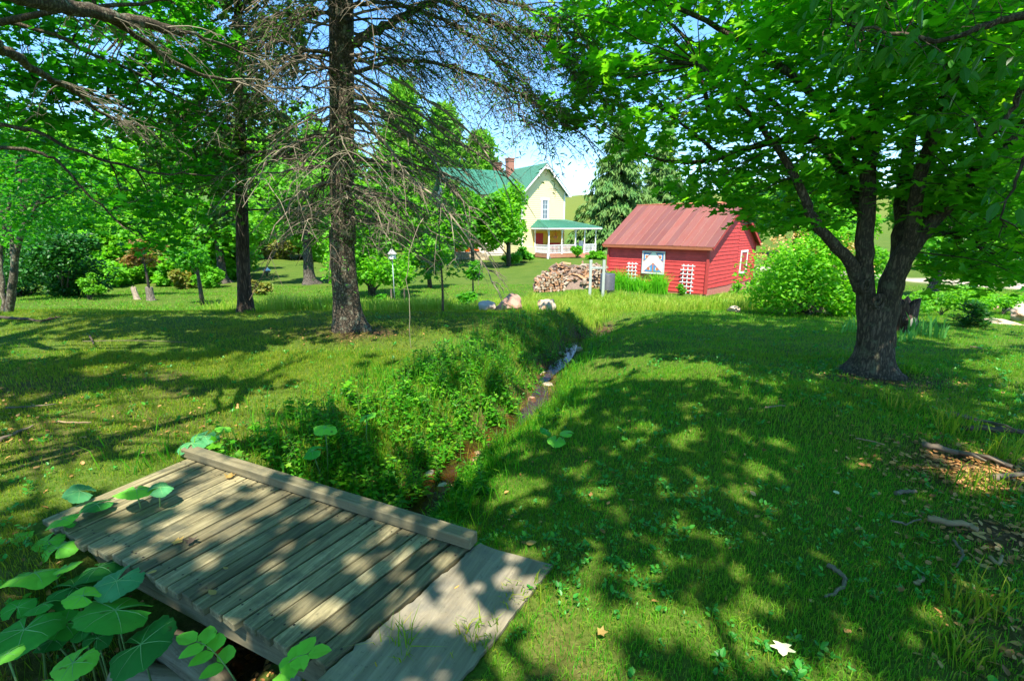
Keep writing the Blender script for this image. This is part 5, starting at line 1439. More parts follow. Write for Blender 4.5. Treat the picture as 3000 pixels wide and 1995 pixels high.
# thick living limbs to the right with fine foliage
lb = MB(); NB = MB()
fol = []
for (pts, r0) in ((pl((1020, 130, 7.25), (1090, 95, 7.2), (1180, 55, 7.1), (1290, 0, 7.0), (1400, -70, 6.9), (1600, -160, 6.6)), 0.075), (pl((1300, 0, 7.0), (1370, 40, 6.8), (1470, 75, 6.6), (1560, 110, 6.4), (1640, 180, 6.3), (1700, 260, 6.2)), 0.035), (pl((1040, 215, 7.2), (1160, 180, 6.9), (1300, 190, 6.6), (1440, 240, 6.4), (1560, 300, 6.3), (1620, 370, 6.2)), 0.03), (pl((1030, 20, 7.2), (1150, 10, 6.9), (1300, 60, 6.6), (1420, 150, 6.4), (1500, 260, 6.3), (1530, 370, 6.2)), 0.03), (pl((1320, -20, 7.0), (1480, 0, 6.6), (1600, 50, 6.3), (1680, 130, 6.2)), 0.03), (pl((1030, 60, 7.2), (930, 40, 6.8), (820, 80, 6.6), (740, 170, 6.5)), 0.03), (pl((1030, 160, 7.3), (900, 170, 7.6), (780, 240, 7.8), (690, 330, 7.9)), 0.028)):
    p = limb(tb, pts, r0, 0.006, 8, 5, 0.012)
    n0 = 4
    for k0 in range(n0, len(p) - 1):
        for _ in range(3):
            az = math.atan2(*(p[min(k0 + 3, len(p) - 1)] - p[k0])[[1, 0]]) + rng.choice([-1, 1]) * rng.uniform(0.3, 1.4)
            q = dead_branch(db, p[k0], az, rng.uniform(0.5, 1.15), rng.uniform(-0.25, 0.15), rng.uniform(0.3, 0.85), 0.007, 6, 1.0, 2, 1, 6)
            fol.append(q[2:])
fol = np.concatenate(fol)
P = np.repeat(fol, 9, axis=0) + rng.normal(0, 0.085, (len(fol) * 9, 3)) * np.array([1, 1, 0.8])
leaves(NB, P, 0.062, LANCE, None, (-0.9, 0.5), 0.6)
dfol = np.concatenate(dfol); P = np.repeat(dfol, 26, axis=0) + rng.normal(0, 0.16, (len(dfol) * 26, 3)) * np.array([1, 1, 0.9]) - np.array([0, 0, 0.1])
leaves(NB, P, 0.05, LANCE, None, (-0.9, 0.5), 0.6)
for z in np.linspace(5.2, 13.2, 44):     # living upper crown
    for _ in range(3):
        az = rng.uniform(0, 2 * pi); L_ = np.interp(z, [5, 8, 13.5], [2.3, 1.9, 0.25]) * rng.uniform(0.75, 1.1)
        t = np.linspace(0, 1, 6)
        p = spruce_at(sb[2] + z) + np.stack([math.cos(az) * L_ * t, math.sin(az) * L_ * t, L_ * (0.1 * t - 0.5 * t ** 2)], -1)
        if inview(p[-1], 20): continue
        tb.tube(p, 0.02 * (1 - 0.8 * t), 4, 0, False)
        Q = np.repeat(p[1:], 9, axis=0) + rng.normal(0, 0.2, (45, 3)) * np.array([1, 1, 0.5])
        leaves(NB, Q, 0.26, CLUMP, None, (-1.2, -0.2), 0.5)
tb.build("trunk", M_bark_spruce, spr); db.build("deadwood", [M_twig, M_twig_d], spr); NB.build("crown", M_needle, spr)

# ---------------------------------------------------------------- cedar at left centre
cb = np.array([-5.28, 9.34, h1(-5.28, 9.34)])
ced = empty("cedar_tree", cb, "cedar with a straight reddish fluted trunk and thin dark layered branches", "tree")
_cl = np.array(pl((718, 905, 9.34), (713, 800, 9.34), (708, 600, 9.34), (703, 300, 9.34), (697, 0, 9.34), (690, -300, 9.34), (680, -700, 9.34)))
def cedar_at(z):
    return np.array([np.interp(z, _cl[:, 2], _cl[:, 0]), cb[1], z])
tb = MB(); flared_bole(tb, cb, cedar_at(cb[2] + 1.2), 0.17, 0.116, 5, 16, 0.25, 12)
tz = np.linspace(1.1, 8.5, 16)
tb.tube(np.array([cedar_at(cb[2] + z) for z in tz]), np.interp(tz, [1.1, 8.5], [0.118, 0.03]), 14, 0, True, True, 0.04)
db = MB(); NB = MB(); fol = []
for i in range(70):
    z = rng.uniform(1.75, 7.5); az = rng.uniform(0, 2 * pi); L_ = rng.uniform(1.0, 2.2) * np.interp(z, [1.5, 3.5, 8], [0.95, 1.0, 0.4])
    q = dead_branch(db, cedar_at(cb[2] + z), az, L_, rng.uniform(0.0, 0.35), rng.uniform(0.15, 0.5), rng.uniform(0.011, 0.026), 8, 0.7, 3, 1)
    fol.append(q[3:] if z < 3 else q[2:])
fol = np.concatenate(fol)
P = np.repeat(fol, 26, axis=0) + rng.normal(0, 1, (len(fol) * 26, 3)) * np.array([0.24, 0.24, 0.12])
P = P[vnoise(P[:, 0] / 0.5, P[:, 2] / 0.35 + P[:, 1]) > -0.25]
leaves(NB, P, 0.11, CLUMP, None, (-0.9, 0.5), 0.6)
tb.build("trunk", M_bark_cedar, ced); db.build("branchwork", [M_twig, M_twig_d], ced); NB.build("crown", M_cedar, ced)

# ---------------------------------------------------------------- foreground spruce, trunk outside the frame at left
fb = np.array([-4.4, 0.7, h1(-4.4, 0.7)])
fs = empty("spruce_tree", fb, "near spruce at the left whose lichened bare boughs sweep across the upper left", "tree")
tb = MB(); db = MB(); NB = MB()
flared_bole(tb, fb, fb + np.array([0, 0, 1.5]), 0.4, 0.25, 5, 16, 0.5, 12)
tz = np.linspace(1.4, 11, 12); tb.tube(np.stack([fb[0] + 0 * tz, fb[1] + 0 * tz, fb[2] + tz], -1), np.interp(tz, [1.4, 11], [0.25, 0.04]), 14)
for (pts, r0, r1) in (
    ([fb + np.array([0, 0, 2.9])] + pl((-300, -120, 2.4), (70, -8, 3.0), (170, 12, 3.25), (330, 48, 3.6), (450, 75, 3.9), (530, 98, 4.1)), 0.055, 0.032),
    (pl((280, 40, 3.5), (400, 105, 3.9), (520, 190, 4.3), (660, 235, 4.8), (800, 255, 5.4), (950, 257, 6.0), (1080, 257, 6.4)), 0.022, 0.004),
    (pl((540, 95, 4.1), (640, 125, 4.5), (740, 160, 5.0), (870, 172, 5.5)), 0.014, 0.004),
    ([fb + np.array([0, 0, 2.3])] + pl((-300, 70, 2.4), (0, 148, 2.9), (65, 178, 3.1), (140, 225, 3.4), (210, 262, 3.7), (280, 318, 4.0), (350, 355, 4.3), (440, 372, 4.6)), 0.035, 0.004),
):
    p = limb(tb, pts, r0, r1, 9, 5, 0.006, 0.12)
    for k0 in range(len(p) // 2, len(p) - 1):
        for _ in range(1):
            az = math.atan2(*(p[-1] - p[k0 - 3])[[1, 0]]) + rng.uniform(-1.0, 1.0)
            dead_branch(db, p[k0], az, rng.uniform(0.2, 0.55), rng.uniform(-0.2, 0.35), rng.uniform(0.2, 0.7), 0.0045, 5, 1.2, 3, 0, 6)
for i in range(84):
    z = rng.uniform(3.4, 10.5); az = rng.uniform(0, 2 * pi); L_ = np.interp(z, [3, 6, 11], [3.4, 2.9, 0.4]) * rng.uniform(0.7, 1.1)
    t = np.linspace(0, 1, 7)
    p = fb + np.array([0, 0, z]) + np.stack([math.cos(az) * L_ * t, math.sin(az) * L_ * t, L_ * (0.15 * t - 0.4 * t ** 2)], -1)
    if inview(p[-1], 150) or inview(p[3], 150): continue
    tb.tube(p, 0.03 * (1 - 0.85 * t), 5, 0, False)
    Q = np.repeat(p[2:], 8, axis=0) + rng.normal(0, 0.22, (40, 3)) * np.array([1, 1, 0.5])
    Q = Q[sungap(Q, 0.15)]
    Q = Q[vnoise(Q[:, 0] / 1.5 + 4, (Q[:, 1] + 0.53 * Q[:, 2]) / 0.55) > -0.1]
    leaves(NB, Q, 0.24, CLUMP, None, (-1.2, -0.2), 0.5)
tb.build("trunk", M_lich, fs); db.build("deadwood", [M_twig, M_twig_d], fs); NB.build("crown", M_needle, fs)

# ---------------------------------------------------------------- dogwood overhanging at the top right
gb = np.array([4.9, 0.6, h1(4.9, 0.6)])
dg = empty("dogwood_tree", gb, "dogwood at the right edge with hanging oval leaves close to the viewer", "tree")
tb = MB(); lb = MB()
nodes = [limb(tb, [gb - np.array([0, 0, .1]), gb + np.array([-.1, .1, 1.6]), gb + np.array([-.5, .3, 3.0]), gb + np.array([-1.6, .6, 4.6])], 0.13, 0.04, 9)]
for pts, r0 in ((([gb + np.array([-.1, .1, 1.6])] + pl((3400, 20, 2.6), (3020, 40, 2.8), (2900, 70, 2.85), (2740, 120, 2.9), (2560, 90, 2.95), (2440, 60, 3.0))), 0.03), (([gb + np.array([-.1, .1, 1.7])] + pl((3400, 200, 2.7), (3030, 250, 2.75), (2960, 330, 2.8), (2890, 400, 2.85), (2840, 340, 2.9))), 0.026), (([gb + np.array([-.1, .1, 1.5])] + pl((3300, 330, 2.5), (3050, 420, 2.6), (2980, 520, 2.65), (2930, 640, 2.7))), 0.02)):
    nodes.append(limb(tb, pts, r0, 0.004, 6, 4, 0.008))
nodes = np.concatenate(nodes)
POLY_D = [(2330, -80), (2380, 60), (2440, 160), (2600, 190), (2700, 260), (2740, 380), (2840, 430), (2870, 560), (2940, 720), (3080, 760), (3080, -80)]
C = px_centres(64, POLY_D, lambda px, py: rng.uniform(2.4, 3.4))
spray_leaves(lb, C, C - gb, 0.16, 6, 0.085, OVATE_N, 0.5, (-1.35, -0.2), 0.5)
connect(tb, nodes, C, 0.004, -0.05, 4, 1, 1, 0.12)
C2 = ell_centres(210, (3.4, 0.3, 4.7), (2.7, 2.4, 1.5), 3.0, 0.3, lambda p: not inview(p, 250))
C2 = C2[sungap(C2, 0.25)]
spray_leaves(lb, C2, C2 - gb, 0.45, 10, 0.24, OVATE_S, 0.4)
connect(tb, nodes, C2, 0.008, 0.1, 4, 4, 0)
tb.build("trunk", M_bark_maple, dg); lb.build("crown", M_dog, dg)

# ---------------------------------------------------------------- unseen tree added behind the viewer for its shade
ob = np.array([0.6, -5.2, h1(0.6, -5.2)])
ok_ = empty("shade_tree", ob, "unseen broad tree added behind the viewer to shade the footbridge", "tree")
tb = MB(); lb = MB(); flared_bole(tb, ob, ob + np.array([0, 0, 2.5]), 0.5, 0.3, 6, 16, 0.6, 12)
nodes = [limb(tb, [ob + np.array([0, 0, 2.3]), ob + np.array([.2, .2, 5]), ob + np.array([0, .4, 9])], 0.3, 0.08, 10)]
for i in range(9):
    az = i * 0.75; nodes.append(limb(tb, [ob + np.array([0, .1, 3 + i * 0.35]), ob + np.array([1.6 * math.cos(az), 1.6 * math.sin(az), 4.6 + i * 0.3]), ob + np.array([3.6 * math.cos(az), 3.6 * math.sin(az), 5.6 + i * 0.3])], 0.12, 0.03, 7))
nodes = np.concatenate(nodes)
C = ell_centres(640, (0.9, -2.3, 6.6), (5.6, 5.6, 2.4), 4.2, 0.35, lambda p: not inview(p, 200))
C = C[vnoise(C[:, 0] / 1.0 + 2, C[:, 1] / 1.0 - C[:, 2] * 0.52 / 1.0) > -0.24]
C = C[sungap(C, 0.3)]
spray_leaves(lb, C, C - ob, 0.55, 12, 0.24, MAPLE_S, 0.35); connect(tb, nodes, C, 0.005, 0.1, 4, 5, 0)
tb.build("trunk", M_bark_maple, ok_); lb.build("crown", M_maple, ok_)

# ---------------------------------------------------------------- generic background trees and shrubs
def lobes_crown(mb, c, r, n, size, tmpl=CLUMP, nl=9, low=-0.55, gap=0.0):
    c = np.array(c, float); r = np.array(r, float)
    L_ = []
    for i in range(nl):
        v = rng.normal(0, 1, 3); v /= np.linalg.norm(v)
        v[2] = max(v[2], low); L_.append((c + v * r * rng.uniform(0.3, 0.95), r * rng.uniform(0.22, 0.52)))
    L_.append((c, r * 0.55))
    out = []
    for (lc, lr) in L_:
        k = int(n / len(L_))
        v = rng.normal(0, 1, (k, 3)); v /= np.linalg.norm(v, axis=1)[:, None]
        v *= (rng.random(k) ** 0.35)[:, None]
        out.append(lc + v * lr)
    P = np.concatenate(out)
    leaves(mb, P, size, tmpl, None, (-1.0, 0.3), 0.6)
    return [l_[0] for l_ in L_]
def bg_tree(px, Y, top, hw, mat, label, base_px=None, n=2600, size=None, crown_low=0.1, group="background broadleaf trees", name="broadleaf_tree", trunk_r=None, cat="tree", bmat=None, nl=10):
    x = at_y(px, 700, Y)[0]; z0 = h1(x, Y)
    b = np.array([x, Y, z0]); zt = at_y(px, top, Y)[2]; Ht = zt - z0; hwm = hw * Y / F
    e = empty(name, b, label, cat, group)
    lb = MB(); tb = MB()
    c = b + np.array([0, 0, Ht * (crown_low + (1 - crown_low) / 2)])
    Ls = lobes_crown(lb, c, (hwm, hwm * 0.9, Ht * (1 - crown_low) / 2), n, size or 0.011 * Y * 0.9, nl=nl)
    r = trunk_r or max(0.05, Ht * 0.018)
    tb.tube([b - np.array([0, 0, .2]), b + np.array([0.02 * Ht * rng.uniform(-1, 1), 0, Ht * 0.3]), c, c + np.array([0, 0, Ht * 0.2])], [r * 1.3, r, r * 0.6, r * 0.15], 8)
    for lc in Ls[:7]:
        a = b + np.array([0, 0, Ht * rng.uniform(crown_low, crown_low + 0.2)])
        tb.tube(bez(a, lc, 0.03 * Ht, 5), np.linspace(r * 0.45, r * 0.1, 5), 5, 0, False)
    tb.build("trunk", bmat or M_bark_far, e); lb.build("crown", mat, e)
    return e
W_ = "in the sunlit wood at the left"
for a in (
    (120, 33, 300, 190, M_mid, "tall mid-green tree behind the slender trunks at the far left", 3600),
    (300, 46, 240, 190, M_mid, "tallest tree rising over the dark shrub at the left", 3400),
    (-60, 38, 330, 200, M_lime, "lime tree cut by the left picture edge", 2600),
    (440, 37, 400, 150, M_lime, "bright lime tree behind the reddish little tree", 3600),
    (590, 44, 350, 150, M_mid, "green tree rising behind the cedar's left side", 3200),
    (640, 34, 560, 110, M_lime, "low lime-coloured tree left of the cedar trunk", 2800),
    (760, 58, 330, 150, M_lime, "lime tree seen through the cedar's right branches", 3200),
    (880, 62, 300, 140, M_mid, "green tree behind the dead limbs left of the spruce trunk", 3000),
    (980, 66, 380, 130, M_lime, "lime tree directly behind the spruce trunk", 2800),
    (1090, 64, 430, 110, M_mid, "green tree right of the spruce trunk above the birdhouse", 2800),
    (820, 48, 560, 120, M_mid, "round tree at the head of the far mown lawn", 2600),
    (190, 28, 560, 110, M_lime, "low lime tree behind the dark shrub at the left", 2400),
    (350, 31, 600, 90, M_lime, "low lime tree right behind the dark shrub mound", 2200),
    (520, 33, 500, 100, M_mid, "mid-green tree between the reddish tree and the leaning sapling", 2600),
    (720, 44, 520, 95, M_lime, "lime tree behind the cedar trunk at the far lawn's left side", 2400),
    (930, 52, 480, 110, M_lime, "lime tree behind the old grey trunk", 2600),
    (1020, 40, 640, 80, M_mid, "low green tree just right of the old grey trunk", 2200),
    (1180, 58, 520, 90, M_lime, "lime tree above the low-branched tree by the birdhouse", 2200),
    (1385, 38, 500, 82, M_mid, "green tree in front of the farmhouse's left wing", 4200),
    (1330, 44, 600, 55, M_lime, "lime tree left of the farmhouse wing, beyond the mown slope", 2400),
    (1290, 62, 560, 80, M_mid, "green tree left of the farmhouse wing", 2200),
    (2330, 50, 430, 130, M_mid, "tree behind the shed's right end seen below the maple", 2800),
    (2480, 44, 520, 110, M_lime, "lime tree behind the lilac, left of the forked trunk", 2600),
    (2680, 46, 480, 130, M_mid, "green tree seen between the maple's forked stems", 2800),
    (2850, 42, 500, 130, M_lime, "lime tree beyond the gravel drive at the right", 2800),
    (3040, 38, 420, 150, M_mid, "green tree at the far right edge beyond the drive", 2800),
    (2200, 75, 500, 90, M_mid, "distant tree on the hill above the shed ridge", 1600),
    (1985, 95, 560, 60, M_mid, "small distant tree on the hill crest behind the shed roof", 1000),
):
    bg_tree(a[0], a[1], a[2], a[3], a[4], a[5], n=int(a[6] * 1.5))

def conifer(base, h, zlow, rmax, n, mat, label, name, group=None, tuft=0.5, droop=0.45, k=9, tilt=(-1.4, -0.5), bmat=None, tmpl=LANCE, rpow=0.9, wid=1.0, spread=0.25):
    base = np.array(base, float)
    e = empty(name, base, label, "tree", group); tb = MB(); nb = MB()
    tb.tube([base - np.array([0, 0, .2]), base + np.array([0, 0, h * 0.5]), base + np.array([0, 0, h])], [h * 0.016, h * 0.01, 0.01], 8)
    tmp2 = (tmpl[0] * np.array([wid, 1, 1]), tmpl[1])
    for i in range(n):
        f = rng.random() ** 1.25; z = zlow + (h - zlow) * f
        az = rng.uniform(0, 2 * pi); L_ = rmax * (1 - f) ** rpow * rng.uniform(0.7, 1.15) + 0.1
        t = np.linspace(0, 1, 6)
        p = base + np.array([0, 0, z]) + np.stack([math.cos(az) * L_ * t, math.sin(az) * L_ * t, L_ * (0.12 * t - droop * t ** 2 + 0.16 * t ** 4)], -1)
        tb.tube(p[:4], 0.012 * L_ * (1 - 0.9 * t[:4]) + 0.004, 4, 0, False)
        Q = np.repeat(p[1:], k, axis=0); Q = Q + rng.normal(0, 1, Q.shape) * np.array([spread, spread, spread * 0.5]) * tuft
        yaw = az - pi / 2 + rng.normal(0, 0.7, len(Q))
        leaves(nb, Q, tuft, tmp2, yaw, tilt, 0.5)
    tb.build("trunk", bmat or M_bark_far, e); nb.build("crown", mat, e)
    return e
def gpt(px, py, Y):
    x = at_y(px, py, Y)[0]; return np.array([x, Y, h1(x, Y)])
b = gpt(1805, 740, 60); conifer(b, at_y(1805, 325, 60)[2] - b[2], 0.3, 6.4, 420, M_nspruce, "dark blue-green spruce with drooping boughs between the house and the shed", "norway_spruce", "blue-green spruces behind the shed", 0.7, 0.55, 15, wid=1.0)
b = gpt(1930, 740, 66); conifer(b, at_y(1930, 350, 66)[2] - b[2], 0.3, 5.0, 300, M_nspruce, "second blue-green spruce behind the shed roof, half hidden by maple leaves", "norway_spruce", "blue-green spruces behind the shed", 0.7, 0.55, 15, wid=1.0)
for px, Y, top, rm, lab in ((1310, 72, 320, 4.6, "feathery light green pine behind the dead limbs, left of the house"), (1410, 76, 400, 4.2, "feathery light green pine just left of the house chimneys"), (1200, 74, 250, 5.0, "tallest feathery pine right of the spruce trunk")):
    b = gpt(px, 700, Y); conifer(b, at_y(px, top, Y)[2] - b[2], 1.5, rm, 240, M_pine, lab, "white_pine", "light green pines beside the house", 1.1, -0.15, 9, (-0.6, 1.2), wid=1.3, rpow=0.65, spread=0.5)

# slender tree with several stems at the far left
sb2 = on_ground(22, 915)
e = empty("multistem_tree", sb2, "slender pale many-stemmed tree at the far left of the lawn", "tree")
tb = MB(); lb = MB(); Y0 = sb2[1]; nodes = []
for pts, r0 in ((pl((22, 925, Y0), (38, 840, Y0), (45, 740, Y0), (70, 660, Y0), (110, 600, Y0 - .2), (140, 540, Y0 - .4), (160, 460, Y0 - .5)), 0.075), (pl((14, 925, Y0 + .1), (5, 830, Y0 + .2), (0, 740, Y0 + .3), (30, 600, Y0 + .3), (52, 480, Y0 + .2), (60, 400, Y0)), 0.05), (pl((42, 780, Y0), (30, 680, Y0 + .2), (-20, 560, Y0 + .4), (-60, 440, Y0 + .5)), 0.05), (pl((75, 650, Y0), (60, 560, Y0 + .2), (65, 450, Y0 + .3), (90, 390, Y0 + .3)), 0.045), (pl((110, 600, Y0 - .2), (190, 560, Y0 - .6), (270, 545, Y0 - .9)), 0.035)):
    nodes.append(limb(tb, pts, r0, 0.012, 8, 4, 0.01))
nodes = np.concatenate(nodes)
C = px_centres(240, [(-60, 400), (60, 395), (180, 430), (300, 520), (320, 600), (240, 660), (120, 650), (60, 720), (-60, 700)], lambda px, py: Y0 + rng.uniform(-1.6, 1.6))
spray_leaves(lb, C, C - sb2, 0.42, 20, 0.10, OVATE_S, 0.3); connect(tb, nodes, C, 0.006, 0.1, 4, 2, 2)
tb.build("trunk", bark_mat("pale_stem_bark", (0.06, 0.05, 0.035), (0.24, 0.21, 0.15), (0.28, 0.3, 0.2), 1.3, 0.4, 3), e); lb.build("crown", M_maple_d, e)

def shrub(name, label, base, r, n, size, mat, group=None, tmpl=OVATE, nl=8, stems=7, cz=0.55, cat="shrub", part="foliage", low=-0.5):
    base = np.array(base, float); e = empty(name, base, label, cat, group); lb = MB(); tb = MB()
    c = base + np.array([0, 0, r[2] * cz * 2 * 0.5 + r[2] * 0.1])
    Ls = lobes_crown(lb, c, (r[0], r[1], r[2] * 0.62), n, size, tmpl, nl, low)
    for i in range(stems):
        lc = Ls[i % len(Ls)]
        tb.tube(bez(base + rng.normal(0, 0.06, 3) * np.array([r[0], r[1], 0]) - np.array([0, 0, .05]), lc, 0.1, 5), np.linspace(0.02, 0.006, 5) * (0.5 + r[2] * 0.5), 5, 0, False)
    tb.build("stem", M_twig_d, e); lb.build(part, mat, e)
    return e
# dark mass of shrubs at left
g1 = on_ground(215, 890); Yd = g1[1]
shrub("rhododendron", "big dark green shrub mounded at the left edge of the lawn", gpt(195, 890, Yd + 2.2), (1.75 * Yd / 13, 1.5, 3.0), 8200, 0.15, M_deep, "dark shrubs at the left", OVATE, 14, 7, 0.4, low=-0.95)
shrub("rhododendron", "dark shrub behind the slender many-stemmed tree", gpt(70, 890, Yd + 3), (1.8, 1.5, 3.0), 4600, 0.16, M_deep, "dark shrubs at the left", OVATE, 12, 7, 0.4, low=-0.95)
shrub("rhododendron", "low lighter shrub at the right foot of the dark mound", gpt(265, 880, Yd + 1.2), (0.5, 0.5, 0.9), 900, 0.10, M_mid, None, OVATE, 6)
# reddish small tree, saplings
b = on_ground(430, 866)
bg_tree(410, b[1], 690, 74, M_rust, "small tree with faded reddish-pink leaves on the far left lawn", n=900, size=0.17, crown_low=0.45, group=None, name="red_leaved_tree", trunk_r=0.05, nl=7)
b = on_ground(582, 893)
bg_tree(565, b[1], 700, 75, M_small, "young tree with a leaning thin trunk on the far left lawn", n=1100, size=0.15, crown_low=0.42, group=None, name="sapling", trunk_r=0.07, nl=7)
b = on_ground(1297, 922)
e = empty("sapling", b, "straight dark-stemmed sapling at the lawn crest right of the birdhouse", "tree")
tb = MB(); lb = MB(); zt = at_y(1300, 560, b[1])[2]
tz = np.linspace(0, 1, 8); tb.tube(np.stack([b[0] + 0.015 * np.sin(tz * 7), np.full(8, b[1]), b[2] - .05 + (zt - b[2]) * tz], -1), np.linspace(0.026, 0.006, 8), 7)
C = np.array([[b[0] + rng.normal(0, 0.33), b[1] + rng.normal(0, 0.33), rng.uniform(at_y(1300, 810, b[1])[2], zt)] for _ in range(42)])
connect(tb, np.stack([np.full(9, b[0]), np.full(9, b[1]), np.linspace(at_y(1300, 800, b[1])[2], zt, 9)], -1), C, 0.004, 0.06, 3, 1, 1, 0.15)
spray_leaves(lb, C, C - b, 0.2, 9, 0.10, MAPLE_S, 0.3); tb.build("trunk", M_twig_d, e); lb.build("crown", M_small, e)
b = on_ground(1385, 868)
bg_tree(1383, b[1], 770, 36, M_small, "small round-headed young tree on the mown slope below the house", n=700, size=0.15, crown_low=0.45, group=None, name="young_tree", trunk_r=0.035, nl=6)
# broad leafy tree behind the birdhouse
b = on_ground(1075, 875)
bg_tree(1080, b[1] + 1.0, 600, 150, M_lime, "broad low-branched tree behind the birdhouse", n=7500, size=0.17, crown_low=0.0, group=None, name="low_branched_tree", trunk_r=0.14, nl=14)
bg_tree(1255, b[1] + 4.0, 660, 75, M_lime, "light green tree right of the birdhouse", n=2600, size=0.22, crown_low=0.1, group=None, name="low_branched_tree", trunk_r=0.1, nl=9)
# dogwood in front of the house
b = on_ground(1480, 775)
bg_tree(1490, 40, 525, 96, M_lime, "layered green dogwood in front of the yellow house", n=5600, size=0.3, crown_low=0.1, group=None, name="dogwood_tree", trunk_r=0.16, nl=13)
# old trunk on the far lawn, leaning trunk at right
def old_trunk(px, py, r, label, lean, hgt, top_n=0, base_mound=True):
    b = on_ground(px, py); e = empty("old_tree", b, label, "tree"); tb = MB(); lb = MB()
    flared_bole(tb, b, b + np.array([lean * 0.3, 0, 1.2]), r * 1.7, r, 5, 14, 0.6, 10)
    p = limb(tb, [b + np.array([lean * 0.3, 0, 1.1]), b + np.array([lean * 0.6, 0, hgt * 0.5]), b + np.array([lean, 0.3, hgt])], r, r * 0.4, 10)
    Ls = lobes_crown(lb, b + np.array([lean, 0.3, hgt * 0.6]), (hgt * 0.5, hgt * 0.45, hgt * 0.5), top_n, 0.011 * b[1], nl=9)
    for lc in Ls[:6]: tb.tube(bez(p[-3], lc, 0.2, 5), np.linspace(r * 0.35, r * 0.1, 5), 5, 0, False)
    tb.build("trunk", M_bark_far, e); lb.build("crown", M_mid, e)
old_trunk(908, 832, 0.27, "old thick grey trunk standing on the far mown lawn", 0.1, 6.5, 4200)
old_trunk(655, 830, 0.22, "pale grey trunk at the edge of the far wood, left of the cedar", 0.05, 6.0, 2600)
old_trunk(2725, 872, 0.19, "short leaning grey tree in the sunny weeds right of the forked maple", 0.55, 3.2, 2200)
# lilac with faded flower heads
b = on_ground(2350, 932); b = gpt(2350, 932, b[1] + 1.2)
hwm = 150 * b[1] / F
lil = shrub("lilac_bush", "large rounded lilac with faded brownish flower heads between shed and forked maple", b, (hwm * 1.2, hwm, 2.35), 19000, 0.095, M_lime, None, OVATE, 20, 14, 0.36, low=-0.9)
mb = MB(); v = rng.normal(0, 1, (110, 3)); v /= np.linalg.norm(v, axis=1)[:, None]; v[:, 2] = np.abs(v[:, 2]) * 0.9 - 0.1
c = b + np.array([0, 0, 1.3])
P = np.repeat(c + v * np.array([hwm * 0.98, hwm * 0.9, 1.05]), 9, axis=0) + rng.normal(0, 0.035, (990, 3)) * 1.3
leaves(mb, P, 0.075, OVATE_S); mb.build("flower_head", leaf_mat("faded_flowers", [(0.30, 0.15, 0.10), (0.38, 0.22, 0.17), (0.2, 0.12, 0.07)], 0.2), lil)
mb = MB()
for i in range(26):
    a = on_ground(2400 + rng.uniform(-40, 40), 928) + np.array([0, 0.4, 0.25]); dead_branch(mb, a, rng.uniform(3.6, 5.8), rng.uniform(0.3, 0.7), 0.2, 0.4, 0.008, 5, 1, 2, 0, 6)
mb.build("dead_wood", M_twig, lil)
# wood edge undergrowth on the left
for i, (px, py, rr, hh, mt, lab) in enumerate((
    (300, 830, 1.8, 2.6, M_lime, "tall lime thicket right of the dark mound"), (450, 828, 1.9, 3.0, M_mid, "tall thicket behind the grey stump"), (520, 826, 1.8, 3.4, M_lime, "tall lime thicket between reddish tree and leaning sapling"), (610, 826, 1.9, 3.2, M_lime, "tall lime thicket left of the pale grey trunk"), (660, 812, 2.0, 3.4, M_mid, "tall green thicket behind the pale grey trunk"), (350, 824, 2.2, 3.8, M_mid, "tall green thicket behind the pale stump"), (220, 828, 2.0, 3.4, M_lime, "tall lime thicket behind the dark mound"), (120, 826, 2.4, 4.0, M_mid, "tall thicket at the far left behind the slender stems"), (20, 826, 2.4, 4.0, M_lime, "tall lime thicket at the left edge"), (1000, 760, 2.6, 4.2, M_lime, "tall lime thicket behind the spruce trunk"), (880, 758, 2.6, 4.0, M_mid, "tall green thicket left of the spruce trunk"),
    (320, 842, 0.9, 1.2, M_lime, "low light shrub at the wood edge behind the pale stump"), (500, 838, 1.0, 1.3, M_lime, "low lime shrub at the wood edge left of the golden shrub"), (545, 846, 0.9, 1.1, M_gold, "golden-brown shrub behind the leaning young tree"),
    (625, 842, 0.9, 1.2, M_mid, "green shrub between the leaning young tree and the cedar"), (250, 838, 1.1, 1.5, M_mid, "green shrub at the wood edge right of the dark mound"), (390, 832, 1.1, 1.5, M_mid, "green shrub behind the reddish little tree"), (680, 815, 1.4, 1.9, M_mid, "rounded shrub behind the cedar trunk"),
    (760, 865, 0.55, 0.6, M_gold, "low golden mound of weeds right of the cedar trunk"), (940, 765, 2.0, 2.2, M_mid, "green shrub behind the old grey trunk"), (700, 745, 2.4, 3.0, M_lime, "lime thicket beyond the far mown lawn"), (830, 760, 2.4, 2.6, M_gold, "straw-coloured thicket at the top of the far mown lawn"),
    (1120, 905, 0.35, 0.5, M_small, "small shrub at the lawn crest behind the spruce trunk"), (1370, 905, 0.55, 0.55, M_small, "leafy weeds behind the pale boulder"))):
    b = on_ground(px, py)
    shrub("shrub", lab, b, (rr, rr * 0.8, hh), int(1500 * (0.3 + rr)), 0.009 * b[1] * 0.9, mt, "shrubs at the wood edge", CLUMP, 9, 4, 0.42, low=-0.95)
# shrubs by the house
for px, py, rr, hh, mt, lab in ((1490, 778, 1.3, 1.0, M_mid, "broad shrub on the slope under the dogwood"), (1535, 770, 1.1, 1.2, M_small, "rounded blue-green shrub left of the porch"), (1690, 757, 0.55, 1.0, M_lime, "bright shrub beside the porch steps, left"), (1745, 762, 0.9, 0.75, M_lime, "bright low shrub right of the porch steps")):
    b = on_ground(px, py); shrub("shrub", lab, b, (rr, rr * 0.8, hh), 1300, 0.22, mt, "shrubs round the house", CLUMP, 6, 4)
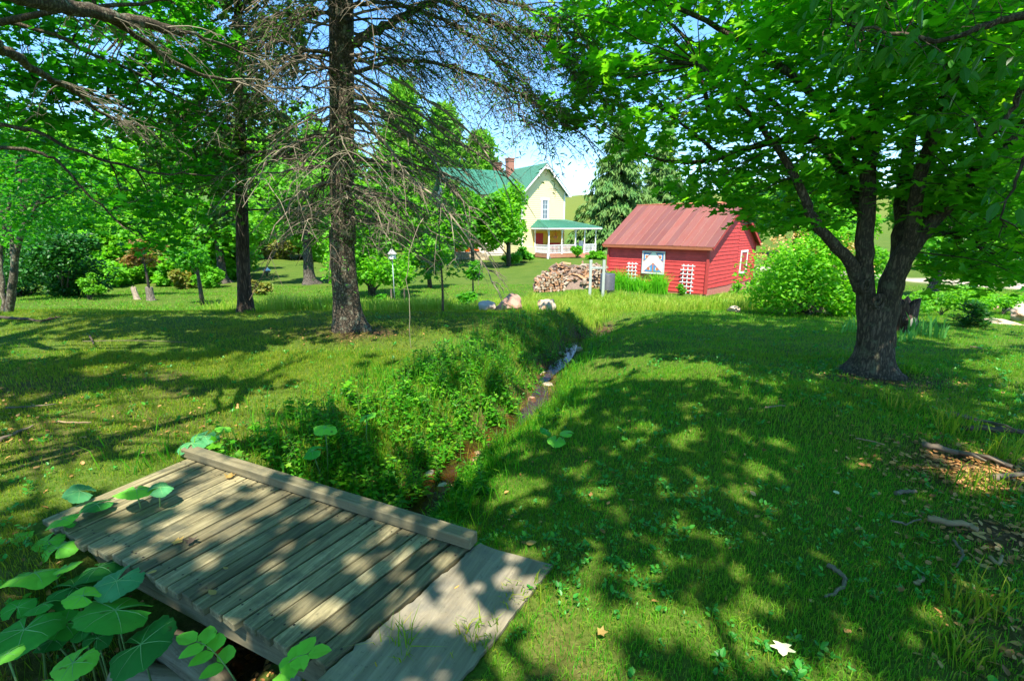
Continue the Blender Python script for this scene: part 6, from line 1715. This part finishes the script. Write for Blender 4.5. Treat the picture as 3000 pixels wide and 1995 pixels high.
# small spruce and plants on the right
b = on_ground(2842, 955); conifer(b, at_y(2842, 895, b[1])[2] - b[2] + 0.05, 0.02, 0.22, 60, M_deep, "tiny dark conifer at the lawn edge on the right", "small_conifer", None, 0.09, 0.1, 6, (-0.4, 0.6), wid=0.8)
b = on_ground(2155, 868); shrub("shrub", "small leafy plant against the gable end of the shed", b, (0.22, 0.2, 0.6), 420, 0.11, M_mid, None, OVATE, 5, 4)
for k, (px, py, lab) in enumerate(((2760, 925, "weedy shrub behind the iris bed on the right"), (2870, 905, "weedy shrub left of the boulders at the right edge"), (2690, 915, "weedy shrub right of the splintered stump"), (2930, 925, "low weeds at the foot of the right boulders"), (2810, 880, "weedy shrub below the gravel drive"))):
    b = on_ground(px, py); shrub("shrub", lab, b, (0.75, 0.5, 0.65), 1000, 0.085, M_lime if k % 2 else M_mid, "weedy shrubs on the right", OVATE, 7, 4)
# ================================================================== SMALL THINGS
M_rock = paint_mat("pale_boulder", (0.46, 0.37, 0.28), 0.25, 0.9, 5, ((0.42, 0.19, 0.08), 0.5, 4, 0.75), (1, 1, 1), 0.6, 0, 18)
M_rock2 = paint_mat("red_boulder", (0.40, 0.22, 0.16), 0.3, 0.9, 4, ((0.5, 0.4, 0.32), 0.55, 6, 0.7), (1, 1, 1), 0.6, 0, 18)
M_rockw = paint_mat("white_boulder", (0.44, 0.38, 0.30), 0.25, 0.9, 5, ((0.45, 0.28, 0.12), 0.58, 5, 0.7), (1, 1, 1), 0.6, 0, 18)
def rock(name, label, b, r, mat, group, seed, cuts=9):
    import bmesh
    bm_ = bmesh.new(); bmesh.ops.create_icosphere(bm_, subdivisions=4, radius=1.0)
    rr = np.random.default_rng(seed)
    N_ = rr.normal(0, 1, (cuts, 3)); N_ /= np.linalg.norm(N_, axis=1)[:, None]; dd = rr.uniform(0.5, 0.85, cuts)
    for v in bm_.verts:
        p = np.array(v.co)
        for q, d in zip(N_, dd):
            e_ = p @ q - d
            if e_ > 0: p = p - q * e_ * 0.92
        p *= 1 + 0.03 * math.sin(p[0] * 11 + seed) + 0.03 * math.sin(p[1] * 13 + p[2] * 9)
        v.co = p * np.array(r)
    me = bpy.data.meshes.new(name); bm_.to_mesh(me); bm_.free(); me.materials.append(mat)
    o = bpy.data.objects.new(name, me); COL.objects.link(o); o.location = (b[0], b[1], b[2] + r[2] * 0.42); o.rotation_euler = (0, 0, seed)
    return tag(o, label, "rock", group)
for px, py, Y, r, mt, lab, sd_ in ((1425, 925, 11.4, (0.27, 0.23, 0.24), M_rockw, "white rounded boulder, left of the large reddish boulder", 3), (1490, 932, 11.2, (0.48, 0.36, 0.33), M_rock2, "large reddish boulder in the meadow grass at the lawn crest", 5), (1605, 938, 11.0, (0.34, 0.27, 0.28), M_rock, "orange and white boulder, right of the large reddish boulder", 8)):
    x = at_y(px, 900, Y)[0]; rock("boulder", lab, np.array([x, Y, max(h1(x, Y), at_y(px, py, Y)[2])]), r, mt, "boulders at the lawn crest", sd_)
for px, py, r, mt, lab, sd_ in ((2972, 915, (0.32, 0.28, 0.26), M_rockw, "pale boulder at the right edge, highest of its pile", 13), (2990, 940, (0.26, 0.22, 0.2), M_rock, "tan boulder at the right edge in front of the pale one", 17), (2935, 950, (0.34, 0.25, 0.07), M_rock, "flat pale stone in the grass left of the right boulders", 21), (2900, 905, (0.2, 0.15, 0.12), M_rock2, "small brown stone among the weeds on the right", 24), (2150, 915, (0.2, 0.15, 0.12), M_rock, "small tan stone on the bank below the shed corner", 27)):
    rock("boulder", lab, on_ground(px, py), r, mt, "stones on the right", sd_)

for i, Ys in enumerate((3.55, 3.8, 4.0, 4.35, 4.8, 5.3, 5.9, 6.4, 6.9, 7.4, 7.9, 8.3)):
    xs = float(np.interp(Ys, DLS[:, 1], DLS[:, 0])) + (0.11 if i % 2 else -0.1) + rng.uniform(-.04, .04)
    r_ = rng.uniform(0.04, 0.085)
    rock("stream_stone", "wet brown stone in the shallow ditch stream", np.array([xs, Ys, h1(xs, Ys) - 0.01]), (r_ * 1.3, r_, r_ * 0.7), M_rock if i % 3 else M_rock2, "wet stones in the stream", 40 + i)
# ---- firewood heap
M_fw_end = paint_mat("split_wood_face", (0.33, 0.18, 0.095), 0.35, 0.85, 14, ((0.45, 0.2, 0.08), 0.55, 8, 0.6), (1, 1, 1), 0.2, 0.3)
M_fw_pale = paint_mat("weathered_split_face", (0.36, 0.28, 0.20), 0.35, 0.85, 14, None, (1, 1, 1), 0.2, 0.25)
M_fw_bark = paint_mat("firewood_bark", (0.17, 0.12, 0.09), 0.35, 0.9, 20, None, (1, 1, 1), 0.4, 0.3)
fw = []
def wedge(seed, end):
    rr = np.random.default_rng(seed); L_ = 0.42; r = rr.uniform(0.075, 0.105)
    a0 = rr.uniform(0.5, 0.9)
    pr = [(0, 0)] + [(r * 1.5 * math.cos(a), r * 1.5 * math.sin(a)) for a in np.linspace(-a0, a0, 5)]
    V = []
    for x in (-L_ / 2, L_ / 2):
        for (u, v) in pr: V.append((x + rr.uniform(-.015, .015), u - r * 0.75, v))
    n = len(pr); mb = MB()
    mb.add(V, [list(range(n))[::-1], list(range(n, 2 * n))], 0)
    for i in range(n):
        j = (i + 1) % n
        mb.add([V[i], V[j], V[n + j], V[n + i]], [[0, 1, 2, 3]], 1 if 0 < i < n - 1 else 0)
    o = mb.build("firewood_log", [end, M_fw_bark])
    return o
LABW = {0: ("split firewood log in the loose middle of the heap left of the shed", "split logs of the firewood heap"), 1: ("end-on firewood log stacked at the left front of the heap", "stacked logs at the left of the heap"), 2: ("firewood log in the stack against the red shed's left corner", "stacked logs beside the shed corner")}
protos = [wedge(31 + i, M_fw_end if i % 2 else M_fw_pale) for i in range(6)]
used = set()
pl_b = on_ground(1665, 850); Yw = pl_b[1]
xl, xr = at_y(1565, 850, Yw)[0], at_y(1780, 850, Yw)[0]
zt = at_y(1660, 776, Yw + 1.5)[2]
print("WOOD", Yw, xl, xr, pl_b[2], zt)
hmax = 1.22
def place_log(p, rz, ry, rx, kind):
    k = int(rng.integers(0, 6)) 
    if k in used:
        o = protos[k].copy(); COL.objects.link(o)
    else:
        o = protos[k]; used.add(k)
    o.location = tuple(p); o.rotation_euler = (rx, ry, rz)
    tag(o, LABW[kind][0], "firewood", LABW[kind][1])
    s = rng.uniform(0.7, 1.15); o.scale = (rng.uniform(0.85, 1.1), s, s)
cnt = 0
# mound: surface layer of tumbled logs
for i in range(100000):
    if cnt >= 176: break
    u = rng.uniform(0.02, 0.97); v = rng.uniform(0, 1)
    prof = np.interp(u, [0, 0.1, 0.3, 0.5, 0.8, 1.0], [0.25, 0.55, 0.95, 1.0, 0.95, 0.8])
    h = prof * hmax * (v ** 0.8)
    x = xl + (xr - xl) * u; y = Yw + 0.15 + 1.1 * v + rng.uniform(-.1, .1)
    z = h1(x, y) + max(0.04, h) + rng.uniform(-0.02, 0.05)
    place_log((x, y, z), rng.uniform(-0.9, 0.9) + (1.4 if rng.random() < 0.35 else 0), rng.normal(0, 0.3), rng.uniform(0, 6.28), 0); cnt += 1
for row in range(7):
    for c_ in range(12 - row):
        x = xl + 0.02 + 0.125 * c_ + 0.1 * row; y = Yw - 0.28 + 0.03 * row + rng.uniform(-.03, .03)
        place_log((x, y, h1(x, y) + 0.07 + row * 0.125), pi / 2 + rng.normal(0, 0.09), rng.normal(0, 0.05), rng.uniform(0, 6.28), 1)
for row in range(8):
    for c_ in range(4):
        x = xr - 0.1 - 0.15 * c_; y = Yw + 0.2 + rng.uniform(-.05, .05)
        place_log((x, y, h1(x, y) + 0.07 + row * 0.14), pi / 2 + rng.normal(0, 0.12), rng.normal(0, 0.06), rng.uniform(0, 6.28), 2)
for k_, o in enumerate(protos):
    if k_ not in used: bpy.data.objects.remove(o)
mb = MB(); G = []
for u in np.linspace(0.0, 1.0, 24):
    prof = np.interp(u, [0, 0.1, 0.3, 0.5, 0.8, 1.0], [0.1, 0.45, 0.85, 0.9, 0.85, 0.7])
    x = xl + (xr - xl) * u
    G.append([(x, Yw + 0.1 + 2.2 * v, h1(x, Yw + 0.1 + 2.2 * v) - 0.05 + prof * hmax * math.sin(min(1, v * 1.7) * pi / 2) * (1 if v < 0.7 else (1 - v) / 0.3)) for v in np.linspace(0, 1, 9)])
mb.grid(np.array(G)[:, ::-1]); o = mb.build("firewood_heap", M_fw_bark)
tag(o, "mass of firewood deep inside the heap left of the shed", "firewood", None, "stuff")
# white standing frame
b = on_ground(1748, 885); xa, xb = at_y(1727, 880, b[1])[0], at_y(1765, 880, b[1])[0]; ztp = at_y(1745, 762, b[1])[2]
e = empty("wooden_frame", np.array([(xa + xb) / 2, b[1], b[2]]), "tall pale open wooden frame standing before the firewood heap", "frame")
M_palew = paint_mat("pale_bluish_wood", (0.36, 0.40, 0.37), 0.12, 0.8, 6)
for x in (xa, xb):
    mb = MB(); mb.bbox((x, b[1], (h1(x, b[1]) - .05 + ztp) / 2), (0.095, 0.07, ztp - h1(x, b[1]) + .05), 0.005); mb.build("upright", M_palew, e)
for z in (b[2] + 0.1, ztp - 0.28):
    mb = MB(); mb.bbox(((xa + xb) / 2, b[1] + 0.005, z), (xb - xa - 0.095, 0.05, 0.07), 0.004); mb.build("rail", M_palew, e)
# barrel-like dark drum behind the frame
b2 = gpt(1778, 860, b[1] + 1.2); e = empty("dark_drum", b2, "dark drum between the firewood stack and the shed corner", "drum"); mb = MB(); mb.lathe(b2, [(0.26, 0), (0.28, 0.02), (0.28, 0.35), (0.295, 0.37), (0.28, 0.39), (0.28, 0.95), (0.26, 0.97)], 18, 0, True)
mb.build("body", paint_mat("dark_drum_paint", (0.06, 0.065, 0.075), 0.3, 0.5), e)

# ---- reeds by the shed
M_reed = leaf_mat("reed_leaves", [(0.05, 0.2, 0.015), (0.09, 0.28, 0.02), (0.14, 0.32, 0.03)], 0.4, 0.45)
def reed_clump(name, label, x0, x1, yf, n, h, wd, mat, group=None, cat="plant", lean=(0.1, 0.6), dy=0.45):
    xs = rng.uniform(x0, x1, n); ys = yf(xs) + rng.uniform(-dy, dy, n)
    P = np.stack([xs, ys, H(xs, ys)], -1); c = P.mean(0)
    e = empty(name, c, label, cat, group); B = BladeSet()
    B.put(P, h * rng.uniform(0.45, 1.15, n) * (0.85 + 0.3 * np.sin(xs * 7.0) * np.sin(xs * 3.1 + 1)), wd * rng.uniform(0.7, 1.3, n), rng.uniform(*lean, n), True)
    B.mb.build("blades", mat, e)
    return e
ws_ = lambda yy: SF.w(-0.75, yy, 0)
pa, pb = ws_(LA * 0.86), ws_(LA * 0.30)
reed_clump("reed_clump", "tall bright green strappy clump growing along the front wall of the red shed", pa[0], pb[0], lambda x: pa[1] + (x - pa[0]) * (pb[1] - pa[1]) / (pb[0] - pa[0]), 1600, 1.02, 0.03, M_reed)
pc = ws_(LA * 0.93); shrub("shrub", "low leafy plant at the left end of the strappy clump by the shed", np.array([pc[0], pc[1], h1(pc[0], pc[1])]), (0.45, 0.4, 0.75), 900, 0.1, M_mid, None, OVATE, 6, 4)
pd = ws_(LA * 0.16); shrub("shrub", "small dusty plant at the foot of the tall ladder trellis", np.array([pd[0], pd[1], h1(pd[0], pd[1])]), (0.28, 0.25, 0.4), 420, 0.08, M_mid, None, OVATE, 5, 4)
# ---- iris bed behind the maple
M_iris = leaf_mat("iris_leaves", [(0.05, 0.16, 0.06), (0.07, 0.2, 0.08), (0.1, 0.23, 0.09)], 0.35, 0.45)
for px, py, n, h, lab in ((2690, 985, 26, 0.42, "fan of blue-green iris leaves right of the forked trunk, nearer the stump"), (2738, 992, 24, 0.44, "fan of iris leaves on the right end of the little bed"), (2655, 1000, 16, 0.3, "short iris leaves close behind the forked trunk"), (2483, 975, 12, 0.38, "few iris blades on the left side of the forked trunk")):
    b = on_ground(px, py); reed_clump("iris_plant", lab, b[0] - 0.15, b[0] + 0.15, lambda x: np.full_like(x, b[1]), n, h, 0.028, M_iris, "iris plants round the forked maple", "plant", (0.05, 0.45), 0.06)
for (px, py, n, lab) in ((700, 915, 60, "ring of longer grass at the foot of the cedar, left side"), (745, 915, 60, "ring of longer grass at the foot of the cedar, right side"), (1305, 925, 30, "grass tuft at the foot of the dark-stemmed sapling"), (2470, 1085, 40, "leafy grass tuft at the left root of the forked maple"), (2665, 1090, 50, "leafy grass tuft at the right root of the forked maple")):
    b = on_ground(px, py); reed_clump("grass_tuft", lab, b[0] - 0.16, b[0] + 0.16, lambda x: np.full_like(x, b[1]), n, 0.15, 0.012, M_grass_r, "grass tufts at tree feet", "grass tuft", (0.2, 0.9), 0.12)
# ---- stumps
M_stump = bark_mat("splintered_stump_wood", (0.06, 0.035, 0.025), (0.28, 0.18, 0.13), None, 1.6, 1.0, 8)
M_pst = bark_mat("pale_stump_wood", (0.16, 0.13, 0.10), (0.42, 0.35, 0.28), None, 1.6, 0.8, 6)
M_cut = paint_mat("cut_wood_face", (0.42, 0.37, 0.29), 0.2, 0.9, 10)
def stump(px, py, Y, wpx, toppx, mat, label, jag=0.25, lean=0.0, stub=False):
    b = gpt(px, py, Y) if Y else on_ground(px, py)
    r = wpx / 2 * b[1] / F; ht = at_y(px, toppx, b[1])[2] - b[2]
    e = empty("tree_stump", b, label, "stump", "old tree stumps"); mb = MB(); k = 26; an = np.arange(k) * 2 * pi / k
    jg = rng.uniform(1 - jag, 1.0, k); prof = [(1.25, -0.05), (1.08, 0.12), (1.0, 0.35), (0.97, 0.7), (0.93, 1.0), (0.62, 0.97), (0.3, 0.9)]
    V = np.array([[(b[0] + lean * ht * z + r * s * math.cos(a) * (1 + 0.08 * math.sin(5 * a + z * 4)), b[1] + r * s * math.sin(a), b[2] + ht * z * (jg[i] if z > 0.6 else 1)) for i, a in enumerate(an)] for s, z in prof])
    i = np.arange(len(prof) - 1)[:, None]; j = np.arange(k)[None]; j2 = (j + 1) % k
    mb.add_np(V.reshape(-1, 3), np.stack([i * k + j, i * k + j2, (i + 1) * k + j2, (i + 1) * k + j], -1).reshape(-1, 4), 0, False)
    mb.fl.append(np.arange(k) + (len(prof) - 1) * k); mb.fs.append(np.array([k])); mb.fm.append(np.array([0])); mb.sm.append(np.array([False]))
    mb.build("bole", mat, e)
    if stub:
        c = b + np.array([-r * 0.25, -r * 0.9, ht * 0.42]); s2 = MB()
        s2.tube([c + np.array([0, 0.1, 0]), c + np.array([-0.06, -0.16, -0.02])], [0.085, 0.08], 14, 0, False)
        a = np.arange(14) * 2 * pi / 14; cc = c + np.array([-0.06, -0.162, -0.02])
        s2.add(np.stack([cc[0] + 0.08 * np.cos(a), np.full(14, cc[1]), cc[2] + 0.08 * np.sin(a)], -1), [list(range(14))], 1)
        s2.build("cut_limb", [mat, M_cut], e)
    return e
stump(2640, 985, 8.2, 62, 868, M_stump, "splintered reddish-brown stump with a sawn limb right of the forked maple", 0.3, 0.0, True)
stump(443, 880, 0, 20, 840, M_pst, "grey stump on the far left lawn, in front of the reddish tree", 0.12)
stump(402, 877, 0, 14, 838, M_fw_pale, "narrow pale orange stump on the far left lawn beside the grey one", 0.3, -0.15)
# ---- birdhouse on a pole
bp = on_ground(1157, 893); Yb = bp[1]
e = empty("birdhouse", bp, "white birdhouse with a pointed grey roof on a thin metal pole", "birdhouse")
zb_, zt_ = at_y(1155, 757, Yb)[2], at_y(1155, 744, Yb)[2]; zr_ = at_y(1155, 729, Yb)[2]
hw_ = 10.5 * Yb / F
mb = MB(); mb.tube([bp - np.array([0, 0, .1]), np.array([bp[0], bp[1], zb_])], [0.016, 0.016], 8); mb.build("pole", paint_mat("grey_pole", (0.32, 0.36, 0.38), 0.1, 0.4), e)
a6 = 6
mb = MB(); mb.lathe((bp[0], bp[1], zb_), [(hw_ * 1.15, -0.012), (hw_ * 1.15, 0.0), (hw_, 0.001), (hw_, zt_ - zb_)], a6)
bo = mb.build("body", M_white, e)
for a in (-2.1, -1.05, 0.0):
    c = np.array([bp[0] + hw_ * 0.87 * math.cos(a - 0.52 + 0.0), bp[1] + hw_ * 0.87 * math.sin(a - 0.52), (zb_ + zt_) / 2])
    mb = MB(); d = np.array([math.cos(a - .52), math.sin(a - .52), 0]); mb.tube([c - d * 0.01, c + d * 0.006], [0.02, 0.02], 10); mb.build("entrance_hole", M_holeshade, bo)  # raised dark plug, its colour stands in for the shade inside a hole
mb = MB(); mb.lathe((bp[0], bp[1], zt_), [(hw_ * 1.35, -0.01), (hw_ * 1.35, 0.0), (hw_ * 0.75, (zr_ - zt_) * 0.45), (hw_ * 0.25, (zr_ - zt_) * 0.92), (0.008, zr_ - zt_), (0.006, zr_ - zt_ + 0.09), (0.001, zr_ - zt_ + 0.1)], 8)
mb.build("roof", paint_mat("grey_shingle", (0.32, 0.31, 0.29), 0.2, 0.8, 20), e)
for px, py, tp, lab in ((1148, 905, 848, "weathered short fence post left of the birdhouse pole"), (1186, 905, 846, "brown short fence post right of the birdhouse pole")):
    b = gpt(px, py, Yb + 0.15); e = empty("fence_post", b, lab, "post", "short posts by the birdhouse")
    mb = MB(); h_ = at_y(px, tp, b[1])[2] - b[2]; mb.tube([b - np.array([0, 0, .1]), b + np.array([0.01, 0, h_ * .5]), b + np.array([0.02, 0, h_])], [0.035, 0.034, 0.03], 8, 0, True, False, 0.1); mb.build("shaft", M_bark_far if px > 1160 else M_pst, e)
shrub("shrub", "fuzzy grey-green plant between the two short posts by the birdhouse", gpt(1168, 905, Yb + 0.1), (0.16, 0.16, 0.55), 900, 0.06, M_mid, None, LANCE, 5, 5)
# ---- far bird feeder on the mown lawn
b = on_ground(783, 809); e = empty("bird_feeder", b, "small white-roofed bird feeder far off on the mown lawn", "feeder")
hh = 26 * b[1] / F
mb = MB(); mb.lathe(b, [(0.06, -.05), (0.05, hh * 0.35)], 8); mb.build("post", M_bark_far, e)
mb = MB(); mb.box(b + np.array([0, 0, hh * 0.5]), (hh * 0.5, hh * 0.5, hh * 0.3)); mb.build("body", M_pst, e)
mb = MB(); mb.lathe(b + np.array([0, 0, hh * 0.62]), [(hh * 0.55, 0), (hh * 0.5, 0.03), (0.02, hh * 0.38)], 4); mb.build("roof", M_white, e)
# ---- low wall and red flowers left of the house
wp = on_ground(1368, 772); wy = 47.0
x0_, x1_ = at_y(1300, 745, wy)[0], at_y(1425, 745, wy)[0]
e = empty("stone_wall", np.array([(x0_ + x1_) / 2, wy, h1((x0_ + x1_) / 2, wy)]), "low tan stone wall left of the house below the red flowers", "wall")
mb = MB()
for r_ in range(3):
    x = x0_
    while x < x1_:
        w_ = rng.uniform(0.3, 0.6); mb.bbox((x + w_ / 2, wy + rng.uniform(-.02, .02), h1(x, wy) + 0.12 + 0.23 * r_), (w_ - 0.02, 0.4, 0.22), 0.02); x += w_
mb.build("masonry", paint_mat("tan_stone", (0.46, 0.36, 0.25), 0.2, 0.9, 4, None, (1, 1, 1), 0.3, 0.25), e)
for px, lab in ((1345, "red flowering plant on the low stone wall, leftmost"), (1368, "red flowering plant in the middle above the low stone wall"), (1394, "red flowering plant nearest the house above the low stone wall")):
    b = gpt(px, 740, wy + 0.7); b[2] += 0.45
    shrub("flowering_plant", lab, b, (0.45, 0.35, 0.75), 420, 0.2, M_redfl, "red flowers by the house", CLUMP, 5, 3, cat="plant", part="flowers")
# ---- fallen sticks
M_stick_d = paint_mat("dark_stick", (0.07, 0.05, 0.035), 0.3, 0.9, 10)
M_stick_p = paint_mat("pale_stick", (0.26, 0.18, 0.10), 0.25, 0.8, 10)
M_stick_g = paint_mat("grey_stick", (0.15, 0.115, 0.08), 0.25, 0.9, 10)
def stick(pts, r0, r1, mat, label, lift=0.025, fork=0, group="fallen sticks on the lawn"):
    P = []
    for px, py in pts:
        q_ = on_ground(px, py); P.append(q_ + np.array([0, 0, lift]))
    mb = MB(); p = limb(mb, P, r0, r1, 7, 4, r0 * 0.25, 0.12)
    for i in range(fork):
        k0 = rng.integers(len(p) // 3, len(p) - 1); d = p[-1] - p[0]; d /= np.linalg.norm(d); s_ = np.array([-d[1], d[0], 0]) * rng.choice([-1, 1])
        l_ = rng.uniform(0.1, 0.3); mb.tube([p[k0], p[k0] + (d * 0.7 + s_ * 0.6) * l_ * 0.5 + np.array([0, 0, .03]), p[k0] + (d * 0.8 + s_ * 0.5) * l_ + np.array([0, 0, 0.02])], [r1 * 1.2, r1, r1 * 0.4], 5)
    o = mb.build("fallen_stick", mat); return tag(o, label, "stick", group)
stick([(-10, 938), (60, 942), (120, 950), (180, 938)], 0.03, 0.01, M_stick_d, "long dark fallen branch on the shaded lawn at the left edge", 0.05, 2)
stick([(243, 1006), (400, 1004), (550, 1008)], 0.006, 0.004, M_stick_g, "thin straight pale stick lying across the left lawn")
stick([(266, 995), (272, 1010), (277, 1022)], 0.012, 0.008, M_stick_d, "short dark stub poking up on the left lawn", 0.06)
stick([(0, 1300), (40, 1283), (100, 1258)], 0.016, 0.008, M_stick_g, "grey stick at the left edge above the footbridge corner")
stick([(20, 1205), (90, 1200), (170, 1192)], 0.009, 0.005, M_stick_g, "thin grey twig on the bare ground at the left")
stick([(170, 1246), (235, 1248), (270, 1245)], 0.008, 0.006, M_stick_p, "short tan twig on the bare ground at the left")
stick([(2715, 1535), (2770, 1548), (2825, 1558), (2862, 1567)], 0.019, 0.013, M_stick_p, "barkless pale tan stick on the right lawn near the edge", 0.03)
stick([(2605, 1545), (2650, 1548), (2695, 1535)], 0.007, 0.004, M_stick_g, "thin grey twig left of the pale tan stick")
stick([(2620, 1457), (2650, 1454), (2680, 1452)], 0.014, 0.01, M_stick_g, "short grey stick on the grass left of the bare leafy patch")
stick([(2420, 1675), (2455, 1690), (2472, 1720), (2460, 1740), (2415, 1765)], 0.013, 0.006, M_stick_g, "grey hooked root-like stick in the right lawn")
stick([(2790, 1600), (2815, 1625), (2815, 1650), (2795, 1682)], 0.007, 0.004, M_stick_g, "thin curved grey twig below the pale tan stick")
stick([(2700, 1320), (2760, 1335), (2850, 1350), (2960, 1385)], 0.022, 0.014, M_stick_g, "thick grey fallen branch across the bare leafy patch", 0.04, 2)
stick([(2780, 1225), (2860, 1245), (2930, 1265)], 0.02, 0.009, M_stick_g, "grey fallen branch in the grass above the bare leafy patch", 0.04, 1)
stick([(2820, 1272), (2900, 1272), (3010, 1280)], 0.022, 0.018, M_stick_d, "dark straight branch at the right edge above the leafy patch", 0.04)
stick([(2900, 1415), (2950, 1405), (3010, 1398)], 0.02, 0.014, M_stick_g, "grey stick at the right edge below the leafy patch", 0.03)
stick([(2895, 1650), (2920, 1668), (2932, 1640)], 0.010, 0.006, M_stick_p, "small forked tan stick near the lower right edge", 0.02)
stick([(2240, 1203), (2270, 1200), (2298, 1198)], 0.009, 0.006, M_stick_p, "short pale stick lying on the shaded right lawn")
stick([(2505, 1295), (2540, 1302), (2590, 1312)], 0.006, 0.004, M_stick_p, "thin straw-coloured twig in the middle of the right lawn")
stick([(2672, 1730), (2690, 1718), (2702, 1705)], 0.010, 0.008, M_stick_p, "stubby brown stick in the grass at lower right")
stick([(2842, 1022), (2862, 1024), (2875, 1027)], 0.012, 0.01, M_stick_p, "pale stick in the sunlit lawn behind the forked maple")
# ---- fallen leaves
def flat_leaf(px, py, sz, tmpl, mat, label, z=None, group="fallen dry leaves", yaw=None, curl=0.3):
    P = at_z(px, py, z) if z is not None else on_ground(px, py) + np.array([0, 0, 0.045])
    mb = MB(); V_, F_ = tmpl; V2 = V_.copy(); V2[:, 2] = curl * (V2[:, 0] ** 2 * 1.5 + 0.6 * (V2[:, 1] - 0.5) ** 2)
    mb.scatter(V2, F_, P[None], rots(np.array([rng.uniform(0, 6.28) if yaw is None else yaw]), np.array([0.1]), np.array([0.1])), np.array([sz]))
    return tag(mb.build("fallen_leaf", mat), label, "leaf", group)
M_dry = leaf_mat("dry_leaf", [(0.30, 0.14, 0.07), (0.34, 0.2, 0.1)], 0.15, 0.7); M_dry2 = leaf_mat("pale_dry_leaf", [(0.2, 0.11, 0.06), (0.22, 0.13, 0.075)], 0.15, 0.7)
M_under = leaf_mat("pale_leaf_underside", [(0.36, 0.36, 0.40), (0.38, 0.36, 0.42)], 0.1, 0.6)
q2 = lambda cx, cy_: (cx * 0.475, 1250 + cy_ * 0.475)
flat_leaf(*q2(1080, 705), 0.05, MAPLE, M_dry, "curled reddish dry leaf on the bridge deck, left of the dark one", 0.006)
flat_leaf(*q2(1195, 695), 0.055, MAPLE, M_stick_d, "crumpled dark brown leaf on the middle of the bridge deck", 0.008, curl=0.8)
flat_leaf(*q2(1405, 880), 0.03, OVATE, M_dry2, "tiny tan leaf scrap on the near half of the bridge deck", 0.006, curl=0.8)
flat_leaf(*q2(1410, 320), 0.06, MAPLE, M_dry2, "tan dry leaf at the foot of the curb beam, far end of the deck", 0.006, curl=0.6)
flat_leaf(*q2(1330, 1035), 0.05, OVATE, M_dry2, "narrow pale leaf across a gap between planks", 0.006)
flat_leaf(*q2(970, 885), 0.04, OVATE, M_dry, "brown leaf scrap at the near plank ends", 0.006)
flat_leaf(2285, 1924, 0.07, MAPLE, M_under, "pale maple leaf lying underside up on the lower right lawn", curl=0.2)
flat_leaf(2440, 1462, 0.05, OVATE, M_under, "pale folded leaf on the right lawn")
flat_leaf(1750, 1878, 0.042, MAPLE_S, M_dry2, "tan dry leaf on the mossy grass right of the plywood")
flat_leaf(2870, 1680, 0.045, MAPLE_S, M_dry2, "tan oak-like leaf near the lower right edge")
flat_leaf(1330, 1724, 0.03, LANCE, M_dry, "thin red-brown stalk-like leaf on the plywood", -0.02)
flat_leaf(1540, 1592, 0.06, OVATE, M_dry2, "pinkish dry leaf at the far corner of the plywood", -0.02)
# litter on bare ground: countless small scraps
LB_ = MB()
M_litter = leaf_mat("leaf_litter", [(0.1, 0.04, 0.02), (0.2, 0.08, 0.05), (0.27, 0.12, 0.08), (0.32, 0.16, 0.13)], 0.1, 0.7)
for cx, cy_, rx, ry, n in ((3.1, 2.85, 0.6, 0.36, 900), (2.5, 2.15, 0.45, 0.3, 260), (2.1, 1.5, 0.45, 0.3, 200), (-2.1, 1.2, 0.8, 0.7, 900), (-1.6, 1.9, 0.5, 0.5, 500), (-5, 4.5, 1.8, 0.9, 260), (-3.6, 3.6, 1.6, 0.8, 200), (1.5, 3.5, 2.2, 1.8, 120), (-2.5, 7.0, 0.9, 0.5, 160), (4.05, 4.8, .9, .5, 160)):
    x = cx + rx * rng.normal(0, 0.6, n); y = cy_ + ry * rng.normal(0, 0.6, n)
    u, v = bridge_uv(x, y); k = ~((u > -0.6) & (u < BR_L + 0.05) & (v > 0.55) & (v < 0.95)) | (np.abs(u - BR_L / 2) < BR_L)
    P = np.stack([x, y, H(x, y) + rng.uniform(0.008, 0.025, n)], -1)
    kk = ~((u > -0.6) & (u < 0.02) & (v > -0.05) & (v < 1.1)); P = P[kk]
    leaves(LB_, P, 0.035, OVATE, None, (-0.4, 0.4), 0.4)
tag(LB_.build("leaf_litter", M_litter), kind="stuff")
# tufts of long grass at the plywood edge and in the right corner
for px, py, n, h, lab in ((1140, 1960, 34, 0.26, "tuft of long dark grass in front of the plywood sheet"), (1400, 1890, 30, 0.16, "tuft of grass at the right edge of the plywood sheet"), (960, 1985, 12, 0.3, "few tall grass blades at the bottom before the deck corner"), (1530, 1760, 20, 0.1, "small pale grass tuft lapping over the plywood edge"), (2790, 1270, 40, 0.32, "arching tall grass tuft on the right by the fallen branches"), (2870, 1440, 40, 0.26, "arching grass tuft below the bare leafy patch on the right"), (2930, 1350, 26, 0.3, "sparse arching grass over the leafy patch at the right edge"), (2650, 1200, 40, 0.22, "grass tuft on the right lawn below the forked maple"), (1210, 1655, 14, 0.16, "grass tuft at the far end of the plywood sheet"), (2820, 1930, 30, 0.2, "bright grass tuft at the lower right corner"), (2860, 1800, 26, 0.2, "grass tuft above the lower right corner")):
    b = on_ground(px, py); w0 = 0.09 if n < 36 else 0.18
    reed_clump("grass_tuft", lab, b[0] - w0, b[0] + w0, lambda x: np.full_like(x, b[1]), n * 2, h, 0.006, M_grass, "tufts of long grass", "grass tuft", (0.2, 0.95), w0 * 0.8)
